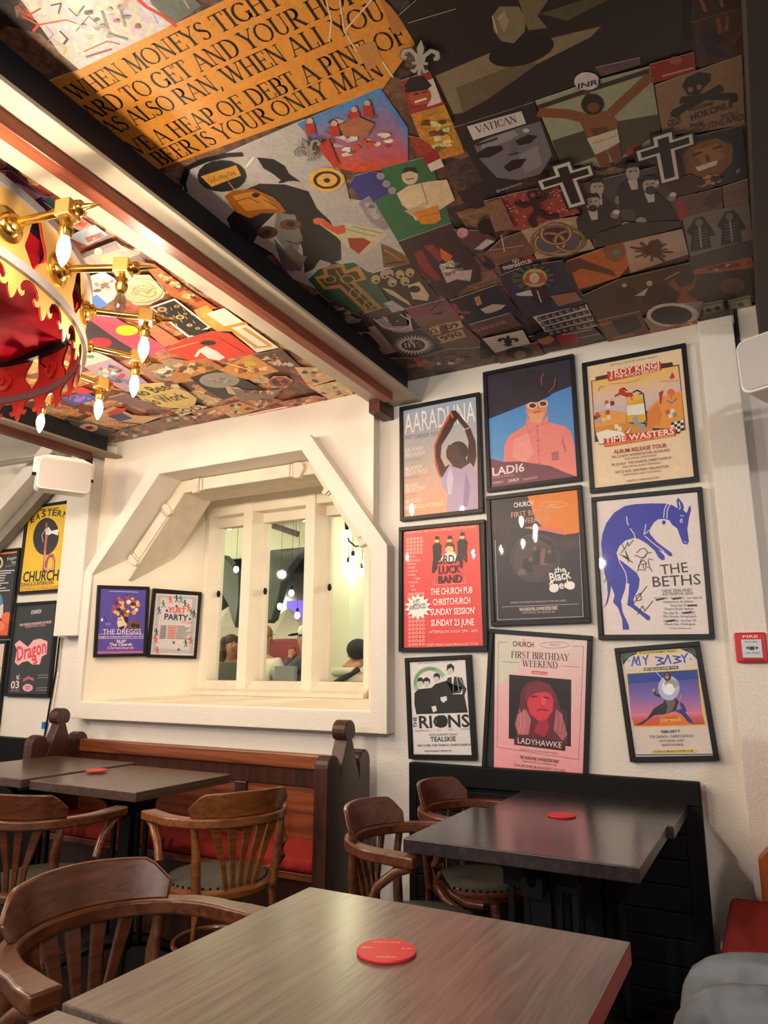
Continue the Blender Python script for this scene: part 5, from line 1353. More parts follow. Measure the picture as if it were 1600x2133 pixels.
p 29 26 23 102 -1 -4 -12 -11 -10 -18 -6 -21 -3 -24 2 -23 6 -21 10 -16 13 -9 14 -2 13 6 12 12 10 18 5 21 2 23 -2 22 -6 20 -10 15 -12 10 -13
p 133 119 90 -1 131 22 15 37 -20 5 -36 -12 -31 -32 -19 -23 19 -7 36
p 168 153 122 6 120 20 10 2 -28 -19 -24
p 122 108 78 63 143 67 -23 -42 -36 11 -40 -40 14
p 90 80 56 95 87 127 -15 26 -21 -106 -9
l 216 206 184 2.4 -1 131 -5 -46
l 194 184 164 1.7 -174 203 109 -18
@C|red-and-white comic print of a grinning man in a dark cap|ceil|-636 -1386 0.0|0.3
p 168 52 44 -29 59 75 -7 -10 -114 -92 11
p 217 207 200 29 29 16 -1 -12 -79 -39 3
p 180 88 60 18 -21 -7 -11 -10 -7 -12 -2 -11 2 -9 8 -5 12 -1 13 4 12 7 11 11 7 11 2 11 -3 8 -7 6 -11 1 -13
p 38 34 41 -27 42 24 16 30 -13 6 -35 -16 -7 -52 16
l 239 230 218 6.4 -27 -19 30 -2
l 42 28 26 4.2 -19 5 12 -3
l 42 28 26 4.2 3 0 11 -2
l 138 42 36 3.6 -45 -28 42 -13
@C|crumpled gold-foil print beside the dark woman portrait|ceil|-653 -1537 0.0|0.9
p 201 138 44 -38 99 91 -10 -8 -99 -11 -87 -74 4 -13 105
p 240 214 138 15 -28 6 -5 3 -10 -10 -7 -14 11 2 11 7 1
p 240 214 138 18 37 -7 -4 -6 -7 -12 7 -4 12 9 6 13 -4
p 232 184 74 -27 13 1 8 5 9 14 -5 6 -12 -3 -10 -13 7
p 216 200 168 -39 -29 13 0 11 1 13 -11 -5 -12 -15 2 -15 5
p 240 214 138 3 25 1 9 -4 12 14 -4 4 -9 7 -10 -11 0
p 138 90 28 -22 23 15 -1 8 -12 -5 -7 -6 -2 -12 1 -4 11
p 216 200 168 -1 -11 3 7 3 13 9 -14 7 -7 -1 -10 -13 4
p 232 184 74 42 31 2 -13 -14 1 -13 4 -5 12 9 6 11 -2
p 232 184 74 14 1 -10 8 -7 11 7 10 12 -12 10 -4 -5 -7
p 106 66 20 2 42 12 3 9 1 14 -7 -4 -10 -10 0 -11 2
p 240 214 138 -9 51 9 4 10 -5 3 -7 6 -13 -15 2 -12 8
p 240 214 138 -8 -3 14 -4 -3 -11 -9 -5 -16 3 3 12 0 10
p 216 200 168 -13 -20 0 14 15 -3 7 -1 14 -9 -9 -8 -12 2
p 240 214 138 19 -39 -8 -2 -16 5 2 13 12 0 9 -2 1 -8
p 232 184 74 4 -8 14 -1 5 -13 -3 -10 -13 6 -14 2 8 8
p 240 214 138 -3 -38 1 10 15 -3 0 -12 5 -14 -16 4 -9 8
p 106 66 20 19 -5 -14 -4 -8 13 -10 12 16 -2 11 4 1 -12
p 216 200 168 32 5 -4 -10 -13 8 -3 11 9 2 7 0 8 -5
p 138 90 28 -22 -38 6 -7 10 -10 -13 0 -9 -2 -7 10 3 9
p 106 66 20 -6 50 -1 -10 -11 8 -12 6 5 9 10 5 13 -9
@C|small red label print beside the beer print|ceil|-710 -1622 0.0|0.3
p 160 42 42 -19 35 47 10 -10 -85 -46 0
p 227 216 204 -22 -7 44 5 -4 -35 -43 -3
@C|tiny red scrap print along the lengthwise crease|ceil|-718 -1556 0.0|0.7
p 168 60 42 -13 54 25 -23 23 -54 -46 -13 -10 11
@C|black-and-white print of a stern woman with dark lips|ceil|-505 -1682 0.0|0.2
p 36 35 38 -104 150 214 -15 -1 -251 -222 -55
p 119 116 122 -80 62 42 9 87 -2 58 -6 -6 -139 -52 -63 -64 5 -53 40 -17 94
p 154 151 156 -60 67 95 0 5 -27 -64 -8 -42 1
p 107 104 108 5 17 26 27 -8 -58 -18 -12
p 143 140 146 17 -32 59 12 -10 -82 -55 -17
p 29 27 30 -82 31 33 9 37 -14 -3 -19 -43 -10 -28 12
p 29 27 30 26 27 38 5 22 -17 -25 -17 -32 6
p 27 25 28 -36 -59 29 16 13 -3 28 -11 -26 -26 -37 -3
l 42 40 43 6.3 -7 -19 27 -4
l 29 27 30 6.8 -74 59 59 -1
p 216 212 214 72 45 -4 -4 -6 1 -5 5 -1 7 4 4 7 -1 5 -5
p 217 211 205 -71 138 145 -16 -2 -48 -146 8
t 58 54 56 -55.6 102.1 53.7 91.1 25.6 s VATICAN
t 217 211 205 -90 -156.3 -10.6 -155 11.6 - @margaritevovna
@C|pale green print of a man with outstretched arms in a white loincloth|ceil|-269 -1730 0.0|0.3
p 163 169 140 -121 185 149 -6 127 -18 -8 -240 -31 -40 -142 -25 -28 29 -69 25 1 108
p 74 75 58 -120 27 103 -4 2 -115 -96 -4 -13 18
p 77 74 51 50 16 99 -24 -3 -71 -101 -44 -16 -14
p 138 58 44 56 -97 44 -3 -9 -16 -42 -21
l 58 48 40 15.8 -118 161 142 -5 124 -8
l 90 74 58 12.4 5 166 -8 -48
l 138 86 48 30.7 -121 142 60 -37 46 -45
l 138 86 48 30.8 31 45 42 32 75 51
p 143 90 50 -34 89 69 -23 18 -52 -20 -58 -58 0 -7 44 -4 52
p 106 63 34 -17 23 41 -13 2 -40 -41 1
p 42 30 24 32 92 -5 -12 -8 -9 -10 -4 -11 3 -9 8 -7 13 -3 14 1 15 5 12 8 9 10 3 10 -3 10 -8 6 -12 4 -14
p 122 74 44 20 88 -5 -9 -8 -3 -9 4 -6 11 0 12 5 9 8 2 9 -4 6 -10
p 217 207 184 -34 -9 80 -2 -3 -54 -70 -20
l 168 156 132 4.5 -23 -35 58 0
p 125 76 44 -30 -84 34 4 -2 -76 -24 13
p 125 76 44 7 -82 34 13 -6 -71 -22 -11
p 217 214 210 38 173 -4 -9 -8 -6 -11 -2 -11 4 -11 8 -8 11 -4 12 1 12 5 10 8 5 10 2 11 -4 10 -8 8 -10 4 -13
t 35 33 36 -14.8 174.7 37 164.1 16.4 b INRI
@C|red print of a cropped garment|ceil|-68 -1601 0.0|0.4
p 152 40 31 -48 38 98 -13 -1 -62 -99 12
l 201 160 144 5.5 -24 -13 69 -8
p 176 96 74 24 14 -5 -7 -8 0 -10 6 -5 11 1 9 7 3 9 -3 8 -9
@C|rust and navy abstract print against the ceiling edge|ceil|37 -1564 0.0|0.7
p 74 42 28 -53 76 106 -11 -3 -140 -99 10
p 29 34 54 -41 33 30 5 23 -40 -22 -18 29 -45 -45 24 -8 41
l 138 74 42 8.5 0 60 3 -43
l 138 74 42 7.1 20 56 -5 -38
l 106 58 36 9.1 26 -24 20 25
@C|dark brown print with rust strokes at the top photo edge|ceil|41 -1458 0.0|0.7
p 58 36 28 -44 59 95 -50 -2 -49 -105 11
l 154 90 58 6 -33 22 7 -36
l 154 90 58 6 4 9 3 -28
@C|narrow mauve strip print above the outstretched-arms print|ceil|-181 -1535 0.0|0.8
p 106 74 76 -51 24 99 -20 -1 -22 -91 8
@C|tan print of a skull and crossbones over hand lettering|ceil|-18 -1746 0.0|0.3
p 150 118 90 -95 112 194 -2 -1 -248 -199 54
p 42 35 34 -36 79 13 22 28 4 26 -20 -3 -23 -17 -16 -10 -16 -27 10
l 42 35 34 24 -41 30 55 -16 59 -31
l 42 35 34 26.5 -59 -5 44 12 63 19
p 42 35 34 86 -29 -3 -11 -8 -2 -8 10 -2 15 3 11 8 2 8 -10
p 42 35 34 -48 -16 -4 -10 -9 0 -9 10 -2 13 5 9 9 0 8 -9
p 150 118 90 -12 54 -3 -7 -6 1 -4 8 1 8 5 3 5 -4
p 150 118 90 8 52 -3 -7 -6 1 -3 8 0 8 5 3 5 -5
t 58 44 38 -29.9 -21 28 -24.4 15 b POISONS
t 58 44 38 -84.9 -48.6 -54.3 -53.3 24.5 b OLD
t 58 44 38 -27.4 -56 70.1 -55.7 25.1 b HOKONUI
t 58 44 38 -31.8 -84.6 0.4 -89.9 17.3 - ME
t 58 44 38 40 -89.8 81 -92.7 19.8 - YOU
t 58 44 38 -24.6 -105.1 94.9 -117 24.5 - SOUTHLAND
l 74 58 48 3.5 -75 -16 29 -1
l 74 58 48 3.7 -73 -79 32 -6
@C|brown portrait print of a smiling man, beneath the skull print|ceil|-21 -2003 0.0|0.3
p 42 34 34 -56 140 151 -21 5 -243 -145 13 -51 90
p 138 90 52 -60 74 35 34 65 -9 30 -52 -6 -72 -33 -39 -57 12 -30 34
p 168 114 68 -28 78 61 -1 14 -71 -57 -14
l 34 26 26 19.8 -61 96 37 30 59 -11 28 -43
p 232 216 196 -31 3 60 2 -5 -20 -48 -6
l 42 26 20 9.1 -33 59 22 2
l 42 26 20 9 20 61 21 0
l 90 52 28 7.2 3 40 1 -28
p 31 34 56 72 87 24 3 4 -168 -37 31
t 216 208 196 71.4 -80 80.8 -81.5 17.5 s II
p 58 42 34 -4 -69 2 -10 -8 -4 -13 6 -1 12 4 8 9 -6
p 208 168 112 7 -65 8 3 6 4 12 -10 -3 -10 -6 -6 -11 7
p 208 168 112 -11 -86 -8 -6 -10 12 -7 9 1 12 12 -7 11 -7
p 208 168 112 -15 -72 3 12 12 -8 6 -4 2 -7 0 -13 -11 10
p 208 168 112 20 -56 4 -11 -4 -6 -8 3 -7 6 -6 13 12 -6
p 208 168 112 -3 -88 -14 5 -8 15 6 8 9 3 6 -12 8 -12
p 184 138 90 -3 -58 5 7 9 -3 4 -8 9 -13 -13 6 -7 1
p 208 168 112 -6 -52 5 6 6 -11 7 -13 -9 -6 -11 11 -11 13
@C|deep red print beside the four seated men|ceil|-96 -2078 0.0|0.6
p 79 31 28 -44 60 79 -3 2 -94 -65 -44
@X|black cross sticker outlined in white, over the corner of the dark woman portrait|ceil|-389 -1916 0.0|0.1
l 20 18 20 63.9 -1 113 -3 -208
l 20 18 20 60.8 -77 52 145 -3
l 226 221 212 48.5 -1 106 -3 -193
l 226 221 212 45.8 -72 52 135 -3
l 20 18 20 29.1 -1 95 -3 -170
l 20 18 20 27.3 -65 52 122 -3
@X|black cross sticker outlined in white, beside the smiling portrait|ceil|-119 -1925 0.0|0.1
l 20 18 20 62.3 0 109 -3 -207
l 20 18 20 58.8 -69 55 137 0
l 226 221 212 47.2 0 102 -3 -192
l 226 221 212 44.3 -64 55 128 0
l 20 18 20 28.4 0 92 -3 -171
l 20 18 20 26.4 -58 55 116 0
@X|silver lily emblem beside the pale face print, below the soldiers|ceil|-998 -1420 0.0|0.1
p 58 54 50 12 53 6 -21 -8 -20 -10 -16 -5 14 1 20
l 58 54 50 12.1 5 -4 7 16 17 16 13 -2 0 -14 -8 -3
l 58 54 50 12.2 -6 -6 0 16 -11 12 -16 -6 -6 -14 8 -1
l 58 54 50 9.4 -19 -9 36 4
l 58 54 50 11.2 0 -4 -7 -32
l 58 54 50 8.4 2 -10 4 -18 8 6
l 58 54 50 8.4 -5 -11 -13 -20 -6 4
p 154 150 142 11 51 4 -19 -7 -20 -8 -16 -3 14 2 20
l 154 150 142 8.7 5 -4 7 16 17 16 13 -2 0 -14 -8 -3
l 154 150 142 8.8 -6 -6 0 16 -11 12 -16 -6 -6 -14 8 -1
l 154 150 142 6.8 -19 -9 36 4
l 154 150 142 8.1 0 -4 -7 -32
l 154 150 142 6.1 2 -10 4 -18 8 6
l 154 150 142 6.1 -5 -11 -13 -20 -6 4
@X|silver lily emblem between the orange banner and the jug print|ceil|-595 -1290 0.0|0.1
p 74 68 60 28 53 -2 -28 -13 -17 -15 -11 1 19 8 21
l 74 68 60 14.1 3 -7 11 14 20 6 11 -12 -5 -15 -8 2
l 74 68 60 14 -7 -1 5 18 -5 21 -15 4 -10 -12 6 -7
l 74 68 60 10.7 -19 3 31 -19
l 74 68 60 12.9 -2 -3 -17 -33
l 74 68 60 9.8 -2 -12 -3 -24 9 2
l 74 68 60 9.7 -8 -8 -18 -15 -3 9
p 179 174 162 27 51 -4 -24 -12 -18 -13 -12 3 18 8 21
l 179 174 162 10.1 3 -7 11 14 20 6 11 -12 -5 -15 -8 2
l 179 174 162 10.1 -7 -1 5 18 -5 21 -15 4 -10 -12 6 -7
l 179 174 162 7.7 -19 3 31 -19
l 179 174 162 9.3 -2 -3 -17 -33
l 179 174 162 7 -2 -12 -3 -24 9 2
l 179 174 162 7 -8 -8 -18 -15 -3 9
@C|black-and-white photograph print of four seated men raising cups|ceil|-262 -2105 0.0|0.25
p 75 72 70 -103 187 227 -28 9 -45 10 -293 -189 4 -86 7 13 229
p 46 44 45 -119 90 32 31 43 -23 22 -83 5 -81 -118 43
p 201 196 190 -81 118 27 -11 -7 -48 -19 4
p 181 172 162 -41 136 -7 -19 -9 -11 -11 0 -8 10 -4 18 2 21 7 18 9 11 10 0 8 -10 4 -17
p 38 36 37 -78 166 12 30 28 -11 3 -34 -8 16 -23 8
l 42 40 40 4.6 -67 156 7 -2
l 42 40 40 4.6 -53 152 7 -3
p 143 135 128 1 49 -6 -11 -10 -1 -8 10 -1 16 6 11 10 0 8 -10
p 220 214 207 5 64 -4 -7 -8 0 -6 7 -1 10 4 7 8 0 6 -7
p 46 44 45 -151 23 36 32 46 -24 24 -89 5 -87 -128 48
p 201 196 190 -108 51 28 -10 -9 -51 -19 4
p 181 172 162 -67 71 -7 -19 -10 -12 -11 -1 -8 11 -4 19 2 22 7 20 10 11 11 0 8 -10 4 -19
p 38 36 37 -104 103 12 31 29 -11 3 -36 -8 17 -24 8
l 42 40 40 4.8 -94 92 8 -2
l 42 40 40 4.8 -79 88 7 -2
p 143 135 128 -24 -20 -6 -12 -10 -1 -9 11 -1 16 7 12 10 1 8 -11
p 220 214 207 -20 -4 -4 -8 -8 0 -6 8 -2 11 5 7 8 0 6 -7
p 46 44 45 -7 115 29 29 42 -22 24 -80 8 -78 -113 43
p 201 196 190 28 141 26 -10 -5 -46 -18 4
p 181 172 162 65 158 -5 -17 -9 -11 -10 0 -8 10 -4 17 0 20 6 17 9 10 9 0 8 -9 5 -17
p 38 36 37 29 187 10 29 27 -11 4 -32 -8 15 -22 7
l 42 40 40 4.5 39 178 7 -3
l 42 40 40 4.5 53 174 6 -3
p 143 135 128 109 75 -6 -11 -9 -1 -8 10 -2 15 6 10 9 1 8 -10
p 220 214 207 112 89 -4 -7 -7 0 -6 7 -2 10 4 7 7 0 6 -7
p 46 44 45 28 29 29 32 43 -23 26 -83 9 -83 -116 42
p 201 196 190 63 58 27 -10 -5 -49 -18 4
p 181 172 162 101 77 -6 -19 -8 -11 -10 -1 -9 11 -5 18 1 21 5 19 9 10 10 1 8 -10 5 -18
p 38 36 37 64 107 9 31 28 -11 5 -35 -9 16 -22 8
l 42 40 40 4.7 74 97 7 -2
l 42 40 40 4.7 88 93 7 -2
p 143 135 128 146 -11 -5 -11 -9 -1 -9 10 -2 16 5 11 10 1 8 -10
p 220 214 207 149 5 -4 -8 -7 0 -6 7 -2 11 4 7 7 0 6 -7
p 42 40 40 -78 49 -7 -11 -10 0 -8 10 -1 14 6 10 10 0 8 -10
p 58 54 52 96 54 -6 -13 -11 -1 -10 12 -2 18 7 13 11 1 9 -12
p 163 155 146 3 -92 -8 -12 -12 -1 -10 13 -2 17 7 12 12 0 10 -12
p 163 155 146 49 -89 -7 -12 -12 0 -10 12 -3 17 7 12 12 0 10 -12
p 51 49 50 -104 -84 96 13 152 -68 -1 -40 -189 4 -82 8
@C|red-stippled print of a dancing stick figure|ceil|-534 -1972 0.0|0.6
p 165 71 63 -111 113 101 -8 123 -22 27 -167 -93 5 -97 -10 -80 42
p 211 154 134 123 -83 -3 -3 -4 4 1 5 5 -1
p 211 154 134 -42 90 -4 -3 -3 4 1 4 5 0
p 211 154 134 99 -42 -3 -3 -4 4 1 5 5 -1
p 211 154 134 65 37 -3 -3 -4 4 1 4 5 0
p 211 154 134 57 -14 -3 -2 -4 3 2 5 4 0
p 211 154 134 48 64 -3 -2 -4 3 2 5 4 -1
p 211 154 134 25 28 -4 -3 -3 4 1 5 5 -1
p 211 154 134 83 -87 -4 -2 -3 3 1 5 5 0
p 211 154 134 116 -11 -4 -2 -3 3 1 5 4 -1
p 211 154 134 26 49 -3 -2 -4 3 2 5 4 -1
p 211 154 134 -46 100 -4 -3 -3 4 1 4 5 0
p 211 154 134 30 40 -3 -3 -4 4 1 5 5 -1
p 211 154 134 21 -60 -4 -2 -4 3 2 5 4 0
p 211 154 134 43 -3 -4 -3 -3 3 1 5 5 0
p 211 154 134 -12 95 -3 -2 -4 3 2 5 4 -1
p 211 154 134 4 74 -3 -2 -4 3 2 5 4 -1
p 211 154 134 45 -82 -4 -3 -3 3 1 6 5 -1
p 211 154 134 64 58 -3 -3 -4 4 2 4 4 0
p 211 154 134 110 -54 -3 -3 -4 4 1 5 5 -1
p 211 154 134 84 -71 -4 -2 -3 3 1 5 4 0
p 211 154 134 87 -50 -3 -3 -4 4 1 5 5 -1
p 211 154 134 17 -76 -4 -2 -4 3 2 5 4 0
p 211 154 134 112 54 -3 -2 -4 3 2 5 4 -1
p 211 154 134 85 -36 -4 -3 -3 4 1 5 4 -1
p 211 154 134 31 3 -3 -2 -4 3 2 5 4 0
p 211 154 134 41 -68 -4 -3 -4 4 2 5 4 -1
p 211 154 134 42 -51 -4 -3 -4 3 2 5 4 0
p 211 154 134 16 -57 -4 -3 -3 3 1 6 5 -1
p 211 154 134 106 5 -3 -3 -4 4 1 5 5 -1
p 211 154 134 54 -69 -3 -3 -4 4 2 5 4 -1
p 211 154 134 76 5 -3 -3 -4 4 2 4 4 0
p 211 154 134 -12 45 -4 -3 -3 4 1 5 5 -1
p 211 154 134 68 60 -3 -3 -3 4 1 4 4 0
p 211 154 134 105 38 -4 -3 -3 4 1 4 4 0
p 211 154 134 106 31 -4 -3 -3 4 1 4 4 0
p 211 154 134 120 -39 -4 -3 -3 4 1 4 4 0
p 211 154 134 39 5 -4 -3 -3 4 1 4 5 0
p 211 154 134 65 -11 -3 -3 -4 4 1 4 5 0
p 211 154 134 3 63 -4 -3 -3 4 1 4 4 0
p 211 154 134 45 -71 -4 -2 -4 3 2 5 4 0
p 211 154 134 54 77 -3 -3 -3 4 1 4 4 0
p 211 154 134 96 -40 -3 -2 -4 3 2 5 4 0
p 211 154 134 103 50 -3 -2 -3 3 1 5 4 -1
p 211 154 134 75 76 -4 -2 -3 3 1 5 4 -1
p 211 154 134 62 43 -4 -2 -3 3 1 5 4 -1
p 211 154 134 -7 -53 -4 -3 -3 4 1 5 5 -1
p 211 154 134 -31 13 -4 -2 -3 3 1 5 5 0
p 211 154 134 95 43 -3 -3 -4 4 2 4 4 0
p 211 154 134 -10 -54 -4 -2 -3 3 1 5 5 0
p 211 154 134 27 -29 -4 -3 -4 4 2 5 4 -1
p 211 154 134 -45 43 -4 -2 -3 3 1 5 5 -1
p 211 154 134 -18 -15 -4 -3 -4 4 2 5 4 -1
p 211 154 134 -33 -64 -4 -3 -3 3 1 6 5 -1
p 211 154 134 -44 -22 -4 -2 -4 3 2 5 4 0
p 211 154 134 -48 62 -3 -3 -4 4 2 4 4 0
p 211 154 134 87 59 -3 -3 -3 3 1 5 4 -1
p 211 154 134 -16 -19 -4 -2 -3 3 1 5 5 0
p 211 154 134 14 88 -4 -2 -3 3 1 5 5 -1
p 211 154 134 117 55 -4 -2 -3 3 1 5 4 -1
p 211 154 134 -44 46 -4 -2 -4 3 2 5 4 -1
p 211 154 134 61 -38 -4 -3 -3 4 1 5 4 -1
p 211 154 134 -31 46 -4 -3 -3 4 1 4 5 0
p 211 154 134 -45 28 -4 -2 -3 3 1 5 5 -1
p 211 154 134 87 -41 -3 -3 -4 4 1 5 5 -1
p 211 154 134 111 -47 -4 -3 -3 4 1 5 4 -1
p 211 154 134 103 -37 -3 -3 -4 4 2 5 4 -1
p 211 154 134 30 56 -3 -3 -3 4 1 4 4 0
p 211 154 134 64 36 -4 -3 -3 3 1 5 4 0
p 211 154 134 -32 27 -4 -3 -3 4 1 4 5 0
p 211 154 134 97 62 -3 -3 -4 4 2 4 4 0
l 42 23 24 22.1 28 57 -3 -68
l 42 23 24 16.8 27 41 -32 -6 -17 32
l 42 23 24 16.7 31 44 26 -2 16 24
l 42 23 24 19.3 22 -9 -30 -33 2 -39
l 42 23 24 19.3 25 -11 18 -45 32 -5
p 42 23 24 50 71 -7 -12 -11 -4 -10 5 -5 13 1 15 7 12 10 4 10 -5 5 -13
p 165 71 63 41 74 -4 -7 -6 -1 -5 4 -1 8 2 8 5 4 6 -2 3 -6
p 138 106 80 -111 113 55 -6 -12 -161 -62 7
@C|cream print of an interlaced knot emblem|ceil|-493 -2164 0.0|0.4
p 181 162 136 -95 102 101 11 81 -19 11 -210 -95 11 -100 19
p 85 96 106 67 -40 -13 -29 -21 -18 -28 -6 -28 8 -26 20 -18 30 -8 35 4 32 14 27 21 17 27 4 27 -8 24 -19 18 -28 9 -32
p 74 42 34 37 9 -7 -15 -12 -9 -14 -4 -15 4 -13 11 -9 16 -4 18 2 17 7 14 11 10 14 2 14 -4 13 -10 9 -15 5 -17
l 111 79 52 16.7 13 -33 -6 -16 -10 -13 -12 -8 -14 -3 -15 3 -13 8 -10 13 -8 17 -3 19 1 18 5 17 8 14 12 10 13 5 14 0 13 -6 11 -10 9 -14 6 -17 2 -19 -3 -18
l 194 161 114 6.7 13 -33 -6 -16 -10 -13 -12 -8 -14 -3 -15 3 -13 8 -10 13 -8 17 -3 19 1 18 5 17 8 14 12 10 13 5 14 0 13 -6 11 -10 9 -14 6 -17 2 -19 -3 -18
l 111 79 52 16.8 76 -52 -6 -16 -9 -13 -12 -9 -14 -3 -14 3 -13 9 -11 13 -7 16 -4 19 0 18 5 18 8 14 11 10 13 5 13 -1 13 -5 12 -10 9 -15 6 -17 2 -18 -2 -18
l 194 161 114 6.7 76 -52 -6 -16 -9 -13 -12 -9 -14 -3 -14 3 -13 9 -11 13 -7 16 -4 19 0 18 5 18 8 14 11 10 13 5 13 -1 13 -5 12 -10 9 -15 6 -17 2 -18 -2 -18
l 111 79 52 16.2 45 11 -6 -16 -9 -12 -12 -8 -14 -2 -13 2 -13 9 -11 12 -7 17 -4 17 1 18 5 17 8 13 11 10 12 4 14 0 13 -6 11 -10 9 -13 6 -17 1 -18 -2 -17
l 194 161 114 6.4 45 11 -6 -16 -9 -12 -12 -8 -14 -2 -13 2 -13 9 -11 12 -7 17 -4 17 1 18 5 17 8 13 11 10 12 4 14 0 13 -6 11 -10 9 -13 6 -17 1 -18 -2 -17
l 138 114 72 8.9 75 -49 -7 -21 -12 -18 -17 -13 -19 -7 -21 0 -21 6 -20 12 -17 18 -14 21 -9 25 -4 24 2 25 6 21 11 19 15 13 18 9 19 2 20 -3 19 -9 18 -14 15 -18 11 -21 7 -23 3 -25 -3 -23
p 201 178 122 70 69 -6 -5 -9 1 -8 8 -1 9 5 5 9 -2 8 -7
@C|black strip print with small white capitals|ceil|-650 -2244 0.0|0.2
p 42 32 32 -70 26 120 11 10 -43 -20 -15 -122 -14
p 138 47 42 14 42 36 -5 6 -44 -33 3
t 239 233 226 -20.6 10.9 2.6 10.7 22.9 b GO
t 239 233 226 -63.7 -17.3 40.7 -15.4 23.8 b FREMANTLE!
@C|brown print of a small boat below the stick figure|ceil|-659 -2139 0.0|0.6
p 111 81 66 -88 6 86 60 72 8 8 -142 -137 -9
p 138 90 58 -76 7 50 -12 65 -6 -24 -30 -76 3
l 208 191 174 4.1 5 88 -22 -98
l 176 154 134 5.4 -63 21 119 -27
@C|pink-and-black print of a skull and bird|ceil|-744 -2031 0.0|0.7
p 90 58 58 -41 82 84 -50 21 -65 -87 -30 -21 46
p 208 154 154 -3 43 -13 -18 -15 -2 -9 15 3 23 13 17 15 2 9 -15
p 20 17 18 87 34 -14 -23 -18 -9 -16 8 -7 23 4 28 14 22 19 8 15 -8 7 -22
p 201 191 184 -21 -57 60 38 21 -25 -55 -27
@C|night-blue print of a haloed nun in black|ceil|-651 -2470 0.0|0.5
p 40 48 64 -93 182 102 17 130 -26 14 -341 -160 -27 -91 18 -1 164
p 74 90 68 82 73 -14 -31 -24 -22 -28 -8 -30 7 -25 21 -16 32 -6 38 5 36 16 30 24 19 27 6 27 -7 24 -20 17 -29 7 -36
p 196 169 106 60 85 -10 -24 -15 -17 -17 -8 -17 3 -15 14 -8 21 -2 26 4 27 11 23 15 16 16 6 17 -3 13 -12 9 -21 3 -25
l 29 32 48 11.5 63 83 26 -13
l 29 32 48 11.7 51 57 19 -28
l 29 32 48 11.8 32 40 9 -37
l 29 32 48 11.9 11 36 -4 -39
l 29 32 48 11.8 -9 46 -16 -32
l 29 32 48 11.7 -22 68 -25 -18
l 29 32 48 11.5 -27 98 -29 -3
l 29 32 48 11.3 -23 128 -26 14
l 29 32 48 11.1 -10 154 -18 26
l 29 32 48 10.9 9 169 -9 34
l 29 32 48 10.9 29 173 4 34
l 29 32 48 10.9 48 163 14 28
l 29 32 48 11 61 142 23 17
l 29 32 48 11.2 66 114 27 2
p 23 21 25 -13 48 51 -18 -18 -143 -53 -19 -5 69
p 179 87 60 -30 99 37 54 44 -23 1 -66 -38 -5
p 214 198 172 35 98 -11 -22 -14 -7 -10 10 -1 24 7 25 13 15 12 -2 6 -17
p 216 204 192 -80 31 62 2 -6 -49 -50 26
p 154 106 74 37 -48 91 -13 10 -77 -97 -5
l 201 191 174 5.3 2 15 -11 -94
@C|dark print of a winged pale figure|ceil|-850 -2471 0.0|0.5
p 35 30 38 -125 98 204 28 4 -75 3 -189 -211 -2
p 201 180 156 -43 -21 59 16 42 -31 -26 -24 -67 -14
p 201 138 90 -33 76 24 6 -12 -67 -24 -6
l 138 74 52 19 -124 69 -4 -75 38 -19
l 58 42 46 11.6 -51 -66 74 -19
@C|orange print of a lizard-like creature|ceil|-373 -2383 0.0|0.5
p 191 101 36 -127 75 114 20 91 5 25 -66 -27 -74 -57 -82 -152 -18
p 90 48 28 -135 72 52 2 44 -68 45 -70 6 -51 -49 58 -55 60 -51 -21
p 138 90 52 -1 88 36 37 29 -29 12 -48 -27 -58 -33 2 -14 37
p 106 122 120 53 37 -6 -14 -10 -3 -9 8 -4 15 3 17 9 9 10 -3 7 -12
p 106 70 56 1 197 49 -26 -2 -39 -46 4
@C|pale print of a bursting brown tree|ceil|-211 -2385 0.0|0.3
g 3 185 160 146 194 168 148 168 138 116 -89 101 183 -13 4 -167 -200 -31
l 90 52 36 8.5 -11 -4 15 -1
l 90 52 36 8.5 -11 -4 -13 0
l 90 52 36 8.5 -11 -4 6 26
l 90 52 36 8.5 -11 -4 11 -19
l 90 52 36 8.5 -11 -4 -21 23
l 90 52 36 8.5 -11 -4 25 11
l 90 52 36 8.5 -11 -4 -10 -20
l 90 52 36 8.5 -11 -4 -8 43
l 90 52 36 8.5 -11 -4 30 -22
l 90 52 36 8.5 -11 -4 -33 9
l 90 52 36 8.5 -11 -4 22 35
l 90 52 36 8.5 -11 -4 7 -42
l 90 52 36 8.5 -11 -4 -31 48
l 90 52 36 8.5 -11 -4 45 -5
l 90 52 36 8.5 -11 -4 -31 -22
l 90 52 36 8.5 -11 -4 2 62
l 90 52 36 8.5 -11 -4 35 -51
l 90 52 36 8.5 -11 -4 -52 32
l 90 52 36 8.5 -11 -4 45 29
l 90 52 36 8.5 -11 -4 -11 -58
l 90 52 36 8.5 -11 -4 -29 77
l 90 52 36 8.5 -11 -4 61 -35
l 90 52 36 8.5 -11 -4 -58 -7
l 90 52 36 8.5 -11 -4 25 70
l 90 52 36 8.5 -11 -4 27 -81
l 90 52 36 8.5 -11 -4 -62 66
p 74 42 30 23 21 -8 -21 -15 -6 -14 12 -7 24 4 25 12 14 15 -4 11 -18
@C|grey print of two embroidered hooded jackets|ceil|-13 -2407 0.0|0.4
p 125 114 106 -97 181 97 -13 94 -17 7 -323 -101 6 -97 2
p 37 33 31 -94 87 32 66 24 -1 20 -79 9 -50 -19 3 1 -76 -66 7 12 97
p 125 114 106 -40 116 -5 -13 -9 -2 -8 11 -2 17 4 13 9 2 8 -11
l 168 156 146 5.7 -53 98 -4 -132
l 138 126 116 3.5 -69 80 38 -7
l 138 126 116 3.5 -70 63 38 -7
l 138 126 116 3.5 -72 45 38 -7
l 138 126 116 3.6 -73 27 38 -7
l 138 126 116 3.6 -75 9 39 -7
l 138 126 116 3.7 -76 -10 39 -6
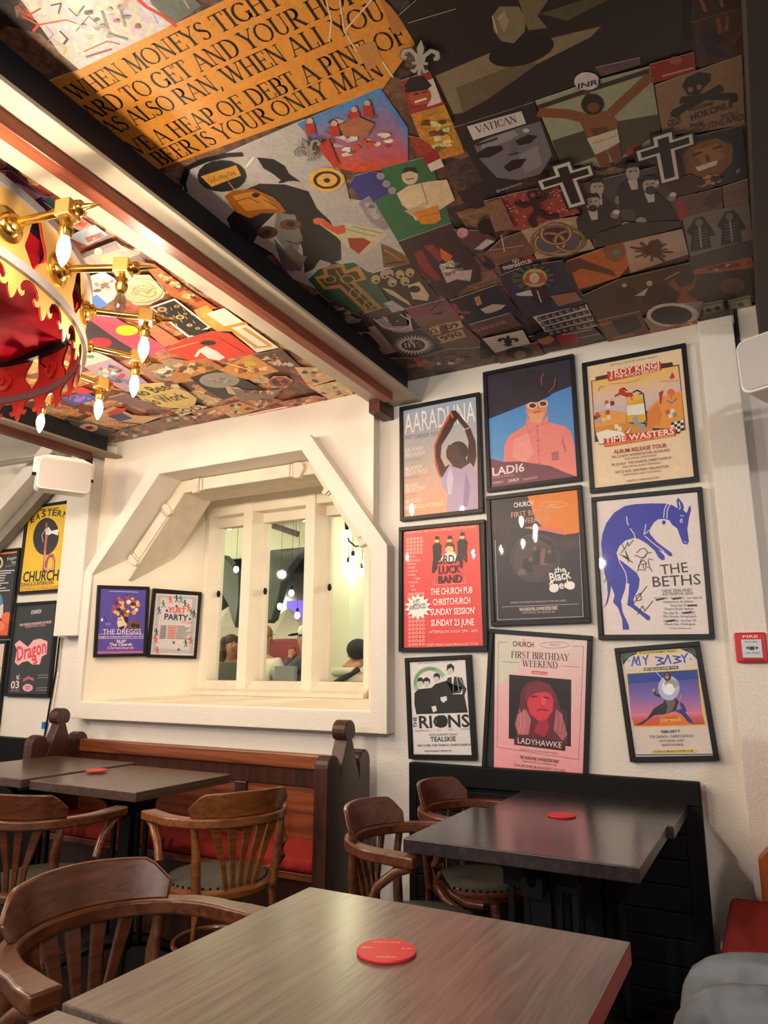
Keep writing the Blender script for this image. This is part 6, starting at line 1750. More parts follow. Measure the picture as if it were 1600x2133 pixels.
p 37 33 31 -2 77 28 65 24 0 21 -78 11 -50 -19 3 4 -75 -64 7 8 96
p 125 114 106 48 106 -4 -13 -9 -2 -8 11 -2 17 4 13 8 2 8 -11
l 168 156 146 5.7 37 88 1 -130
l 138 126 116 3.4 22 71 37 -7
l 138 126 116 3.5 21 53 37 -6
l 138 126 116 3.5 20 36 37 -7
l 138 126 116 3.6 19 18 38 -7
l 138 126 116 3.6 18 0 38 -7
l 138 126 116 3.6 17 -18 38 -7
p 74 64 58 -103 -81 205 18 -1 -109 -198 8
@C|sepia print of a bull-like muzzle|ceil|-51 -2180 0.0|0.6
p 107 76 60 -76 59 135 -8 0 -109 -103 4
p 74 48 40 14 23 36 19 8 -65 -31 -24 -22 29
p 152 51 44 -74 47 30 -5 0 -94 -24 -18
@C|faded brown card print at the ceiling edge|ceil|46 -2187 0.0|0.4
p 125 98 80 -34 58 68 5 0 -129 -68 12
l 84 64 47 3.1 -31 19 57 -3
@C|maroon print of tangled branches|ceil|-72 -2074 0.0|0.8
p 74 36 32 -65 54 70 -6 52 -67 4 -28 -117 10
p 138 90 58 54 -12 -13 5 -9 0 -10 14 11 3 7 -3 9 -5
p 176 138 92 39 -5 4 -8 2 -11 -12 -3 -9 15 1 10 4 12
p 42 26 24 11 -18 0 12 9 3 12 -7 -2 -11 0 -11 -9 7
p 138 90 58 33 -21 -4 -8 -11 10 -2 10 1 9 11 -4 6 -9
p 176 138 92 83 -24 -7 -4 -8 9 -4 11 4 8 9 -10 9 -7
p 42 26 24 12 -4 10 6 4 8 13 -7 5 -15 -10 -3 -8 2
p 176 138 92 64 -8 2 -14 -3 -10 -10 9 -12 5 0 12 8 9
p 42 26 24 83 -1 9 -14 -12 0 -11 3 -5 12 5 5 7 1
p 42 26 24 79 -17 -8 -3 -13 7 -4 16 7 9 12 -11 7 -9
@C|wide umber print of mourning figures and an orange dancer|ceil|-218 -2720 0.0|0.4
p 62 43 34 -288 145 149 58 248 -5 194 -148 -11 -233 -179 43 -132 70 -80 -55 -176 43
p 138 74 48 15 89 25 20 14 -75 45 11 20 70 -16 -107 -33 -34 45 -96 -89 37 23 70
p 38 25 26 -173 102 34 60 38 -46 11 -76 -32 -56 -59 31
p 38 25 26 -71 65 45 46 38 -54 15 -133 -120 45
p 184 163 138 -121 144 -4 -10 -8 -1 -5 8 -1 12 4 10 8 1 5 -8
p 184 163 138 -33 114 -5 -14 -9 -2 -7 10 -1 18 6 13 8 2 7 -10
p 194 178 158 -108 50 56 40 -23 -57
l 201 184 168 5.5 12 123 51 30
p 106 74 52 272 -64 -4 -24 -10 -17 -14 -8 -17 4 -16 14 -13 22 -8 26 -2 27 5 24 10 16 14 7 16 -4 16 -13 12 -21 9 -26
@C|orange strip print of low houses|ceil|-13 -2608 0.0|0.7
p 160 90 52 -97 31 190 0 6 -86 -193 47
p 90 47 32 -18 14 10 -1 5 -13 -4 -6 -5 0 -9 0 -2 13
p 201 138 90 -25 8 -9 -1 -6 -6 -8 11 5 8 5 4 7 -5
p 216 176 138 -20 6 6 -11 -5 -7 -8 3 -5 8 0 9 6 1
p 216 176 138 -30 13 9 -3 -1 -11 2 -10 -9 3 -4 8 0 7
p 58 42 36 14 -2 -9 5 1 11 6 3 8 -4 7 -12 -4 -8
p 58 42 36 -35 4 -3 13 10 -3 5 -2 8 -7 -2 -11 -10 1
p 216 176 138 -14 12 -3 -9 -1 -11 -8 9 -7 8 6 5 4 9
p 90 47 32 28 -5 7 -9 -8 0 -5 -4 -6 10 3 6 5 2
p 90 47 32 47 -18 -7 2 -8 11 3 10 8 4 9 -11 1 -12
p 216 176 138 20 0 -5 1 -8 6 4 6 2 7 7 -6 7 -9
p 58 42 36 -47 19 5 7 7 -11 2 -7 1 -11 -9 6 -8 6
p 58 42 36 -27 27 7 -10 6 -8 -4 -6 -6 2 -5 5 0 7
p 58 42 36 -8 13 2 5 4 9 7 -11 -1 -9 -4 -5 -9 -1
p 58 42 36 7 11 -2 -5 -4 -4 -4 7 -3 7 3 8 7 -6
@C|print of repeated black-and-white strips of dark eyewear|ceil|-635 -2749 0.0|0.15
p 207 196 182 -90 95 219 5 -2 -207 -209 7 0 113
p 38 34 35 -74 87 198 18 -4 -34 -201 -21
p 181 170 160 -57 65 -6 -8 -8 1 -3 10 3 11 7 3 7 -6
p 26 23 24 -58 67 -4 -4 -6 3 -1 7 5 5 5 -3
p 181 170 160 -27 68 -6 -8 -8 1 -4 10 3 10 8 4 6 -6
p 26 23 24 -28 70 -5 -4 -5 2 -1 8 4 4 6 -2
p 181 170 160 2 70 -6 -8 -8 2 -4 9 3 11 8 4 6 -7
p 26 23 24 1 73 -5 -5 -5 3 -1 7 4 5 5 -3
p 181 170 160 30 73 -5 -8 -8 1 -4 10 3 11 7 3 7 -6
p 26 23 24 29 76 -4 -5 -5 3 -1 7 4 5 5 -3
p 181 170 160 59 76 -6 -8 -7 1 -4 10 2 10 7 4 7 -6
p 26 23 24 58 78 -5 -4 -5 2 -1 8 4 4 5 -3
p 181 170 160 87 78 -6 -8 -7 2 -4 9 2 11 7 3 7 -6
p 26 23 24 86 81 -4 -5 -6 3 -1 7 4 5 5 -3
p 181 170 160 115 81 -6 -8 -7 1 -4 10 2 10 7 4 7 -6
p 26 23 24 113 83 -4 -4 -5 2 -1 8 4 4 5 -3
p 38 34 35 -72 41 198 13 -4 -34 -200 -17
p 181 170 160 -54 18 -6 -9 -8 2 -4 10 3 11 8 4 6 -7
p 26 23 24 -55 20 -5 -5 -5 3 -1 8 4 5 6 -3
p 181 170 160 -25 20 -6 -8 -8 1 -4 10 3 11 8 4 7 -7
p 26 23 24 -26 22 -4 -4 -6 2 -1 8 5 5 5 -3
p 181 170 160 4 22 -6 -8 -8 1 -4 10 3 11 8 4 6 -7
p 26 23 24 3 24 -4 -4 -6 3 -1 7 4 5 6 -3
p 181 170 160 33 24 -6 -8 -8 1 -4 10 3 11 7 3 7 -6
p 26 23 24 31 27 -4 -5 -5 3 -1 7 4 5 5 -3
p 181 170 160 61 26 -6 -8 -7 1 -4 10 2 11 8 3 6 -6
p 26 23 24 60 29 -4 -5 -6 3 -1 7 4 5 6 -3
p 181 170 160 89 28 -5 -8 -8 1 -4 10 2 11 8 3 6 -6
p 26 23 24 88 31 -4 -5 -6 3 -1 7 4 5 6 -3
p 181 170 160 117 30 -6 -8 -7 1 -4 10 2 11 7 3 7 -6
p 26 23 24 116 32 -4 -4 -6 3 -1 7 4 5 5 -3
p 38 34 35 -69 -6 197 8 -4 -35 -200 -13
p 181 170 160 -51 -31 -6 -8 -9 1 -3 10 3 12 7 4 7 -7
p 26 23 24 -52 -28 -5 -5 -6 3 -1 8 5 5 6 -3
p 181 170 160 -22 -29 -6 -9 -8 1 -4 11 3 11 7 4 7 -6
p 26 23 24 -23 -27 -5 -5 -5 3 -1 8 4 5 6 -3
p 181 170 160 6 -28 -5 -8 -8 1 -4 10 3 11 7 4 7 -6
p 26 23 24 5 -25 -4 -5 -5 3 -2 7 5 5 5 -2
p 181 170 160 35 -27 -6 -8 -8 1 -4 10 3 12 8 3 6 -6
p 26 23 24 34 -24 -4 -5 -6 3 -1 8 4 5 6 -3
p 181 170 160 63 -25 -5 -9 -8 2 -4 10 2 11 8 4 6 -6
p 26 23 24 62 -23 -4 -4 -6 2 -1 8 4 5 6 -3
p 181 170 160 91 -24 -5 -8 -8 1 -4 10 2 11 8 4 6 -6
p 26 23 24 90 -21 -4 -5 -5 3 -2 8 4 4 6 -2
p 181 170 160 119 -22 -5 -9 -8 2 -4 10 2 10 7 4 7 -6
p 26 23 24 118 -20 -4 -5 -6 3 -1 8 4 5 5 -3
p 38 34 35 -66 -55 197 4 -5 -37 -199 -8
p 181 170 160 -49 -81 -6 -8 -8 1 -4 10 3 12 8 4 7 -6
p 26 23 24 -50 -78 -4 -5 -6 3 -1 8 5 5 5 -3
p 181 170 160 -20 -80 -6 -9 -8 2 -4 10 3 12 8 4 7 -7
p 26 23 24 -21 -77 -4 -5 -6 3 -1 8 5 5 5 -3
p 181 170 160 9 -79 -6 -9 -8 1 -4 11 3 11 8 4 6 -6
p 26 23 24 8 -76 -5 -6 -5 3 -1 8 4 6 6 -3
p 181 170 160 37 -78 -5 -9 -8 1 -4 10 2 12 8 4 7 -6
p 26 23 24 36 -76 -4 -5 -6 3 -1 8 5 5 5 -3
p 181 170 160 66 -78 -6 -8 -8 1 -4 10 3 12 7 4 7 -7
p 26 23 24 64 -75 -4 -5 -5 3 -2 8 5 5 5 -3
p 181 170 160 94 -77 -6 -9 -8 2 -4 10 2 11 8 4 7 -6
p 26 23 24 92 -74 -4 -5 -5 2 -2 8 5 5 5 -2
p 181 170 160 121 -76 -5 -9 -8 1 -4 10 2 12 7 4 7 -7
p 26 23 24 120 -74 -4 -5 -6 3 -1 8 4 5 6 -3
@C|brown print with faint stencilled capitals|ceil|-886 -2648 0.0|0.5
p 106 69 50 -94 55 182 18 9 -127 -187 -17
t 176 149 122 -92.2 -25.7 56.1 -3.3 32.5 - DANGER
@C|white card printed with a black lily emblem|ceil|-889 -2823 0.0|0.15
p 216 205 192 -88 79 181 -2 -10 -156 -169 0
p 31 26 26 23 65 1 -31 -10 -22 -13 -14 0 21 5 25
l 31 26 26 16 6 -6 9 17 17 10 11 -11 -3 -18 -8 2
l 31 26 26 15.9 -4 -1 3 20 -6 23 -14 2 -8 -15 6 -6
l 31 26 26 12.2 -15 2 30 -16
l 31 26 26 14.7 1 -2 -12 -38
l 31 26 26 11.1 2 -11 -1 -27 8 3
l 31 26 26 11.1 -4 -8 -15 -19 -4 9
p 58 50 48 23 63 -1 -28 -10 -22 -11 -15 1 20 6 24
l 58 50 48 11.5 6 -6 9 17 17 10 11 -11 -3 -18 -8 2
l 58 50 48 11.5 -4 -1 3 20 -6 23 -14 2 -8 -15 6 -6
l 58 50 48 8.8 -15 2 30 -16
l 58 50 48 10.6 1 -2 -12 -38
l 58 50 48 8 2 -11 -1 -27 8 3
l 58 50 48 8 -4 -8 -15 -19 -4 9
@C|print of a person in a bright red scarf, by the wall|ceil|-643 -2917 0.0|0.5
p 74 47 42 -149 101 126 -11 143 -37 21 -121 -126 -27 -120 15
p 168 38 48 -41 55 88 -13 -16 -105 -73 8
p 176 122 90 -55 29 -16 -30 -23 -12 -21 11 -12 30 3 37 16 28 23 11 20 -11 12 -28
p 25 20 23 -141 96 55 27 45 -35 -6 -75 -18 55 -60 -14
l 216 200 188 6.7 -14 52 123 -10
l 201 184 168 5.2 43 -12 89 -2
@C|brown print of a curly-haired sitter, beside the white lily card|ceil|-876 -2955 0.0|0.6
p 122 79 48 -99 53 124 17 76 -2 -6 -158 -216 -9
p 42 28 28 58 -30 -23 -33 -37 -8 -38 20 -22 40 1 44 24 31 36 7 36 -19 23 -39
p 154 106 74 23 -32 -17 -27 -22 -3 -15 23 3 34 17 27 22 2 14 -21
@C|rust-and-black abstract print by the wall edge|ceil|-409 -2932 0.0|0.7
p 106 64 52 -86 125 168 3 7 -254 -175 0
p 31 26 27 -39 96 101 7 6 -126 -93 -39
l 176 90 68 19.8 -86 79 45 8
l 168 90 74 24.9 -53 -69 80 3
@C|print of a white ring around a dark hollow|ceil|-221 -2897 0.0|0.4
p 141 129 118 -103 12 72 99 156 -56 -25 -136 -192 -18
p 207 196 184 101 -51 -11 -39 -24 -26 -34 -9 -38 11 -37 29 -28 41 -16 47 -1 45 13 37 25 23 32 6 36 -11 35 -26 27 -38 18 -45
p 42 35 36 78 -43 -9 -30 -19 -20 -27 -6 -31 9 -28 22 -23 33 -13 36 -1 36 10 28 19 18 27 5 29 -9 27 -21 23 -30 13 -36
@C|torn strip print of flesh-toned painted bodies along the wall|ceil|-215 -3036 0.0|0.7
p 168 105 74 -107 37 197 9 7 -57 -85 -13 -103 -23
p 216 168 136 70 6 -13 1 -6 6 -12 10 10 6 7 10 7 -15
p 106 58 44 -43 -18 -5 10 -6 18 13 7 13 -12 -3 -16 0 -20
p 106 58 44 13 17 4 -15 -3 -17 -12 7 -6 12 -4 16 11 3
p 201 138 100 18 4 14 0 5 2 6 -8 8 -19 -14 -4 -12 9
p 201 138 100 -11 0 -3 -10 -2 -17 -14 5 0 19 -2 20 13 -10
p 201 138 100 8 -14 -13 5 4 16 3 17 11 -13 7 -12 -6 -7
p 106 58 44 57 -21 -11 7 -2 12 -2 11 6 16 7 -21 1 -8
p 106 58 44 3 -7 -10 3 -12 14 12 7 5 2 13 1 0 -19
p 216 168 136 -15 -8 4 16 11 2 5 -15 9 -15 -8 -13 -12 12
p 106 58 44 -55 -9 9 11 12 -15 3 -21 -11 -12 -9 18 -11 8
p 216 168 136 -4 -6 -3 -12 -11 3 -5 13 2 11 7 9 10 -10
p 201 138 100 -57 -12 -4 9 -1 19 14 -2 2 -18 8 -18 -12 -3
@C|cluster of pale banknote prints, left one, at the ceiling corner|ceil|-64 -2922 0.0|0.4
p 119 115 92 -41 62 79 -5 7 -121 -87 7
p 168 164 136 -35 36 65 2 7 -70 -70 -3
p 85 83 63 -8 -8 -4 -12 -8 -2 -7 10 -2 15 4 11 8 2 7 -10
p 85 83 63 25 -7 -4 -11 -8 -2 -7 10 -2 14 4 12 8 1 7 -9
@C|cluster of pale banknote prints, right one, at the ceiling corner|ceil|32 -2939 0.0|0.4
p 138 133 112 -41 62 79 2 5 -122 -83 -10
p 181 176 149 -33 39 65 2 3 -68 -66 -7
p 106 103 79 15 -1 -4 -14 -9 -2 -8 11 -3 18 4 13 9 2 8 -10
@C|print of a purple-and-white draped figure, nearest the beam|ceil|-1840 -1149 0.0|0.5
p 106 74 122 0 84 27 -15 -14 -122 13 -14 -62 -4 7 110
p 236 228 234 -7 28 12 -27 1 -50 -33 -1 3 52
p 224 168 144 10 69 -9 -4 -9 1 -2 5 4 6 9 3 9 -1 2 -4
@C|dark teal print with white script, behind the brass lamp arm|ceil|-1860 -1237 0.0|0.3
p 44 74 76 -22 24 74 2 -26 -42 -84 -17
l 216 212 168 4.2 8 16 -6 -38
l 227 224 216 1.9 -18 18 2 -20
l 227 224 216 1.9 -23 10 2 -16
@C|pink and cream print of tangled limbs|ceil|-1849 -1331 0.0|0.5
p 224 164 136 -1 68 35 -42 -1 -75 -61 3 -9 46
p 201 80 74 20 -33 -7 2 -12 4 5 9 12 -2 6 -3 -1 -5
p 216 106 106 20 -19 -3 -9 -8 -4 -13 -3 -2 9 0 9 14 3
p 216 106 106 -22 -16 13 3 7 0 5 -3 -2 -5 -6 -2 -10 0
p 240 216 192 9 -1 -9 -3 -9 2 -8 8 13 4 10 1 4 -6
p 216 106 106 22 5 7 -5 -3 -7 -9 -6 -10 6 -6 8 12 3
p 216 106 106 0 -26 4 8 10 3 11 -2 7 -8 -10 -7 -14 -1
p 216 106 106 1 -16 2 10 10 4 10 -1 7 -6 -5 -7 -10 0
p 201 80 74 3 10 -2 -5 1 -8 -15 -2 1 10 -3 6 10 -1
p 201 80 74 11 -5 4 -4 0 -8 -14 -3 -1 10 -9 6 12 5
p 240 216 192 -6 21 15 1 -10 -7 -2 -7 -8 6 -5 3 -1 8
p 201 80 74 -7 24 -6 9 13 -4 4 -3 4 -4 -6 -6 -12 1
p 201 80 74 -16 13 -1 7 10 1 7 1 6 -4 -2 -7 -10 1
p 74 58 52 28 14 7 -7 -11 -6 -11 6 -6 6 9 6 9 -1
p 74 58 52 16 10 6 -4 9 -3 -8 -4 -6 0 -4 2 -2 4
@C|pale blue print with a small red picture|ceil|-1885 -1406 0.0|0.3
p 194 204 216 -57 30 134 3 -5 -59 -111 -11 -14 38
p 192 74 52 -12 -3 76 -2 -6 -22 -80 -1
p 90 42 32 9 -10 3 2 7 1 0 -4 0 -7 -8 4 -6 1
p 240 200 160 7 -25 4 6 -1 5 7 -1 4 -2 -1 -3 -4 -3
p 90 42 32 39 -27 -8 0 -3 4 4 4 5 2 3 -3 7 -4
p 90 42 32 43 -20 -6 -3 -4 3 -5 5 8 1 5 1 3 -3
p 90 42 32 25 -11 0 -3 -1 -5 -6 3 -5 3 3 4 7 1
p 90 42 32 54 -14 -5 -3 -6 1 -5 1 0 5 6 3 5 -3
@C|print of a box of comic figures in red and yellow|ceil|-1908 -1521 0.0|0.4
p 184 154 128 -81 53 173 -1 -6 -28 13 -48 -99 -42 -83 24 -30 45
p 216 58 52 -6 41 89 -2 -17 -27 -80 5
p 232 184 58 -36 10 67 -7 -13 -40 -67 6
p 74 58 48 -81 53 173 -1 -1 -13 -184 -8
p 232 200 168 0 28 -15 -8 -14 -2 -7 7 4 12 13 10 16 6 11 -3 1 -10
@C|cartoon print of a red-haired bust in blue|ceil|-2121 -1681 0.0|0.3
p 232 220 212 26 101 87 -4 -2 -51 -38 -67 -79 -38 -140 -35 -25 26
p 232 192 168 41 13 4 -5 -1 -9 -17 -6 -9 9 7 10 10 1
p 232 192 168 71 52 -11 -5 -10 -5 -10 5 2 11 14 6 13 -3
p 138 58 42 6 43 5 7 10 8 14 -4 1 -10 -11 -10 -11 6
p 90 42 34 -32 23 16 1 12 1 10 -9 -13 -11 -16 1 -14 5
p 232 192 168 48 40 6 8 2 12 14 -4 0 -8 3 -9 -13 -1
p 201 112 90 17 53 17 0 2 -11 -9 -7 -8 -2 -13 0 1 10
p 90 42 34 28 21 7 6 10 12 3 -13 5 -5 -8 -10 -12 4
p 138 58 42 98 41 -5 -11 -15 0 -15 3 2 12 14 5 12 -2
p 138 58 42 49 23 -7 8 -1 10 13 9 7 -11 10 -4 -10 -6
p 232 192 168 61 42 -5 11 16 8 12 -7 5 -7 -6 -9 -14 -3
p 232 192 168 6 12 6 10 7 9 18 3 8 -11 -13 -9 -12 -6
p 232 192 168 40 49 14 -3 -9 -10 -14 -4 -16 2 10 11 5 8
p 90 42 34 9 17 7 12 15 -2 8 -1 12 -7 -15 -8 -12 1
p 232 192 168 39 2 -10 -1 -16 4 10 11 13 1 9 -2 -2 -7
p 138 58 42 36 27 16 0 -1 -11 -10 -10 -11 5 -15 2 13 8
p 232 192 168 13 9 7 9 15 -2 -6 -11 -2 -12 -15 3 -7 7
p 138 58 42 54 38 -1 -8 -9 -5 -7 5 -9 4 9 6 10 2
p 90 42 34 45 33 -10 -9 -10 7 2 10 12 1 7 1 7 -5
p 74 122 208 -100 -9 58 4 -21 -71 -83 -18 -22 25
@C|rust print of a crowded battle along the beam edge|ceil|-1856 -1822 0.0|0.9
p 196 106 52 16 218 33 -32 -18 -195 1 -155 -55 0 -22 97 -16 63
p 232 184 120 -10 -71 -5 3 -7 8 13 5 10 -2 -1 -8 0 -8
p 216 138 74 12 16 -7 2 -6 3 2 7 10 9 8 -9 -3 -6
p 160 58 36 -25 -75 13 7 6 1 8 -1 -2 -6 -2 -13 -13 5
p 240 208 160 6 -41 -15 3 -3 7 -7 10 15 4 13 -2 6 -10
p 216 138 74 12 60 -6 8 -9 5 8 9 14 4 9 -8 -6 -10
p 240 208 160 4 111 -5 9 9 10 15 2 5 -10 -5 -7 -8 -10
p 160 58 36 5 103 3 10 15 2 1 -11 1 -6 -9 -2 -12 -2
p 232 184 120 27 90 -10 5 11 5 8 -1 8 -4 -6 -6 -7 -5
p 240 208 160 21 46 -10 5 -11 1 2 11 12 3 7 -5 11 -6
p 240 208 160 25 110 -6 -2 -8 2 0 9 10 6 9 -6 10 -6
p 232 184 120 -4 -41 -14 -5 -10 9 3 12 14 7 7 -8 4 -6
p 232 184 120 18 129 11 -1 0 -7 -3 -5 -8 -6 -8 6 4 6
p 216 138 74 -2 -2 13 -1 2 -8 -1 -4 -5 -4 -8 1 1 5
p 122 42 26 20 -52 4 -11 -14 -7 -13 3 -8 8 10 10 12 2
p 240 208 160 12 71 12 3 6 -10 -12 -9 -15 -2 -10 8 12 9
p 122 42 26 21 38 -4 -10 -7 -5 -13 -5 -1 10 -2 11 15 3
p 216 138 74 19 44 -13 -4 -9 1 -8 5 3 11 15 2 13 -3
p 240 208 160 8 -29 10 -4 13 -3 -8 -10 -11 1 -6 1 -5 6
p 160 58 36 12 -67 16 -1 -4 -13 0 -11 -13 3 -16 0 6 13
p 232 184 120 27 106 -4 -10 -3 -9 -13 1 -10 6 9 8 8 8
p 232 184 120 39 67 3 -11 -10 -10 -11 5 -11 2 2 9 12 0
p 122 42 26 11 -47 -1 -9 -15 -4 -7 9 7 9 8 1 15 6
p 122 42 26 26 -6 -5 -5 -6 4 -11 4 12 6 11 6 12 -7
p 240 208 160 -19 -51 0 7 8 5 10 -1 7 -8 -13 -5 -8 -2
p 232 184 120 18 107 -10 -4 -7 7 6 11 13 0 6 -6 6 -8
p 240 208 160 24 43 5 -3 4 -9 -13 0 -7 2 -1 6 6 4
p 216 138 74 2 4 11 -1 13 -5 -9 -10 -12 -8 -14 5 1 12
p 122 42 26 36 43 0 -11 -2 -6 -9 -10 -13 7 -1 11 13 4
p 240 208 160 10 28 -5 7 6 9 14 2 7 -9 -9 -7 -6 -5
p 122 42 26 -10 69 3 10 12 1 11 3 -4 -9 -3 -5 -9 -5
p 216 138 74 -17 -55 14 5 4 -10 -1 -9 -10 -11 -13 6 1 10
p 122 42 26 34 122 6 -5 2 -5 -4 -6 -9 -1 -6 5 -2 10
p 160 58 36 17 24 5 -11 -5 -10 -11 2 -16 -4 5 12 8 6
p 232 184 120 22 121 12 -4 2 -10 -10 -7 -9 2 -13 3 10 8
@C|pale green print of an embossed curling medallion|ceil|-1988 -1751 0.0|0.3
p 208 210 164 -76 81 106 35 82 -43 -42 -121 -36 -25 -94 -15 -49 25
l 138 168 136 5.5 74 -33 -16 -13 -19 -11 -21 -8 -22 -5 -23 -1 -21 3 -19 6 -16 9 -12 13 -7 15 -2 16 2 16 8 17 11 15 16 14 18 11 20 9 21 6 22 2 20 -1 19 -5 17 -7 13 -11 9 -12 6 -15 1 -15 -4 -17 -8 -16 -13 -15
l 168 164 104 4.3 16 33 -6 -4 -6 -2 -8 0 -6 2 -4 4 -3 4 1 5 3 5 5 4
l 168 164 104 4.5 -23 -9 -8 -1 -8 2 -5 4 -3 5 0 5 3 6 5 4 8 3 8 1
l 168 164 104 4.4 -19 0 -7 3 -4 5 0 7 2 6 6 5 7 3 9 1 8 -1 7 -3
l 168 164 104 4.4 -12 16 -1 6 2 7 5 6 8 4 9 2 9 -1 7 -3 5 -5 2 -7
l 168 164 104 4.5 -43 -7 5 6 9 5 9 3 10 0 9 -3 6 -6 3 -6 -1 -8 -5 -7
l 168 164 104 4.4 -13 14 10 3 10 1 10 -3 7 -5 4 -7 0 -8 -5 -7 -7 -6 -10 -4
l 168 164 104 4.3 24 28 11 -2 8 -5 5 -7 0 -8 -3 -8 -8 -7 -10 -4 -11 -2 -11 2
l 168 164 104 4.2 61 32 6 -7 1 -8 -2 -9 -8 -7 -10 -6 -12 -2 -11 2 -10 4 -6 7
l 168 164 104 4.4 43 -17 -2 -9 -7 -9 -11 -6 -12 -3 -13 0 -11 5 -8 7 -3 9 2 9
@C|black game-board print with gold discs and white border|ceil|-2009 -1985 0.0|0.15
p 236 228 216 -48 132 140 5 -35 -252 -159 -38
p 44 38 40 -41 122 120 4 -33 -231 -128 -29
p 216 176 106 2 86 -12 -7 -15 -1 -11 6 -4 10 6 11 12 7 15 1 11 -6 3 -10
p 74 58 48 -7 91 -8 -4 -9 1 -4 5 3 7 8 4 8 -1 5 -6
p 216 176 106 18 4 -11 -7 -14 0 -10 5 -4 10 5 10 12 7 13 1 11 -5 3 -10
p 74 58 48 10 9 -8 -4 -8 1 -4 5 3 7 7 4 8 -1 4 -6
p 216 176 106 -32 15 -8 -5 -9 -1 -8 4 -2 7 4 7 8 5 9 0 7 -3 2 -7
p 74 58 48 -38 18 -5 -3 -6 1 -2 3 2 5 5 3 5 -1 3 -4
p 216 176 106 -1 -63 -8 -6 -10 0 -7 4 -2 7 3 7 8 5 10 1 7 -4 2 -7
p 74 58 48 -7 -60 -5 -3 -6 0 -3 4 2 5 5 3 6 -1 3 -4
p 216 176 106 65 81 -7 -4 -8 0 -7 3 -2 6 3 6 7 4 9 1 6 -4 2 -6
p 74 58 48 60 84 -5 -2 -5 0 -2 4 1 3 5 3 5 -1 2 -3
p 216 176 106 8 -100 -6 -4 -8 -1 -6 3 -2 6 3 6 7 4 7 0 6 -3 2 -5
p 74 58 48 3 -98 -4 -2 -4 0 -3 3 2 4 4 3 5 -1 2 -3
p 216 176 106 49 22 -5 -3 -6 -1 -4 3 -2 4 2 5 5 3 6 0 5 -2 2 -4
p 74 58 48 46 24 -4 -2 -3 1 -2 2 1 3 3 2 4 -1 2 -2
l 201 180 148 3.6 -12 122 -9 -18
l 201 180 148 3.7 -50 71 -10 -19
l 201 180 148 3.9 -90 17 -10 -20
l 201 180 148 3.7 -12 81 -9 -18
l 201 180 148 3.8 -50 28 -10 -19
l 201 180 148 3.6 26 92 -9 -18
l 201 180 148 3.8 -11 40 -9 -19
l 201 180 148 3.9 -50 -15 -10 -20
l 201 180 148 3.7 27 51 -9 -19
l 201 180 148 3.9 -11 -3 -9 -19
l 201 180 148 3.6 65 62 -9 -18
l 201 180 148 3.8 28 9 -9 -19
l 201 180 148 4 -10 -46 -9 -21
l 201 180 148 3.7 66 21 -8 -19
l 201 180 148 3.9 29 -34 -9 -20
l 201 180 148 3.7 104 32 -8 -19
@C|print of a gold statue and black hair|ceil|-1907 -2059 0.0|0.6
p 216 164 90 -12 104 75 8 -25 -155 -34 -68 -55 30 8 101
p 232 184 88 -3 89 48 4 -38 -120 -34 -13 5 70
p 42 34 36 -185 -33 107 -12 -41 -113 -37 65
@C|white print of gold columns and arches|ceil|-1869 -2189 0.0|0.15
p 242 234 220 -22 190 95 2 -22 -396 -120 5 35 218
l 216 160 58 22.1 -77 64 147 -14
l 216 160 58 20.7 -23 46 -10 -199
l 216 160 58 20.8 33 17 -3 -179
l 216 160 58 15.5 -45 -153 77 -22
@C|red print of a white cartoon rabbit-like dancer|ceil|-2102 -2242 0.0|0.2
p 224 64 44 -192 71 143 43 179 -1 49 -52 -19 -213 -210 16 -123 65
p 242 232 224 -57 -1 63 15 6 -63 -10 -70 -49 -13 -28 40
p 42 32 34 69 17 -18 -9 -26 4 -20 14 -6 18 12 13 23 2 25 -9 13 -17
l 242 232 224 13.9 -48 -5 -64 -42
l 232 176 160 6.1 -175 62 177 2
l 184 42 28 10.1 112 52 3 -168
@C|pink print with an acid yellow-green oval|ceil|-2331 -1964 0.0|0.2
p 208 84 112 -38 156 80 4 42 -27 -15 -321 -159 -41 24 194
p 205 234 44 81 -12 -20 -13 -26 -6 -25 3 -19 10 -10 16 1 19 13 17 21 12 24 6 25 -3 19 -10 10 -15 -1 -18
@C|orange-pink print beside the acid-oval print|ceil|-2195 -2044 0.0|0.4
p 224 122 84 -3 136 50 -68 -18 -168 -104 -4
@C|charcoal print with a solid red oval|ceil|-2454 -1982 0.0|0.4
p 67 52 58 20 146 76 16 -42 -181 -21 -179 -111 97 -49 111
p 224 44 60 10 -24 -23 -14 -28 -6 -27 3 -21 11 -10 17 2 19 14 18 23 14 28 5 26 -3 20 -11 11 -16 -2 -19
@C|white print with green leaves, behind the ring light|ceil|-2645 -2070 0.0|0.3
p 232 200 188 -5 86 67 -60 5 -79 -191 -5
p 106 138 90 16 0 -15 -7 -17 3 -8 10 6 12 15 6 17 -3 8 -10
@C|multicoloured print of a garden party|ceil|-2716 -2299 0.0|0.4
p 184 154 168 -53 171 191 5 -46 -223 -56 -154 -158 51 29 200
p 138 192 168 -6 24 -14 -17 -24 -5 -21 7 19 20 20 13 11 -9
p 192 74 90 1 21 22 4 22 8 10 -15 -22 -17 -25 -11 -14 12
p 192 74 90 -45 -31 -30 -9 -3 18 -3 14 23 20 17 -11 14 -11
p 192 74 90 -51 -13 27 19 15 -12 6 -6 -6 -11 -21 -22 -11 16
p 192 74 90 51 72 -6 -17 -20 -9 -14 4 -5 9 6 21 20 -9
p 74 90 138 -39 -16 -24 7 5 23 27 14 24 4 -3 -18 0 -18
p 122 138 184 0 72 23 10 15 -4 -4 -12 -1 -20 -18 10 -17 0
p 192 74 90 12 107 23 10 -3 -17 -6 -19 -30 -11 -8 17 -4 19
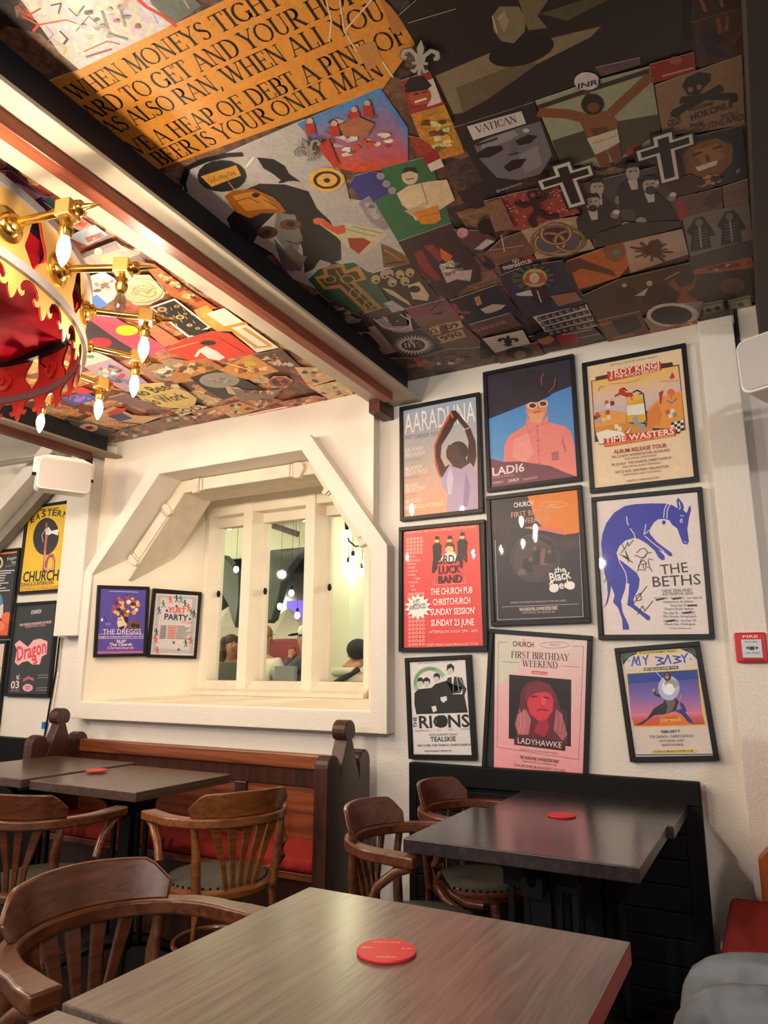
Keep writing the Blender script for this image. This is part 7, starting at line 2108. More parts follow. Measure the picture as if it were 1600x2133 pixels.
p 192 74 90 -14 123 31 10 4 -18 -4 -12 -13 -16 -29 -5 8 22
p 232 216 200 -29 87 22 17 22 16 17 -10 -15 -17 -7 -22 -27 1
p 74 90 138 -45 -9 -23 6 24 19 23 9 2 -14 8 -9 -16 -15
p 74 90 138 -61 -8 -14 9 -2 12 10 21 26 0 4 -13 -2 -15
p 122 138 184 1 -68 -14 -14 -22 -3 0 17 11 14 18 5 13 -5
p 232 216 200 24 40 -29 -3 -1 20 21 12 17 11 17 -5 -12 -16
p 74 90 138 -19 7 13 -3 -6 -14 -18 -19 -16 9 -13 13 27 12
p 192 74 90 -39 3 13 8 20 8 -1 -15 0 -18 -29 -11 -4 17
p 74 90 138 -34 -47 -24 -1 -4 14 8 16 25 16 13 -13 2 -15
p 122 138 184 -10 18 -11 -8 -24 -21 -15 15 9 24 30 6 28 5
p 74 90 138 37 77 23 15 28 4 -1 -19 -7 -20 -29 -10 -20 9
p 224 106 106 87 73 -27 -4 -21 7 8 23 26 15 20 -7 -9 -15
p 138 192 168 37 75 -17 4 19 11 18 20 2 -19 -1 -9 -9 -22
p 122 138 184 -29 -41 0 14 23 17 9 -15 16 -9 -20 -23 -29 -4
p 74 90 138 57 126 23 9 0 -16 0 -15 -22 -8 -7 10 -6 8
p 224 106 106 21 -58 -17 -12 -1 13 -11 13 25 12 19 -2 -5 -15
p 232 216 200 -42 68 14 -2 9 -6 -11 -12 -17 -13 -21 3 10 18
p 138 192 168 -51 96 22 12 22 2 -8 -17 4 -18 -22 7 -22 -4
@C|print of robed figures and a white mount|ceil|-2443 -2364 0.0|0.7
p 168 132 106 -112 96 221 17 98 -104 -120 -103 -224 -1 -17 69
p 90 74 68 66 11 -18 -20 -15 -5 -13 -1 -8 10 7 23 25 -3
p 216 184 136 -79 29 2 22 26 -2 22 -4 -22 -18 -12 -19 -19 5
p 90 74 68 -68 -40 -30 0 14 28 29 4 30 9 -7 -25 -16 -20
p 216 184 136 -14 -29 -29 -8 -18 -2 0 14 9 12 14 3 14 -1
p 138 144 152 31 39 -19 -3 -19 5 18 18 15 13 12 -8 3 -11
p 138 144 152 106 -12 13 -15 -26 -8 -21 -2 10 19 7 9 13 6
p 216 184 136 119 40 -28 -13 -18 -4 -14 8 3 21 25 1 24 8
p 90 74 68 31 -11 31 11 19 10 7 -14 -10 -14 -15 -10 -24 -4
p 138 144 152 -70 -15 -11 4 -10 14 23 24 16 -17 1 -10 6 -23
p 216 184 136 29 38 5 -12 -3 -18 -21 0 -32 -8 11 26 21 20
p 216 184 136 -19 62 10 -16 11 -9 -17 -11 -24 -19 -3 20 2 16
p 232 216 192 129 -14 -23 -11 -16 0 -11 10 5 24 24 -6 27 6
p 232 216 192 30 44 -1 -15 -22 -11 -19 5 1 17 20 8 24 17
p 90 74 68 1 23 13 -12 -21 -15 -20 -11 -22 6 8 23 24 8
p 90 74 68 64 14 26 8 15 -2 5 -12 -8 -16 -24 -11 -9 14
p 232 216 192 -67 11 10 25 29 13 29 1 4 -24 -28 -18 -23 -5
@C|print of twisted amber bodies|ceil|-2321 -2413 0.0|0.8
p 184 122 68 -20 113 155 -29 7 -110 -175 -78 -188 38
p 216 154 90 3 -1 -10 17 1 17 20 18 18 -7 23 -11 -23 -25
p 122 74 42 76 39 -19 -11 -13 2 -8 7 -5 22 32 17 4 -26
p 216 154 90 51 -5 -11 -13 -26 -19 -21 14 12 29 29 21 18 -15
p 232 184 122 53 64 -29 -16 -16 -13 -18 5 13 18 9 17 30 11
p 216 154 90 -26 22 22 -9 -27 -19 -28 -20 0 26 -15 19 32 12
p 216 154 90 0 12 12 22 19 -7 22 -1 -16 -18 -15 -20 -32 -3
p 232 184 122 -12 26 -9 -26 -29 -13 -9 15 -25 9 28 17 30 17
p 232 184 122 -63 5 13 24 27 18 8 -20 7 -11 -11 -26 -29 1
p 232 184 122 30 44 13 -12 -23 -14 -12 -7 -14 3 1 14 13 25
p 232 184 122 12 45 22 -9 -21 -25 -27 1 -20 10 20 21 18 21
p 122 74 42 -10 56 32 8 10 -14 5 -12 -11 -22 -32 -9 8 28
p 122 74 42 105 -9 -30 -19 -15 11 -7 7 3 13 17 13 22 -2
@C|black print with a large speckled grey oval|ceil|-2320 -2622 0.0|0.1
p 23 20 22 -89 163 187 15 34 -131 0 -190 -139 21 -133 -27 13 174
p 156 147 138 109 21 -22 -20 -27 -15 -31 -8 -33 -1 -30 7 -27 13 -19 20 -11 24 -2 25 7 26 15 23 23 19 28 13 30 7 31 0 29 -7 25 -13 19 -18 11 -22 3 -25 -5 -25
p 122 114 106 46 50 -2 9 -4 8 12 9 6 -7 4 -4 -5 -9
p 181 173 164 -17 94 -5 6 -3 8 11 3 7 2 0 -6 1 -8
p 122 114 106 38 72 -11 -1 -8 5 7 10 9 5 3 -5 8 -4
p 181 173 164 53 75 2 -5 -8 -2 -10 -5 1 9 7 5 7 4
p 122 114 106 34 51 0 9 11 7 6 -5 3 -6 -6 -8 -8 1
p 122 114 106 38 79 7 -5 -12 -5 -7 -6 0 6 -2 5 7 11
p 181 173 164 -24 64 -10 -5 0 8 0 6 6 2 11 6 3 -9
p 122 114 106 55 33 -10 -5 -6 6 8 8 5 2 4 0 9 -3
p 181 173 164 -6 85 -7 5 -1 4 -1 9 10 -2 4 -2 -2 -4
p 181 173 164 58 44 -8 -8 -8 2 -4 6 5 8 10 7 5 -7
p 181 173 164 7 75 4 8 6 -4 1 -3 -1 -5 -5 -2 -12 -4
p 181 173 164 13 50 -4 8 -1 7 7 6 10 3 5 -7 -9 -7
p 181 173 164 40 47 6 11 2 7 8 0 2 -4 -1 -6 -6 -5
p 181 173 164 29 56 9 9 5 -6 5 -6 -9 -8 -10 -3 -1 8
p 122 114 106 -22 73 -9 3 4 9 2 9 10 1 6 -5 -3 -8
p 122 114 106 14 67 6 -6 -1 -5 -1 -11 -8 6 -7 0 2 8
p 181 173 164 74 58 -9 -3 -7 5 10 7 5 9 4 -7 2 -4
p 122 114 106 48 33 3 6 6 0 11 0 -6 -10 -9 -3 -9 -1
p 122 114 106 -19 74 8 -2 8 1 3 -9 -12 -4 -10 -3 2 9
p 181 173 164 12 67 -1 6 7 5 9 2 4 -7 -5 -10 -12 -4
p 181 173 164 27 100 12 4 -4 -11 -6 -7 -7 0 -7 2 6 8
p 181 173 164 39 51 5 -6 -1 -7 -7 -6 -6 0 -10 3 9 9
p 122 114 106 56 69 -11 -6 -8 1 -4 5 6 7 8 3 9 0
p 181 173 164 -22 97 11 9 8 -5 7 -4 -10 -8 -9 -6 0 8
p 201 180 172 -4 -2 48 -41 -5 -109 -69 19 -25 46
l 168 74 74 9.8 16 -28 -18 -38
@C|yellow print of long dancing figures|ceil|-2058 -2503 0.0|0.5
p 216 148 68 -164 45 247 69 32 -68 -29 -146 -205 -7
p 240 216 168 -27 -32 -14 -4 -1 13 6 21 23 3 10 -13 -6 -19
p 106 58 42 -27 25 7 13 13 14 10 -11 7 -11 -11 -20 -22 -1
p 232 192 74 31 54 -9 -17 -8 -23 -18 10 -7 11 6 18 22 15
p 184 74 58 13 -51 -23 -12 -18 2 4 15 0 17 21 9 10 -12
p 232 192 74 18 -15 -24 -14 -16 5 -5 12 4 18 21 9 5 -16
p 184 74 58 -49 -14 -22 -3 -15 4 6 16 10 14 16 0 15 -9
p 184 74 58 -76 -31 -16 -6 -11 9 5 19 20 14 15 -9 -1 -16
p 106 58 42 -70 -34 0 23 7 17 17 2 21 4 -11 -19 -8 -18
p 240 216 168 37 -66 -12 13 6 16 12 8 14 4 10 -10 -15 -13
p 240 216 168 42 -23 16 2 3 -15 -10 -18 -17 2 -23 1 8 25
p 232 192 74 -104 -18 4 23 11 19 23 6 2 -17 -2 -12 -13 -9
p 184 74 58 -3 -12 13 2 8 -5 2 -14 -16 -3 -17 -8 -8 15
p 232 192 74 9 24 9 22 25 5 10 -14 -8 -17 -13 -10 -21 -4
p 184 74 58 1 46 -12 -23 -26 -9 -10 16 -2 18 21 9 11 -6
p 106 58 42 -51 20 17 6 9 -14 -16 -15 -15 -3 -13 4 4 15
p 232 192 74 3 47 5 -10 3 -15 -20 -12 -14 8 4 14 8 11
p 232 192 74 -5 14 10 -7 2 -12 -8 -22 -14 15 -12 4 8 14
p 184 74 58 -79 0 15 22 10 -16 4 -14 -15 -13 -17 -4 -14 10
l 240 208 122 11.8 -72 92 54 -137
@C|dark print of dancers, nearest the beam end|ceil|-1900 -2505 0.0|0.6
p 95 66 54 -66 111 152 -18 -35 -200 -123 9
p 184 122 74 -48 -28 -13 9 13 18 16 -1 16 -2 -8 -17 -12 -17
p 224 192 160 -47 35 -5 15 19 10 9 -11 10 -8 -11 -17 -14 5
p 224 192 160 24 39 -14 -16 -10 13 -4 14 12 19 22 0 -5 -20
p 224 192 160 2 -54 -22 -6 8 21 14 7 14 5 2 -13 1 -18
p 42 30 28 -7 42 -3 8 4 12 17 9 10 -11 -6 -16 -13 -19
p 224 192 160 -44 26 13 13 9 -9 10 -7 -11 -11 -17 -16 -17 11
p 224 192 160 -41 57 14 14 16 -9 -13 -19 -14 -7 -16 -1 -10 15
p 184 122 74 -10 18 -19 -12 -2 18 0 8 8 9 8 -3 3 -7
p 224 192 160 7 -2 -8 -22 -20 6 10 19 2 10 14 8 5 -11
p 224 192 160 -49 -32 4 18 9 15 17 4 17 -8 -9 -22 -19 -7
p 138 74 52 18 2 -10 9 3 20 21 3 20 0 -15 -19 -4 -17
p 42 30 28 -19 -37 -5 7 1 17 15 -3 10 -4 2 -12 -13 -13
p 224 192 160 -8 -10 9 -10 -2 -15 -14 -4 -20 -10 7 19 8 8
p 224 192 160 41 -65 -16 -16 -18 5 -2 17 12 15 19 13 3 -19
p 42 30 28 -28 25 1 -19 -16 8 -5 5 -7 13 17 4 7 -5
p 138 74 52 29 58 5 -17 -20 -3 -19 1 2 20 19 4 8 1
@C|round red-and-black warning badge print|ceil|-2045 -2711 0.0|0.2
p 216 196 180 -55 30 67 39 56 -29 -3 -58 -81 -58 -57 30
p 168 58 52 50 -28 -19 -19 -24 -12 -25 -4 -23 6 -17 15 -7 21 2 23 12 23 19 19 24 11 24 3 23 -6 16 -14 8 -20 -2 -23
p 42 32 34 37 -21 -16 -15 -21 -9 -20 0 -17 9 -10 16 0 19 9 19 16 15 20 8 21 0 16 -9 10 -15 0 -19
p 216 68 58 -1 -1 7 44 37 -20
p 216 68 58 -1 -1 14 -35 -32 -8
@C|cream oval print with blackletter slogan|ceil|-2699 -2592 0.0|0.25
p 223 196 120 -118 148 128 36 113 -32 42 -89 -39 -159 -79 -70 -103 -4 -79 64 -25 98
t 51 38 28 -139 60 137.9 67.4 82.6 b No Beer
t 51 38 28 -174.2 -60.6 95.4 -73.2 88.6 b No Work
l 90 70 48 6.2 -66 38 91 -14
@C|cream strip print with bold capitals, by the wall|ceil|-2732 -2801 0.0|0.2
p 224 200 160 -94 40 189 -5 24 -49 -239 -47
t 42 34 32 -116.1 -24.4 86.2 -25.3 54.8 b GOD
@C|print of a blue-sequinned dancer in a red hat|ceil|-3154 -2702 0.0|0.3
p 220 174 134 -17 114 109 23 -15 -148 113 -98 -192 -41 -115 102 -109 117
p 216 64 47 -34 78 124 35 41 -32 -80 -40 -94 -8
p 63 79 120 -64 44 120 2 -19 -95 -107 -4
l 200 52 44 15 -110 -11 116 -131
l 74 58 52 22.9 -73 -71 79 -71
@C|mauve and grey print beside the blackletter oval|ceil|-2917 -2575 0.0|0.3
p 138 100 104 -80 110 147 5 -14 -252 -93 49
@C|blue spotted fabric print with red edges|ceil|-3131 -2397 0.0|0.3
p 90 106 200 -88 51 201 1 -28 -93 -195 -20
p 184 138 224 -13 2 -10 -10 -16 -4 -13 5 14 12 13 8 7 -5
p 184 138 224 4 -2 17 9 10 2 18 3 -13 -13 -11 -3 -17 -9
p 216 122 184 -48 -24 -11 6 18 8 16 4 9 -8 -13 -13 -19 -10
p 184 138 224 -4 -13 -9 -8 -6 4 -9 3 11 8 14 9 12 -5
p 184 138 224 39 17 13 0 2 -6 -4 -8 -14 -13 -2 12 -3 5
p 184 138 224 30 -10 -19 -8 -15 -2 5 12 2 12 17 3 4 -7
p 184 138 224 -48 -28 -12 3 0 8 4 7 15 11 14 -4 -15 -12
p 184 138 224 11 37 15 -3 4 -4 -5 -7 -7 -3 -8 -1 -7 5
p 184 138 224 47 -12 7 -2 14 -2 -16 -9 -17 -12 -11 7 12 13
p 216 122 184 0 19 11 -6 1 -9 -8 -12 -13 2 -7 3 -4 11
p 216 122 184 26 15 -11 -14 -9 -8 -14 -5 2 10 -1 9 14 4
p 184 138 224 -11 -12 2 -3 0 -10 -19 -10 -2 11 -1 8 13 10
p 224 72 60 37 91 111 23 2 -82 -68 -6
@C|black-and-cream print of a screaming mouth, above the left beam|ceil|-3471 -2751 0.0|0.6
p 92 86 80 13 199 26 -94 24 -116 28 -101 -199 -77 11 198
p 208 184 152 43 -21 -47 -27 -49 -6 -33 17 -2 34 28 36 47 25 47 5 32 -17 3 -32
p 168 58 42 18 -8 -23 -13 -23 -1 -12 11 5 17 19 16 25 7 18 -5 4 -15
@C|terracotta strip print above the window|ceil|-2672 -2898 0.0|0.8
p 176 112 74 -81 72 170 -15 8 -97 -201 -51
p 232 200 160 38 -30 -11 15 18 24 24 5 4 -14 1 -13 -16 -24
p 154 90 68 -67 15 12 13 25 15 -4 -22 -7 -16 -21 -14 -20 3
p 154 90 68 -9 25 -2 9 5 13 18 17 7 -14 -3 -13 -12 -19
p 232 200 160 73 31 -5 -13 -12 -4 -21 -10 6 19 13 10 19 14
p 232 200 160 32 8 -7 -22 -18 7 -12 3 1 19 21 4 10 -2
p 232 200 160 40 -11 -18 2 -2 14 6 24 28 9 0 -20 11 -14
p 74 54 48 -64 -3 14 -5 3 -17 -23 -20 -25 -5 8 23 -1 21
p 154 90 68 21 55 7 -6 -11 -11 -16 -18 -7 13 7 13 9 7
p 122 58 42 -48 -34 -18 10 -1 21 23 23 27 5 0 -21 -14 -13
p 232 200 160 -51 12 -17 -7 1 13 7 11 15 14 7 -10 11 -13
p 122 58 42 -11 -42 -10 -15 -17 -6 -18 2 17 19 11 12 26 11
p 216 144 74 5 -54 -27 -18 -8 15 -12 7 9 24 19 -10 22 6
p 154 90 68 -40 -36 -23 -8 -14 -4 -17 8 25 15 21 25 -3 -24
p 216 144 74 42 6 24 6 -7 -24 -23 -12 -24 -7 10 22 4 18
@C|amber print of flowers above the window|ceil|-2486 -2912 0.0|0.8
p 216 154 90 -97 71 185 10 32 -142 -233 -30
p 201 180 154 -79 -49 -5 21 24 18 25 16 -3 -23 1 -15 -20 -19
p 216 144 74 -71 -75 -18 5 -7 8 8 12 13 26 19 -8 5 -20
p 74 54 48 3 66 22 9 20 -5 -21 -21 -8 -20 -10 12 -19 3
p 201 180 154 -95 20 10 16 12 6 24 14 -10 -22 -4 -20 -19 3
p 154 90 68 91 -36 -11 -17 -17 1 1 17 11 15 13 1 15 -1
p 154 90 68 -65 -62 23 20 14 1 8 -2 11 -11 -19 -25 -19 7
p 201 180 154 -13 7 18 5 25 7 -19 -24 -7 -19 -21 -3 -12 12
p 74 54 48 -36 -43 -21 4 24 17 15 12 6 -10 -4 -11 -7 -17
p 232 200 160 43 27 -17 -21 -18 5 -3 14 10 14 19 19 3 -18
p 201 180 154 -92 -31 23 3 13 3 3 -11 -9 -16 -15 -1 -5 7
p 232 200 160 -9 -25 1 -14 1 -22 -25 -5 -18 3 17 20 8 11
p 74 54 48 56 -8 19 5 12 -12 -19 -18 -16 -13 -9 10 -8 15
p 201 180 154 -65 -38 -22 -13 -21 3 8 23 19 12 16 5 19 -7
p 122 58 42 45 41 2 17 22 12 1 -19 -1 -9 -9 -12 -14 -1
@C|russet print between the amber and salmon strips|ceil|-2293 -2888 0.0|0.8
p 168 104 74 -95 69 157 -15 44 -91 -179 -48
p 122 58 42 47 48 19 5 7 -15 -10 -23 -23 -9 -2 18 -2 10
p 232 200 160 -25 -52 -14 -23 -23 -3 3 20 -9 16 23 11 11 -8
p 154 90 68 -46 -23 24 17 18 -10 -18 -22 -8 -13 -14 -2 -2 12
p 201 180 154 -14 -29 14 8 18 4 -5 -20 -13 -13 -22 -14 -1 20
p 216 144 74 -65 11 23 15 15 13 9 -9 -9 -14 -7 -17 -17 -1
p 154 90 68 0 -21 4 14 13 -2 19 2 -18 -17 -10 -23 -9 15
p 216 144 74 -29 47 -3 -15 -17 -5 -10 6 2 14 13 9 9 -3
p 201 180 154 28 -1 -4 -18 -3 -12 -12 -5 -8 3 -8 11 18 7
p 232 200 160 -51 0 23 1 4 -17 -4 -19 -21 -12 -11 9 -8 14
p 122 58 42 57 -13 -18 -13 -10 10 4 13 6 19 17 -1 4 -12
p 74 54 48 -39 -21 10 -17 -3 -17 -16 -7 -9 0 -19 2 15 20
p 122 58 42 32 38 9 -18 -21 -15 -11 -12 -20 -3 15 21 7 11
p 201 180 154 8 30 4 -12 -5 -13 -12 -9 -8 6 -12 8 18 11
p 122 58 42 62 -12 -12 -8 -21 -4 4 22 19 10 19 11 -3 -19
@C|salmon print of seated bathers above the window|ceil|-2090 -2995 0.0|0.8
p 196 112 90 -136 56 241 -7 45 -74 -269 -54
p 122 58 42 106 -26 -12 -10 -12 4 -7 14 17 12 10 -3 15 0
p 201 180 154 61 35 8 18 13 -6 9 -14 -18 -12 -10 0 -11 1
p 201 180 154 -92 6 13 20 15 14 17 -2 -5 -19 -11 -9 -14 -11
p 216 144 74 50 12 19 5 -5 -21 -14 -18 -17 1 -8 12 15 14
p 154 90 68 -28 -25 6 18 0 22 21 1 17 -6 -13 -22 -14 -7
p 122 58 42 -52 13 2 -20 1 -15 -17 -22 -16 9 -11 16 23 13
p 216 144 74 68 30 4 12 11 2 9 0 8 -14 -18 -5 -20 -18
p 122 58 42 -3 26 -13 -9 -9 3 -11 5 12 14 16 20 17 -10
p 154 90 68 -58 52 15 -6 -4 -17 -10 -10 -10 -4 -3 8 -8 16
p 232 200 160 53 16 -13 -17 -17 -14 -17 6 5 22 17 9 12 2
p 154 90 68 -11 -12 12 6 -1 -12 -3 -11 -16 -23 -14 13 8 21
p 74 54 48 -69 -3 15 0 14 -3 -6 -18 -15 -13 -19 -4 10 21
p 232 200 160 -4 -6 13 -9 -19 -14 -13 -19 -16 7 -2 22 22 12
p 154 90 68 -32 3 13 -4 -10 -16 -14 -24 -9 18 2 12 2 22
@C|coral strip print at the top of the wall|ceil|-2186 -3051 0.0|0.8
p 216 122 92 -305 31 616 -1 -11 -62 -606 5
p 232 200 160 99 -28 -6 7 -4 16 19 15 23 2 0 -25 -20 -14
p 216 144 74 234 35 -20 -19 -10 -16 -22 -4 1 24 16 15 14 2
p 74 54 48 230 25 1 -12 -12 -11 -15 -4 -1 16 3 23 23 10
p 122 58 42 -91 -27 -6 13 18 10 21 17 2 -21 -11 -16 -16 -15
p 154 90 68 -104 18 10 8 16 5 7 -14 -12 -26 -18 9 -14 2
p 154 90 68 243 -2 2 -9 -6 -14 -16 -8 -3 14 4 13 11 10
p 74 54 48 -206 -7 -12 7 13 19 20 18 5 -19 1 -14 -15 -7
p 216 144 74 -2 19 2 -9 -6 -14 -15 -7 -8 10 3 17 17 13
p 74 54 48 155 -27 -2 13 7 23 22 3 8 -17 -15 -14 -9 -11
p 216 144 74 12 -13 10 15 14 11 16 -4 -8 -20 -12 -23 -9 17
p 122 58 42 194 -14 -8 5 -9 11 15 18 21 10 -5 -25 5 -18
p 232 200 160 -151 20 -14 -21 -13 8 -24 -3 12 26 20 1 11 -1
p 122 58 42 -163 20 18 2 3 -14 -3 -20 -23 -18 -10 16 2 17
p 201 180 154 214 4 -4 -14 -10 -9 -9 0 -20 4 20 18 17 19
@C|faded map print beside the beam|ceil|-1845 -2726 0.0|0.8
p 216 180 144 -31 128 107 -57 -17 -161 -165 -20
p 122 58 42 -38 -83 -8 15 12 13 7 22 10 -14 3 -10 -7 -14
p 201 180 154 27 63 18 -2 -7 -21 -19 -2 -18 -5 3 19 11 13
p 201 180 154 -4 -32 8 -9 0 -13 -8 -16 -17 0 3 16 0 12
p 201 180 154 -41 -9 -1 -9 -11 -17 -7 14 -4 10 9 14 14 1
p 216 144 74 -21 3 15 13 12 -3 19 -1 -9 -21 -17 -4 -20 -5
p 216 144 74 -71 -47 8 -5 4 -6 -5 -9 -12 -16 -17 6 5 22
p 74 54 48 -22 40 -15 8 6 20 17 8 11 -5 3 -11 -7 -13
p 216 144 74 -25 1 17 17 8 17 12 -8 9 -12 -12 -17 -17 -2
p 122 58 42 16 18 -11 7 -4 16 16 7 16 9 -4 -17 4 -16
p 232 200 160 33 68 11 5 14 -8 -12 -18 -14 1 -11 2 2 12
p 201 180 154 -57 13 20 2 11 -10 -1 -19 -18 -1 -15 -7 7 15
p 232 200 160 8 -20 -5 15 12 13 13 7 7 -8 6 -14 -17 -7
p 74 54 48 -28 -43 2 -10 -11 -20 -7 17 -11 7 14 10 16 18
p 216 144 74 35 19 6 14 10 8 19 6 2 -19 -15 -12 -10 2
@C|cream print with an ochre arc beside the beam|ceil|-1864 -2936 0.0|0.8
p 220 192 138 -87 100 202 1 -57 -222 -144 42
p 232 200 160 24 41 14 10 16 18 5 -18 -1 -18 -17 -12 -8 11
p 201 180 154 -27 34 12 21 20 12 0 -22 13 -13 -20 -5 -9 2
p 216 144 74 -18 -60 17 16 9 25 10 -16 6 -12 -14 -10 -9 -1
p 154 90 68 -78 -15 -6 14 15 13 17 7 -3 -18 7 -19 -19 1
p 154 90 68 2 -47 8 6 15 4 4 -16 -17 -8 -12 -9 -7 11
p 122 58 42 38 -66 -1 -15 -13 -4 -13 -6 -4 14 12 10 11 9
p 232 200 160 20 -28 19 4 -1 -23 -17 -15 -21 -8 -5 20 12 18
p 201 180 154 8 -18 -10 -15 -13 7 -7 17 19 16 19 5 3 -18
p 122 58 42 13 -18 1 -20 13 -13 -21 -5 -11 -2 -15 8 20 13
p 201 180 154 56 -57 -7 -21 -17 2 -17 1 11 20 11 16 17 0
p 232 200 160 -73 59 10 10 14 11 16 -8 -15 -20 -14 -17 -16 6
p 201 180 154 -2 -42 -6 15 -7 8 10 12 11 1 8 -6 -1 -16
p 154 90 68 49 41 -15 -11 -10 -6 -17 -1 12 18 8 18 8 -13
p 154 90 68 11 -38 -14 -2 7 15 4 14 15 5 6 -12 -1 -19
@C|brown landscape strip print at the wall corner|ceil|-2916 -2909 0.0|0.8
p 138 106 88 -240 57 262 12 190 -69 41 -60 -501 -7
p 74 54 48 112 -4 -25 -5 18 22 16 12 24 8 -11 -22 -3 -23
p 201 180 154 -43 53 24 20 11 -15 -13 -24 -26 -14 -27 -2 23 26
p 74 54 48 119 -7 -17 9 8 19 7 21 17 -7 27 4 -16 -26
p 122 58 42 169 31 -6 -17 -6 -20 -19 2 -26 -2 25 22 16 25
p 74 54 48 138 -11 -20 -14 -20 -27 -18 12 13 24 19 6 12 4
p 154 90 68 45 0 -15 -4 -20 0 13 22 20 10 24 6 -7 -20
p 154 90 68 39 45 16 0 -9 -17 -15 -7 -9 2 -8 6 7 23
p 201 180 154 70 -8 -15 4 2 14 5 20 27 12 -4 -22 4 -12
p 232 200 160 162 17 -18 -23 -25 -9 -5 14 4 13 13 23 15 -9
p 74 54 48 160 -16 -10 -7 -10 0 -5 8 5 24 25 2 9 -11
p 74 54 48 16 7 -19 -6 -15 3 -4 18 26 14 16 -1 2 -12
p 201 180 154 -2 31 16 17 11 11 18 5 7 -14 -15 -21 -20 1
p 122 58 42 -87 40 0 22 21 -5 18 1 -3 -20 -23 -4 -30 -19
p 154 90 68 133 38 -11 -16 -10 -12 -19 -7 5 17 1 17 27 18
@C|grey-brown print of huddled figures|ceil|-2243 -2786 0.0|0.8
p 138 106 96 -70 125 99 -116 122 -16 -117 -86 -179 60
p 154 90 68 -17 73 14 -3 -4 -19 -19 -4 -9 3 -1 9 2 21
p 216 144 74 13 19 -22 1 20 17 17 20 3 -20 13 -11 -20 -13
p 74 54 48 62 21 16 -8 0 -13 2 -20 -20 2 -16 0 12 17
p 201 180 154 73 -40 -10 5 -7 9 12 9 14 18 14 -10 -11 -19
p 216 144 74 29 42 -15 -14 -10 -6 -20 -6 11 19 7 17 16 -2
p 74 54 48 -49 45 4 21 20 0 21 9 -10 -19 -6 -15 -13 2
p 232 200 160 69 16 21 4 -11 -20 -11 -10 -21 -14 9 23 0 12
p 201 180 154 18 27 22 8 12 -9 4 -15 -18 -7 -14 -7 -9 9
p 201 180 154 -2 19 -4 15 18 8 17 15 -1 -18 4 -16 -22 -15
p 154 90 68 -2 32 19 16 14 -8 10 -10 -12 -21 -16 6 -9 3
p 154 90 68 33 -1 1 12 16 20 4 -20 13 -9 -19 -11 -20 -13
p 201 180 154 46 4 -9 1 -9 5 -1 18 21 8 4 -14 13 -8
p 122 58 42 32 12 10 7 21 16 -9 -23 3 -16 -18 -1 -20 -3
p 122 58 42 31 22 -18 -18 -20 1 -7 15 17 14 12 7 13 -3
@C|dusky print above the blackletter oval|ceil|-2555 -2475 0.0|0.8
p 122 84 72 -22 104 54 -118 -23 -114 -28 165
p 154 90 68 -16 -7 3 13 11 12 22 12 -6 -20 1 -11 -15 -4
p 74 54 48 13 -11 -11 -18 -16 5 -23 -1 20 17 12 17 18 -5
p 154 90 68 11 -6 14 -3 -8 -13 -10 -11 -21 -7 -1 15 7 18
p 201 180 154 -14 -27 21 16 22 0 2 -17 -11 -20 -25 -8 -3 16
p 154 90 68 -15 -43 7 16 19 4 20 -1 -9 -20 -19 -8 -22 -9
p 201 180 154 17 -33 8 -12 -17 -11 -13 -18 -10 11 0 12 13 14
p 122 58 42 22 17 -21 -14 -20 -1 2 16 11 8 13 14 18 -4
p 122 58 42 8 -69 -10 9 6 12 4 17 15 -5 1 -9 -2 -9
p 201 180 154 28 -29 -11 -19 -6 -15 -23 -9 1 18 4 11 15 18
p 201 180 154 2 -24 19 9 12 -10 -19 -14 -10 -10 -11 3 -12 11
p 216 144 74 0 4 -20 -12 2 17 -2 9 13 6 10 -1 11 -6
p 122 58 42 -32 -4 6 20 22 9 11 -3 4 -8 -1 -18 -19 4
p 232 200 160 -8 -50 -7 15 -1 14 17 18 20 -3 6 -13 -18 -11
p 232 200 160 17 -44 -18 2 -6 13 18 10 12 6 22 2 -21 -16
@C|slate print of clouds at the left beam end|ceil|-3323 -2940 0.0|0.8
p 122 106 102 -248 -76 415 14 -15 137 -224 -11
p 122 58 42 8 10 31 2 -22 -28 -7 -16 -17 -1 -6 6 6 11
p 122 58 42 34 32 -28 -19 -6 18 9 24 34 20 18 -11 -5 -20
p 154 90 68 -132 -19 14 -12 -5 -21 -28 -21 -33 -9 17 28 6 17
p 74 54 48 -32 19 -6 8 11 15 26 18 8 -15 0 -18 -27 -12
p 201 180 154 -34 -43 4 20 26 11 17 1 -6 -15 -3 -20 -20 3
p 216 144 74 73 -34 -15 8 20 24 28 11 20 -7 -15 -24 -23 -15
p 74 54 48 -52 -28 -30 -25 -21 5 -27 2 25 28 32 21 8 -17
p 216 144 74 58 27 11 22 32 19 12 -14 -9 -19 -16 -21 -14 9
p 154 90 68 -35 -42 -27 -24 -33 -12 -5 19 9 22 29 17 9 -13
p 74 54 48 -1 -14 16 24 5 23 25 0 2 -12 12 -16 -33 -20
p 216 144 74 -41 -7 -37 -20 -1 23 -4 9 16 15 19 4 24 -2
p 122 58 42 -153 -16 21 7 23 9 9 -15 -26 -22 -20 0 -10 5
p 232 200 160 -34 -34 15 16 13 -5 16 -8 -25 -18 -30 -22 -11 16
p 201 180 154 -76 23 20 17 18 11 21 0 -14 -19 -14 -20 -31 -10"""
_txt = {}
SER = {}
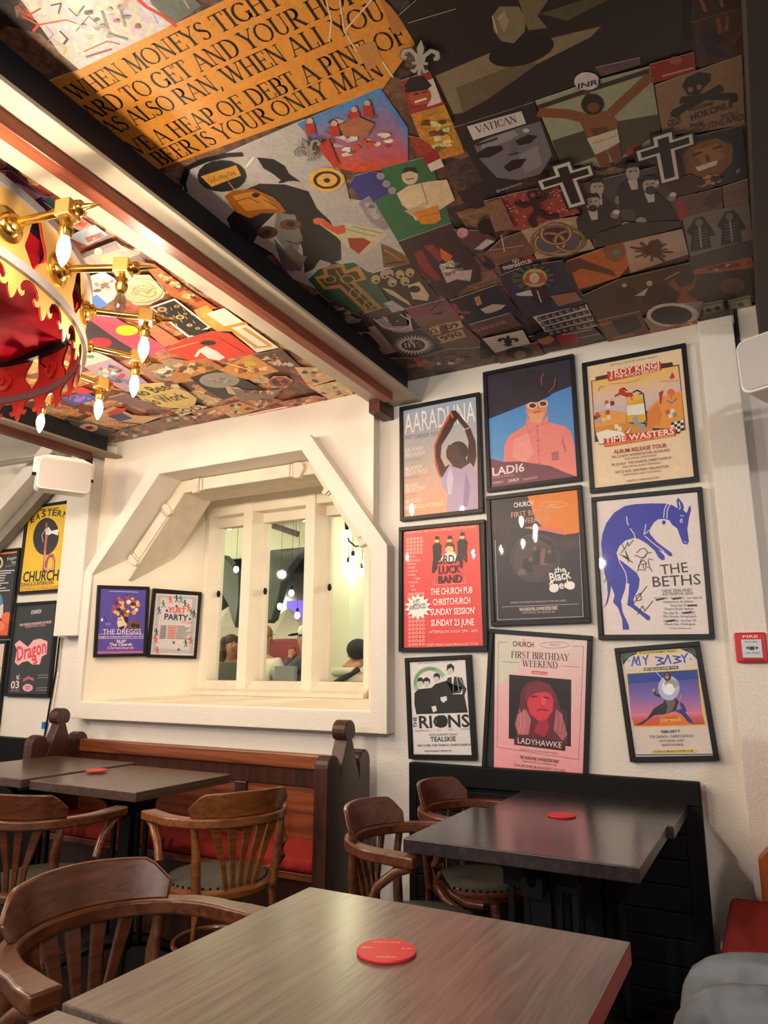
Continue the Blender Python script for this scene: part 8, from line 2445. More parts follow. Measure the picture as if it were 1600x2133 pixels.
def _ser():
    T, t = .135, .05
    def st(x, y, w=.2): return ('s', x, y, w)
    S = SER
    S['A'] = (.74, [('l', .06, 0, .36, 1, t), ('l', .36, 1, .68, 0, T), ('l', .17, .34, .55, .34, t), st(.06, 0), st(.68, 0, .24)])
    S['B'] = (.64, [('l', .16, 0, .16, 1, T), ('l', .04, 1, .36, 1, t), ('l', .1, .52, .38, .52, t), ('l', .04, 0, .38, 0, t), ('a', .36, .76, .17, .24, -90, 90, T), ('a', .38, .26, .22, .26, -90, 90, T)])
    S['C'] = (.7, [('a', .4, .5, .34, .48, 40, 320, T)])
    S['D'] = (.76, [('l', .16, 0, .16, 1, T), ('l', .04, 1, .36, 1, t), ('l', .04, 0, .36, 0, t), ('a', .34, .5, .36, .5, -90, 90, T)])
    S['E'] = (.62, [('l', .16, 0, .16, 1, T), ('l', .04, 1, .54, 1, t), ('l', .16, .52, .44, .52, t), ('l', .04, 0, .58, 0, t), ('l', .54, 1.02, .54, .8, t), ('l', .58, -.02, .58, .22, t), ('l', .44, .62, .44, .42, t)])
    S['F'] = (.58, [('l', .16, 0, .16, 1, T), ('l', .04, 1, .54, 1, t), ('l', .16, .52, .42, .52, t), ('l', .54, 1.02, .54, .8, t), ('l', .42, .62, .42, .42, t), st(.16, 0, .26)])
    S['G'] = (.76, [('a', .4, .5, .34, .49, 40, 330, T), ('l', .66, 0.06, .66, .42, T), st(.64, .42, .24)])
    S['H'] = (.78, [('l', .16, 0, .16, 1, T), ('l', .62, 0, .62, 1, T), ('l', .16, .52, .62, .52, t), st(.16, 0, .26), st(.16, 1, .26), st(.62, 0, .26), st(.62, 1, .26)])
    S['I'] = (.34, [('l', .17, 0, .17, 1, T), st(.17, 0, .27), st(.17, 1, .27)])
    S['K'] = (.72, [('l', .16, 0, .16, 1, T), ('l', .18, .42, .58, 1, t), ('l', .3, .58, .64, 0, T), st(.16, 0, .26), st(.16, 1, .26), st(.58, 1), st(.64, 0)])
    S['L'] = (.6, [('l', .16, 0, .16, 1, T), ('l', .04, 0, .56, 0, t), ('l', .56, -.02, .56, .24, t), st(.16, 1, .26)])
    S['M'] = (.92, [('l', .12, 0, .16, 1, t), ('l', .16, 1, .44, .04, T), ('l', .44, .04, .74, 1, t), ('l', .76, 0, .76, 1, T), st(.12, 0), st(.76, 0, .26), st(.12, 1, .16), st(.78, 1, .2)])
    S['N'] = (.78, [('l', .14, 0, .14, 1, t), ('l', .14, 1, .62, 0, T), ('l', .62, 0, .62, 1, t), st(.14, 0), st(.1, 1, .18), st(.62, 1)])
    S['O'] = (.82, [('a', .4, .5, .36, .49, 0, 360, .11)])
    S['P'] = (.6, [('l', .16, 0, .16, 1, T), ('l', .04, 1, .34, 1, t), ('l', .16, .46, .34, .46, t), ('a', .34, .73, .19, .27, -90, 90, T), st(.16, 0, .26)])
    S['R'] = (.7, [('l', .16, 0, .16, 1, T), ('l', .04, 1, .34, 1, t), ('l', .16, .5, .34, .5, t), ('a', .34, .75, .19, .25, -90, 90, T), ('l', .32, .5, .64, 0, T), st(.16, 0, .26), st(.66, 0, .16)])
    S['S'] = (.56, [('a', .28, .75, .19, .24, 30, 260, .1), ('a', .28, .26, .2, .26, -150, 80, .1), ('l', .18, .62, .4, .42, .13)])
    S['T'] = (.68, [('l', .33, 0, .33, 1, T), ('l', .04, 1, .62, 1, t), ('l', .04, 1.02, .04, .8, t), ('l', .62, 1.02, .62, .8, t), st(.33, 0, .27)])
    S['U'] = (.78, [('l', .16, .3, .16, 1, T), ('l', .62, .3, .62, 1, t), ('a', .39, .3, .23, .31, 180, 360, .09), st(.16, 1, .27), st(.62, 1)])
    S['V'] = (.74, [('l', .08, 1, .36, 0, T), ('l', .36, 0, .66, 1, t), st(.08, 1, .26), st(.66, 1)])
    S['W'] = (1.04, [('l', .08, 1, .3, 0, T), ('l', .3, 0, .52, .9, t), ('l', .48, 1, .7, 0, T), ('l', .7, 0, .96, 1, t), st(.08, 1, .26), st(.48, 1), st(.96, 1)])
    S['Y'] = (.72, [('l', .34, 0, .34, .46, T), ('l', .08, 1, .34, .46, T), ('l', .34, .46, .62, 1, t), st(.34, 0, .26), st(.08, 1, .25), st(.62, 1)])
    S[','] = (.28, [('l', .14, .08, .06, -.16, .09)]); S[' '] = (.3, [])
_ser()
def strip(pts, wd):
    out = []
    for i in range(len(pts) - 1):
        (x0, y0), (x1, y1) = pts[i], pts[i + 1]; l = math.hypot(x1 - x0, y1 - y0) or 1e-6
        nx, ny = -(y1 - y0) / l * wd / 2, (x1 - x0) / l * wd / 2; e = wd * .18; ex, ey = (x1 - x0) / l * e, (y1 - y0) / l * e
        out.append([(x0 + nx - ex, y0 + ny - ey), (x0 - nx - ex, y0 - ny - ey), (x1 - nx + ex, y1 - ny + ey), (x1 + nx + ex, y1 + ny + ey)])
    return out
def serif_polys(s):
    x = 0; out = []
    for ch in s:
        wd, parts = SER.get(ch, SER[' '])
        for p in parts:
            if p[0] == 'l': out += strip([(p[1] + x, p[2]), (p[3] + x, p[4])], p[5])
            elif p[0] == 's': out += strip([(p[1] + x - p[3] / 2, p[2]), (p[1] + x + p[3] / 2, p[2])], .05)
            else:
                pts = [(p[1] + x + p[3] * math.cos(math.radians(p[5] + (p[6] - p[5]) * i / 14)), p[2] + p[4] * math.sin(math.radians(p[5] + (p[6] - p[5]) * i / 14))) for i in range(15)]
                for i in range(14):   # thick on the sides, thin at top and bottom
                    dx, dy = pts[i + 1][0] - pts[i][0], pts[i + 1][1] - pts[i][1]; q = abs(dy) / (math.hypot(dx, dy) or 1)
                    out += strip(pts[i:i + 2], .045 + (p[7] - .045) * q)
        x += wd
    return out, x
def text_mesh(s, f):
    k = (s, f)
    if k in _txt: return _txt[k]
    if 's' in f:
        po, wd = serif_polys(s.upper()); vs = []; fs = []
        for p in po: fs.append(tuple(range(len(vs), len(vs) + len(p)))); vs += p
        r = (vs, fs, 0.0, wd, 1.0)
    else:
        cu = bpy.data.curves.new('t', 'FONT'); cu.body = s; cu.resolution_u = 2
        if 'b' in f: cu.offset = 0.022
        ob = bpy.data.objects.new('t', cu); me = bpy.data.meshes.new_from_object(ob)
        vs = [(v.co.x, v.co.y) for v in me.vertices]; fs = [tuple(p.vertices) for p in me.polygons]
        xs = [v[0] for v in vs] or [0, 1]
        bpy.data.objects.remove(ob); bpy.data.curves.remove(cu); bpy.data.meshes.remove(me)
        r = (vs, fs, min(xs), max(xs), 0.70)
    _txt[k] = r; return r
def rgb8(a): return tuple((lambda v: v / 12.92 if v <= 0.04045 else ((v + 0.055) / 1.055) ** 2.4)(float(q) / 255) for q in a)
def undelta(a):
    out = []; x = y = 0.0
    for i in range(0, len(a), 2): x += a[i]; y += a[i + 1]; out.append((x / 1000, y / 1000))
    return out
def art_mesh(name, lines, step, mot, thick=0.0, parent=None, mt=None):
    V = []; F = []; Cc = []; z = 0.0; base = None
    def face(pts, zz, cols):
        o = len(V); V.extend((p[0], p[1], zz) for p in pts); F.append(tuple(range(o, o + len(pts)))); Cc.extend(cols)
    for li, ln in enumerate(lines):
        k = ln[0]
        if li: z += step
        if k == 't':
            w_ = ln.split(' ', 10); c = rgb8(w_[1:4]) + (0.0,); x0, y0, x1, y1, h = [float(q) / 1000 for q in w_[4:9]]
            vs, fs, mn, mxx, cap = text_mesh(w_[10], w_[9])
            L = math.hypot(x1 - x0, y1 - y0); ux, uy = (x1 - x0) / L, (y1 - y0) / L; sx = L / max(mxx - mn, 1e-4); sy = h / cap
            o = len(V)
            for (px, py) in vs:
                X = (px - mn) * sx; Y = py * sy; V.append((x0 + ux * X - uy * Y, y0 + uy * X + ux * Y, z))
            for f in fs: F.append(tuple(o + i for i in f))
            Cc.extend([c] * len(vs)); continue
        a = [float(q) for q in ln.split()[1:]]
        if k == 'p':
            c = rgb8(a[:3]) + (mot,); p = undelta(a[3:])
            if base is None: base = p
            face(p, z, [c] * len(p))
        elif k == 'g':
            nc = int(a[0]); cs = [rgb8(a[1 + 3 * i:4 + 3 * i]) + (mot,) for i in range(nc)]; p = undelta(a[1 + 3 * nc:])
            if base is None: base = p
            if len(p) != 4:   # a many-sided sheet: first corners take the first colour
                face(p, z, [cs[0] if i < len(p) * .4 else cs[-1] for i in range(len(p))])
            else:
                A_, B_c, C_c, D_c = p
                for i in range(nc - 1):
                    t0, t1 = i / (nc - 1), (i + 1) / (nc - 1)
                    face([lerp(A_, D_c, t0), lerp(B_c, C_c, t0), lerp(B_c, C_c, t1), lerp(A_, D_c, t1)], z, [cs[i], cs[i], cs[i + 1], cs[i + 1]])
        elif k == 'l':
            c = rgb8(a[:3]) + (mot * .5,)
            for q in strip(undelta(a[4:]), a[3] / 1000): face(q, z, [c] * 4); z += step * .02
    if thick and base:
        o = len(V); nb = len(base); V.extend((p[0], p[1], 0) for p in base); V.extend((p[0], p[1], -thick) for p in base); Cc.extend([(.6, .55, .5, 0)] * (2 * nb))
        F.extend((o + i, o + (i + 1) % nb, o + nb + (i + 1) % nb, o + nb + i) for i in range(nb))
    me = bpy.data.meshes.new(name); me.from_pydata(V, [], F)
    ca = me.color_attributes.new('ink', 'FLOAT_COLOR', 'POINT'); ca.data.foreach_set('color', [q for c in Cc for q in c])
    me.materials.append(mt or M_ink); o = bpy.data.objects.new(name, me); COL.objects.link(o)
    if parent: o.parent = parent
    return o
rv = math.radians(30)
BASIS = {'wall': (Vector((0, D - .018, 0)), Vector((1, 0, 0)), Vector((0, 0, 1))), 'ceil': (Vector((0, 0, ZC)), Vector((1, 0, 0)), Vector((0, -1, 0))),
         'reveal': (Vector((-3.575, 2.95, 0)) + .016 * Vector((math.cos(rv), -math.sin(rv), 0)), Vector((math.sin(rv), math.cos(rv), 0)), Vector((0, 0, 1)))}
order = 0
for blk in [b for b in ('\n' + ART).split('\n@') if b.strip()]:
    ls = [q for q in blk.split('\n') if q.strip()]; kind, label, plane, pos, ext = ls[0].split('|')
    cx, cyy, an = [float(q) for q in pos.split()]; O, U, Vv = BASIS[plane]
    R = Matrix((U * math.cos(an) + Vv * math.sin(an), Vv * math.cos(an) - U * math.sin(an), U.cross(Vv))).transposed().to_4x4()
    ctr = O + U * cx / 1000 + Vv * cyy / 1000
    if kind == 'P':
        wd, hh = [float(q) / 1000 for q in ext.split()]; R.translation = ctr
        root = empty('framed_poster'); root.matrix_world = R; tag(root, label, 'framed poster')
        f = MB(); t = 0.0185; a, b = wd / 2, hh / 2
        for x0, x1, y0, y1 in ((-a, a, b - t, b), (-a, a, -b, -b + t), (-a, -a + t, -b + t, b - t), (a - t, a, -b + t, b - t)): f.box(x0, x1, y0, y1, -0.017, 0.009)
        f.build('frame', M_frame, root, bevel=0.0012, segs=1)
        MB().box(-a + t * .5, a - t * .5, -b + t * .5, b - t * .5, -0.012, -0.0006).build('backing_board', M_dark, root)
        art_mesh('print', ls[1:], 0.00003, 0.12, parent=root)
        MB().box(-a + t, a - t, -b + t, b - t, 0.0052, 0.0062).build('glass', M_glass, root)
    else:
        order += 1; ctr.z -= 0.0012 + order * 0.00012 + (0.004 if kind == 'X' else 0); R.translation = ctr
        nm = 'sticker' if kind == 'X' else 'paper_print'
        o = art_mesh(nm, ls[1:], 0.00006, float(ext), 0 if kind == 'X' else 0.001); o.matrix_world = R
        tag(o, label, 'sticker' if kind == 'X' else 'paper print', 'prints pasted to the ceiling')
# ------------------------------------------------------------------ chandelier
CH = Vector((-2.539, 0.87, 2.30)); RR = 0.85
ch = tag(empty('chandelier', CH), 'huge brass ring chandelier with candle bulbs and red cloth inside', 'chandelier')
P = RR * 2 * PI / 40
def bend(me_v, r): return [(r * math.cos(x / RR), r * math.sin(x / RR), z) for x, y, z in me_v]
def flat_panel(loops, rot_r, name, material, cols=40):
    # loops: outer + holes in (s, z); filled, sliced and bent round the ring; repeated round the circle in one mesh
    bm = bmesh.new(); ed = []
    for lp in loops:
        vv = [bm.verts.new((x, 0, z)) for x, z in lp]
        for i in range(len(vv)): ed.append(bm.edges.new((vv[i], vv[(i + 1) % len(vv)])))
    bmesh.ops.triangle_fill(bm, use_beauty=True, use_dissolve=False, edges=ed)
    x1 = max(v.co.x for v in bm.verts); k = int(round(x1 / P * 4))
    for i in range(1, k): bmesh.ops.bisect_plane(bm, geom=bm.verts[:] + bm.edges[:] + bm.faces[:], plane_co=(x1 * i / k, 0, 0), plane_no=(1, 0, 0))
    bm.verts.index_update(); vs = [v.co.copy() for v in bm.verts]; fs = [tuple(v.index for v in f.verts) for f in bm.faces]; bm.free()
    mb = MB()
    for c in range(cols):
        mb.add(bend([(v.x + c * x1, 0, v.z) for v in vs], rot_r), fs)
    return mb.build(name, material, ch, M=Matrix.Rotation(math.radians(9 if cols == 20 else 0), 4, 'Z'))
def trefoil(cx, cz, s):
    return [(cx + s * .66 * (1 + .22 * math.cos(3 * t + .9)) * math.cos(t), cz + s * 1.05 * (1 + .16 * math.cos(4 * t)) * math.sin(t)) for t in [2 * PI * i / 28 for i in range(28)]]
PW = 2 * P
drum = [(0, 0), (PW, 0), (PW, .20), (0, .20)]
half = [(0, -.016), (.014, -.018), (.030, -.028), (.039, -.046), (.036, -.058), (.028, -.060), (.022, -.052), (.021, -.066), (.030, -.076), (.044, -.072), (.050, -.060), (.052, -.076), (.0585, -.092)]
sc_ = (P / 2) / .0667
half = [(x * sc_, z) for x, z in half] + [(P / 2, -.102)]
crest = [(0, .004)] + half + [(P - x, z) for x, z in reversed(half[:-1])] + [(P, .004)]
for r, mt, nm in ((RR, M_brass2, 'drum_shell'), (RR - 0.008, M_redin, 'inner_shell')):
    flat_panel([drum, trefoil(PW / 2, .10, .064)], r, nm, mt, 20)
flat_panel([crest], RR - 0.002, 'cresting', M_brass2, 40); flat_panel([crest], RR - 0.007, 'cresting_lining', M_redin, 40)
def band(z0, z1, r0, r1, nm, mt):
    MB().sweep(arc(0, 0, (r0 + r1) / 2, 0, 2 * PI, 96)[:-1], [(-(r1 - r0) / 2, z0), ((r1 - r0) / 2, z0), ((r1 - r0) / 2, z1), (-(r1 - r0) / 2, z1)], True).build(nm, mt, ch, smooth=True)
band(-.014, .014, RR - .012, RR + .012, 'lower_band', M_steel); band(.188, .214, RR - .010, RR + .012, 'upper_band', M_steel); band(.150, .196, RR - .030, RR - .012, 'dark_liner', M_black)
rnd = random.Random(3)
fb = MB(); NR, NT = 10, 72; vs = [(0, 0, .20)]
for i in range(1, NR + 1):
    for j in range(NT):
        t = 2 * PI * j / NT; r = (RR - .03) * i / NR
        vs.append((r * math.cos(t), r * math.sin(t), .165 + .05 * (1 - (i / NR) ** 2) + .016 * math.sin(t * 9 + i * .7) * (i / NR) + rnd.uniform(-.006, .006)))
fs = [(0, 1 + j, 1 + (j + 1) % NT) for j in range(NT)]
for i in range(NR - 1):
    for j in range(NT): a = 1 + i * NT; fs.append((a + j, a + NT + j, a + NT + (j + 1) % NT, a + (j + 1) % NT))
fb.add(vs, fs).build('cloth_lining', M_fabric, ch, smooth=True)
MB().tube([(0, 0, .19), (0, 0, .345)], .02, 10).build('ceiling_stem', M_brass, ch, smooth=True)
M_bulb = mat('lit_bulb', '#fff4dc', 0.4, emit=('#ffe9cb', BULB_E))
M_clear = glass_mat('clear_bulb_glass', (.74, .73, .66, 1), 2.2)
def arm_proto(lit):
    a = empty('lamp_arm'); a.parent = ch; zb = .09
    MB().tube([(RR - .01, 0, zb), (1.03, 0, zb)], .0115, 12).build('arm_tube', M_brass, a, smooth=True)
    Ry = Matrix.Rotation(PI / 2, 4, 'Y')
    MB().lathe([(.05, 0), (.05, .006), (.034, .01), (.030, .02), (.022, .024), (.024, .034), (.014, .042)], 20, Matrix.Translation((RR, 0, zb)) @ Ry).build('rose', M_brass, a, smooth=True)
    MB().box(1.027, 1.073, -.023, .023, zb - .023, zb + .023).build('arm_block', M_brass2, a, bevel=.002)
    MB().lathe([(.012, 0), (.012, .006), (.022, .012), (.020, .022), (.010, .03), (.003, .075), (.001, .08)], 14, Matrix.Translation((1.073, 0, zb)) @ Ry).build('finial', M_brass, a, smooth=True)
    MB().lathe([(.009, 0), (.010, -.01), (.017, -.014), (.015, -.028), (.019, -.034), (.016, -.05), (.013, -.056)], 16, Matrix.Translation((1.05, 0, zb - .022))).build('socket', M_brass, a, smooth=True)
    Mb = Matrix.Translation((1.05, 0, zb - .078)); pr = [(.009, 0), (.014, -.012), (.0175, -.030), (.0165, -.048), (.010, -.068), (.004, -.080), (.001, -.084)]
    if lit: MB().lathe(pr, 12, Mb).build('lit_bulb', M_bulb, a, smooth=True)
    else:
        MB().lathe(pr, 14, Mb).build('unlit_bulb', M_clear, a, smooth=True); MB().tube([(1.05, 0, zb - .08), (1.046, 0, zb - .11), (1.054, 0, zb - .135), (1.05, 0, zb - .10)], .0012, 5).build('filament', M_brass, a)
    MB().lathe([(.036, 0), (.036, -.008), (.018, -.012), (.016, -.022), (.004, -.026)], 16, Matrix.Translation((RR - .010, 0, .075)) @ Ry).build('inner_rose', M_redin, a, smooth=True)
    MB().tube([(RR - .035, 0, .078), (RR - .06, 0, .09), (RR - .055, 0, .13), (RR - .04, 0, .165)], .003, 6).build('wire', M_black, a, smooth=True)
    return a
ANG = [10.5, 25.5, 42.3, 61.6, 80.5, 100.4] + [100.4 + 18.0 * i for i in range(1, 15)]
pl_, pu_ = arm_proto(True), arm_proto(False)
for i, d in enumerate(ANG):
    a = (pl_ if i == 0 else pu_ if i == 1 else copy_tree(pl_, ch)); a.rotation_euler = (0, 0, math.radians(d))
# ------------------------------------------------------------------ chairs
def make_chair(label, wm):
    t = tag(empty('bentwood_armchair'), label, 'chair', 'bentwood pub armchairs')
    MB().lathe([(.02, .425), (.195, .425), (.205, .435), (.205, .452), (.192, .462), (.02, .462)], 36).build('seat_rim', wm, t, smooth=True)
    MB().lathe([(.02, .455), (.180, .457), (.186, .463), (.178, .472), (.10, .482), (.004, .484)], 36).build('seat_pad', M_leather, t, smooth=True)
    st = MB()
    for i in range(44): a = 2 * PI * i / 44; st.ball((.184 * math.cos(a), .184 * math.sin(a), .466), .005, 6, 4)
    st.build('stud_row', M_iron, t)
    r = .232
    path = [(-.243, .105, .691), (-.240, .05, .691)] + [(r * math.cos(a), r * math.sin(a), .691) for a in [PI + PI * i / 24 for i in range(25)]] + [(.240, .05, .691), (.243, .105, .691)]
    scl = [(1.25, 1), (1.2, 1)] + [(1.05, 1)] * 4 + [(.9, 1)] * 17 + [(1.05, 1)] * 4 + [(1.2, 1), (1.25, 1)]
    MB().sweep(path, [(-.024, -.017), (.024, -.017), (.024, .016), (-.024, .016)], scales=scl).build('arm_bow', wm, t, smooth=True, bevel=.006)
    cr = MB(); vs = []; na = 22; am = math.radians(52)
    for i in range(na + 1):
        a = -am + 2 * am * i / na; k = max(0.0, (abs(a) - math.radians(40)) / math.radians(12)); zt = .783 + .012 * math.cos(a * 1.6) - .045 * k
        for rr, z in ((.222, .706), (.236, .706), (.236 + .022, zt), (.222 + .022, zt)): vs.append((rr * math.sin(a) * 1.0, -rr * math.cos(a), z))
    fs = [(i * 4 + q, i * 4 + (q + 1) % 4, i * 4 + 4 + (q + 1) % 4, i * 4 + 4 + q) for i in range(na) for q in range(4)] + [(0, 1, 2, 3), (na * 4 + 3, na * 4 + 2, na * 4 + 1, na * 4)]
    cr.add(vs, fs).build('crest_rail', wm, t, smooth=True, bevel=.004)
    for i in range(5):
        k = (i - 2) / 2.0; a = k * math.radians(30)
        MB().sweep([(.048 * k * 1.1, -.182, .455), (.075 * k, -.195, .55), (r * math.sin(a), -r * math.cos(a), .678)], [(-.5, -.5), (.5, -.5), (.5, .5), (-.5, .5)], up=(0, 1, 0), scales=[(.016, .010), (.020, .010), (.036, .011)]).build('slat', wm, t, bevel=.002)
    for s in (-1, 1):
        MB().tube([(s * .165, -.215, 0), (s * .155, -.165, .26), (s * .150, -.150, .44), (s * .165, -.165, .60), (s * .175, -.158, .680)], [.014, .017, .018, .016, .014], 10).build('rear_leg', wm, t, smooth=True)
        MB().tube([(s * .175, .185, 0), (s * .160, .150, .22), (s * .148, .125, .43)], [.012, .016, .019], 10).build('front_leg', wm, t, smooth=True)
        MB().tube([(s * .243, .088, .676), (s * .247, .035, .658), (s * .251, -.025, .615), (s * .252, -.052, .562), (s * .249, -.047, .505), (s * .242, -.008, .462), (s * .230, .050, .438), (s * .205, .105, .434)], .0145, 10).build('arm_support', wm, t, smooth=True)
    MB().tube(arc(0, -.005, .15, 0, 2 * PI, 28, .24)[:-1], .009, 8, True).build('stretcher_hoop', wm, t, smooth=True)
    return t
ca = make_chair('bentwood armchair at the left end of the nearest table, largest in view', M_chair)
cb_ = make_chair('honey-brown bentwood armchair with its fan of slats in front of the red pew seat', M_chair2)
for src, x, y, a, lb in ((ca, -1.170, 1.150, -1.72, None), (cb_, -1.919, 2.270, 1.15, None),
                         (ca, -2.464, 1.930, 0.27, 'dark bentwood armchair at the left table, back turned, left of the honey-brown chair'),
                         (ca, -1.039, 2.184, -1.556, 'bentwood armchair at the left end of the middle table, beside the pew end'),
                         (ca, -1.030, 2.704, -1.66, 'bentwood armchair tucked against the black booth back behind the middle table'),
                         (ca, -3.10, 1.86, 0.35, 'bentwood armchair at the left photo edge, behind the dark one turned away')):
    o = src if lb is None else copy_tree(src)
    o.location = (x, y, 0); o.rotation_euler = (0, 0, a)
    if lb: o['label'] = lb
    if -1.1 < x < -1.0: o.scale = (.93, .93, 1)
# ------------------------------------------------------------------ tables
def make_table(label, x0, x1, y0, y1, z, top, edge=None):
    cx, cy_ = (x0 + x1) / 2, (y0 + y1) / 2
    t = tag(empty('pub_table', (cx, cy_, 0)), label, 'table', 'square pub tables'); hx, hy = (x1 - x0) / 2, (y1 - y0) / 2
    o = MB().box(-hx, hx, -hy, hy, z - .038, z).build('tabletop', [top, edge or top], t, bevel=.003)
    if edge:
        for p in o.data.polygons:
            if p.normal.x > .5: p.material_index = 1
    pd = MB(); pd.box(-.03, .03, -.03, .03, .06, .60); pd.box(-.11, .11, -.03, .03, .60, .655); pd.box(-.03, .03, -.11, .11, .598, .652)
    for sx, sy in ((1, 0), (-1, 0), (0, 1), (0, -1)): pd.tube([(sx * .10, sy * .10, .63), (sx * .14, sy * .14, .68), (sx * .20, sy * .20, z - .04)], .014, 8)
    pd.build('pedestal', M_iron, t)
    for sx in (-.095, -.0475, .0475, .095): MB().box(sx - .009, sx + .009, -.009, .009, .10, .60).build('pedestal_bar', M_iron, t)
    for i in range(4):
        a = PI / 4 + i * PI / 2
        MB().tube([(0, 0, .10), (.12 * math.cos(a), .12 * math.sin(a), .085), (.26 * math.cos(a), .26 * math.sin(a), .02)], [.03, .026, .018], 8).build('foot', M_iron, t, smooth=True)
    return t
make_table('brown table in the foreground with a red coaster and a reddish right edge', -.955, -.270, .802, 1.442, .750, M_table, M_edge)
make_table('brown table cut by the bottom photo edge, butted against the coaster table', -.955, -.290, .16, .796, .744, M_table)
make_table('dark table before the black booth, nearer of the pair, bentwood chairs at its left', -.980, -.335, 1.955, 2.500, .750, M_table2)
make_table('dark table pushed against the black booth back, carrying a red coaster', -.930, -.318, 2.506, 2.955, .748, M_table2)
make_table('brown table in front of the long pew, right one of the pair', -2.870, -2.235, 2.140, 2.705, .750, M_table3)
make_table('brown table in front of the pew end at the left photo edge', -3.490, -2.885, 2.110, 2.745, .757, M_table3)
def coaster(x, y, z, r, lb, writing):
    c = tag(MB().lathe([(r * .5, 0), (r * .985, 0), (r, .0015), (r, .0038), (r * .985, .005), (r * .02, .005)], 40).build('coaster', M_coaster, None, smooth=True), lb, 'coaster', 'red drink coasters'); c.location = (x, y, z)
    if writing:
        def tx(s, x0, x1, y0, h): return f't 243 192 192 {x0} {y0} {x1} {y0} {h} b {s}'
        o = art_mesh('coaster_print', ['p 211 50 59 0 0 1 0 0 1', tx('CHURCH', -16, 16, -36, 6), tx('PUB', 26, 42, 2, 5), tx('MENU', -43, -24, 4, 5), tx('SCAN TO ORDER', -24, 24, 30, 4)], .00001, 0, parent=c); o.location = (0, 0, .0052); o.rotation_euler = (0, 0, .45)
coaster(-.628, 1.189, .7505, .051, 'red round coaster on the foreground table', True)
coaster(-.66, 2.485, .7505, .046, 'red round coaster on the dark table before the black booth', False)
coaster(-2.81, 2.44, .7575, .048, 'red round coaster over the seam of the two tables before the pew', False)
# ------------------------------------------------------------------ pew under the window, booths
pw = tag(empty('church_pew', (-2.57, 2.78, 0)), 'long dark wooden pew with a red seat pad under the window', 'pew'); TP = Matrix.Translation((2.57, -2.78, 0))
def pew_end(x0, x1, nm):
    yc = 2.78
    def lobe(c, r, zb, zc): return [(c - r, zb)] + [(c + r * math.cos(t), zc + r * math.sin(t)) for t in [PI - PI * i / 10 for i in range(11)]] + [(c + r, zb)]
    pts = [(yc - .18, 0)] + [(yc - .18, .80)] + [(yc - .13 + .05 * math.cos(t), .82 + .05 * math.sin(t)) for t in [PI - PI * i / 10 for i in range(11)]] + [(yc - .082, .775), (yc - .02, .925)] + \
          [(yc + .048 * math.cos(t), .957 + .048 * math.sin(t)) for t in [1.25 * PI - 1.5 * PI * i / 14 for i in range(15)]] + [(yc + .02, .925), (yc + .082, .775)] + \
          [(yc + .13 + .05 * math.cos(t), .82 + .05 * math.sin(t)) for t in [PI - PI * i / 10 for i in range(11)]] + [(yc + .18, .80), (yc + .18, 0)]
    MB().prism(pts, x0, x1, 'x').build(nm, M_pewend, pw, bevel=.010, M=TP)
pew_end(-1.715, -1.648, 'pew_end'); pew_end(-3.565, -3.50, 'pew_end')
MB().box(-3.50, -1.715, 2.90, 2.945, .765, .832).build('top_rail', M_pew, pw, bevel=.008, M=TP)
MB().box(-3.50, -1.715, 2.915, 2.95, .685, .765).build('frieze_board', M_pewend, pw, bevel=.004, M=TP)
MB().box(-3.50, -1.715, 2.93, 2.96, .38, .69).build('back_panel', M_pew, pw, M=TP)
for x in (-2.95, -2.35): MB().box(x - .035, x + .035, 2.915, 2.935, .40, .685).build('back_stile', M_pewend, pw, bevel=.004, M=TP)
MB().box(-3.50, -1.715, 2.62, 2.95, .375, .405).build('seat_board', M_pew, pw, bevel=.004, M=TP)
MB().box(-3.50, -1.715, 2.66, 2.69, .02, .375).build('front_panel', M_pewend, pw, M=TP)
cu = MB(); pts = []
MB().box(-3.495, -1.72, 2.615, 2.925, .405, .462).build('seat_cushion', M_redpad, pw, smooth=True, bevel=.024, M=TP, segs=4)
bo = tag(empty('boarded_booth', (-.865, 2.97, 0)), 'black boarded booth back behind the middle tables, against the poster wall', 'booth'); TB = Matrix.Translation((.865, -2.97, 0))
MB().box(-1.455, -.275, 2.982, 3.002, .0, .80).build('back_board', M_black, bo, M=TB)
gb = MB()
for i in range(8): gb.box(-1.425, -.33, 2.970, 2.985, .02 + i * .088, .02 + i * .088 + .084)
gb.build('tongue_boards', M_black, bo, bevel=.003, M=TB)
MB().box(-1.455, -.275, 2.962, 3.003, .735, .820).build('top_rail', M_black, bo, bevel=.004, M=TB)
MB().box(-1.455, -1.42, 2.963, 2.985, 0, .735).build('post', M_black, bo, bevel=.003, M=TB); MB().box(-.335, -.275, 2.963, 3.003, 0, .735).build('post', M_black, bo, bevel=.003, M=TB)
b2 = MB().box(-6.0, -3.98, 2.96, 3.02, 0, .80); tag(b2.build('boarded_booth', M_black, bevel=.004), 'black booth back at the left photo edge, left of the pew end', 'booth')
st_ = MB().box(-.75, -.18, 2.72, 2.955, 0, .06); tag(st_.build('floor_plinth', M_floor, bevel=.006), 'dark wooden plinth on the floor under the middle tables', 'plinth')
rbn = tag(empty('booth_bench', (0.1, 2.1, 0)), 'red padded bench with an orange-brown end board, at the right photo edge', 'bench'); TR = Matrix.Translation((-.1, -2.1, 0))
MB().box(-.205, .36, 1.0, 2.90, .395, .47).build('seat_cushion', M_redpad, rbn, smooth=True, bevel=.025, M=TR, segs=4)
MB().box(-.17, .36, 1.02, 2.90, 0, .395).build('seat_base', M_black, rbn, M=TR)
MB().prism([(-.105, .47), (-.105, .60), (-.07, .64), (.42, .64), (.42, 0), (-.09, 0)], 2.885, 2.925).build('end_board', wood('orange_pine', '#8a4420', '#b5672f', 2, .35, .2, .6, .04), rbn, bevel=.006, M=TR)
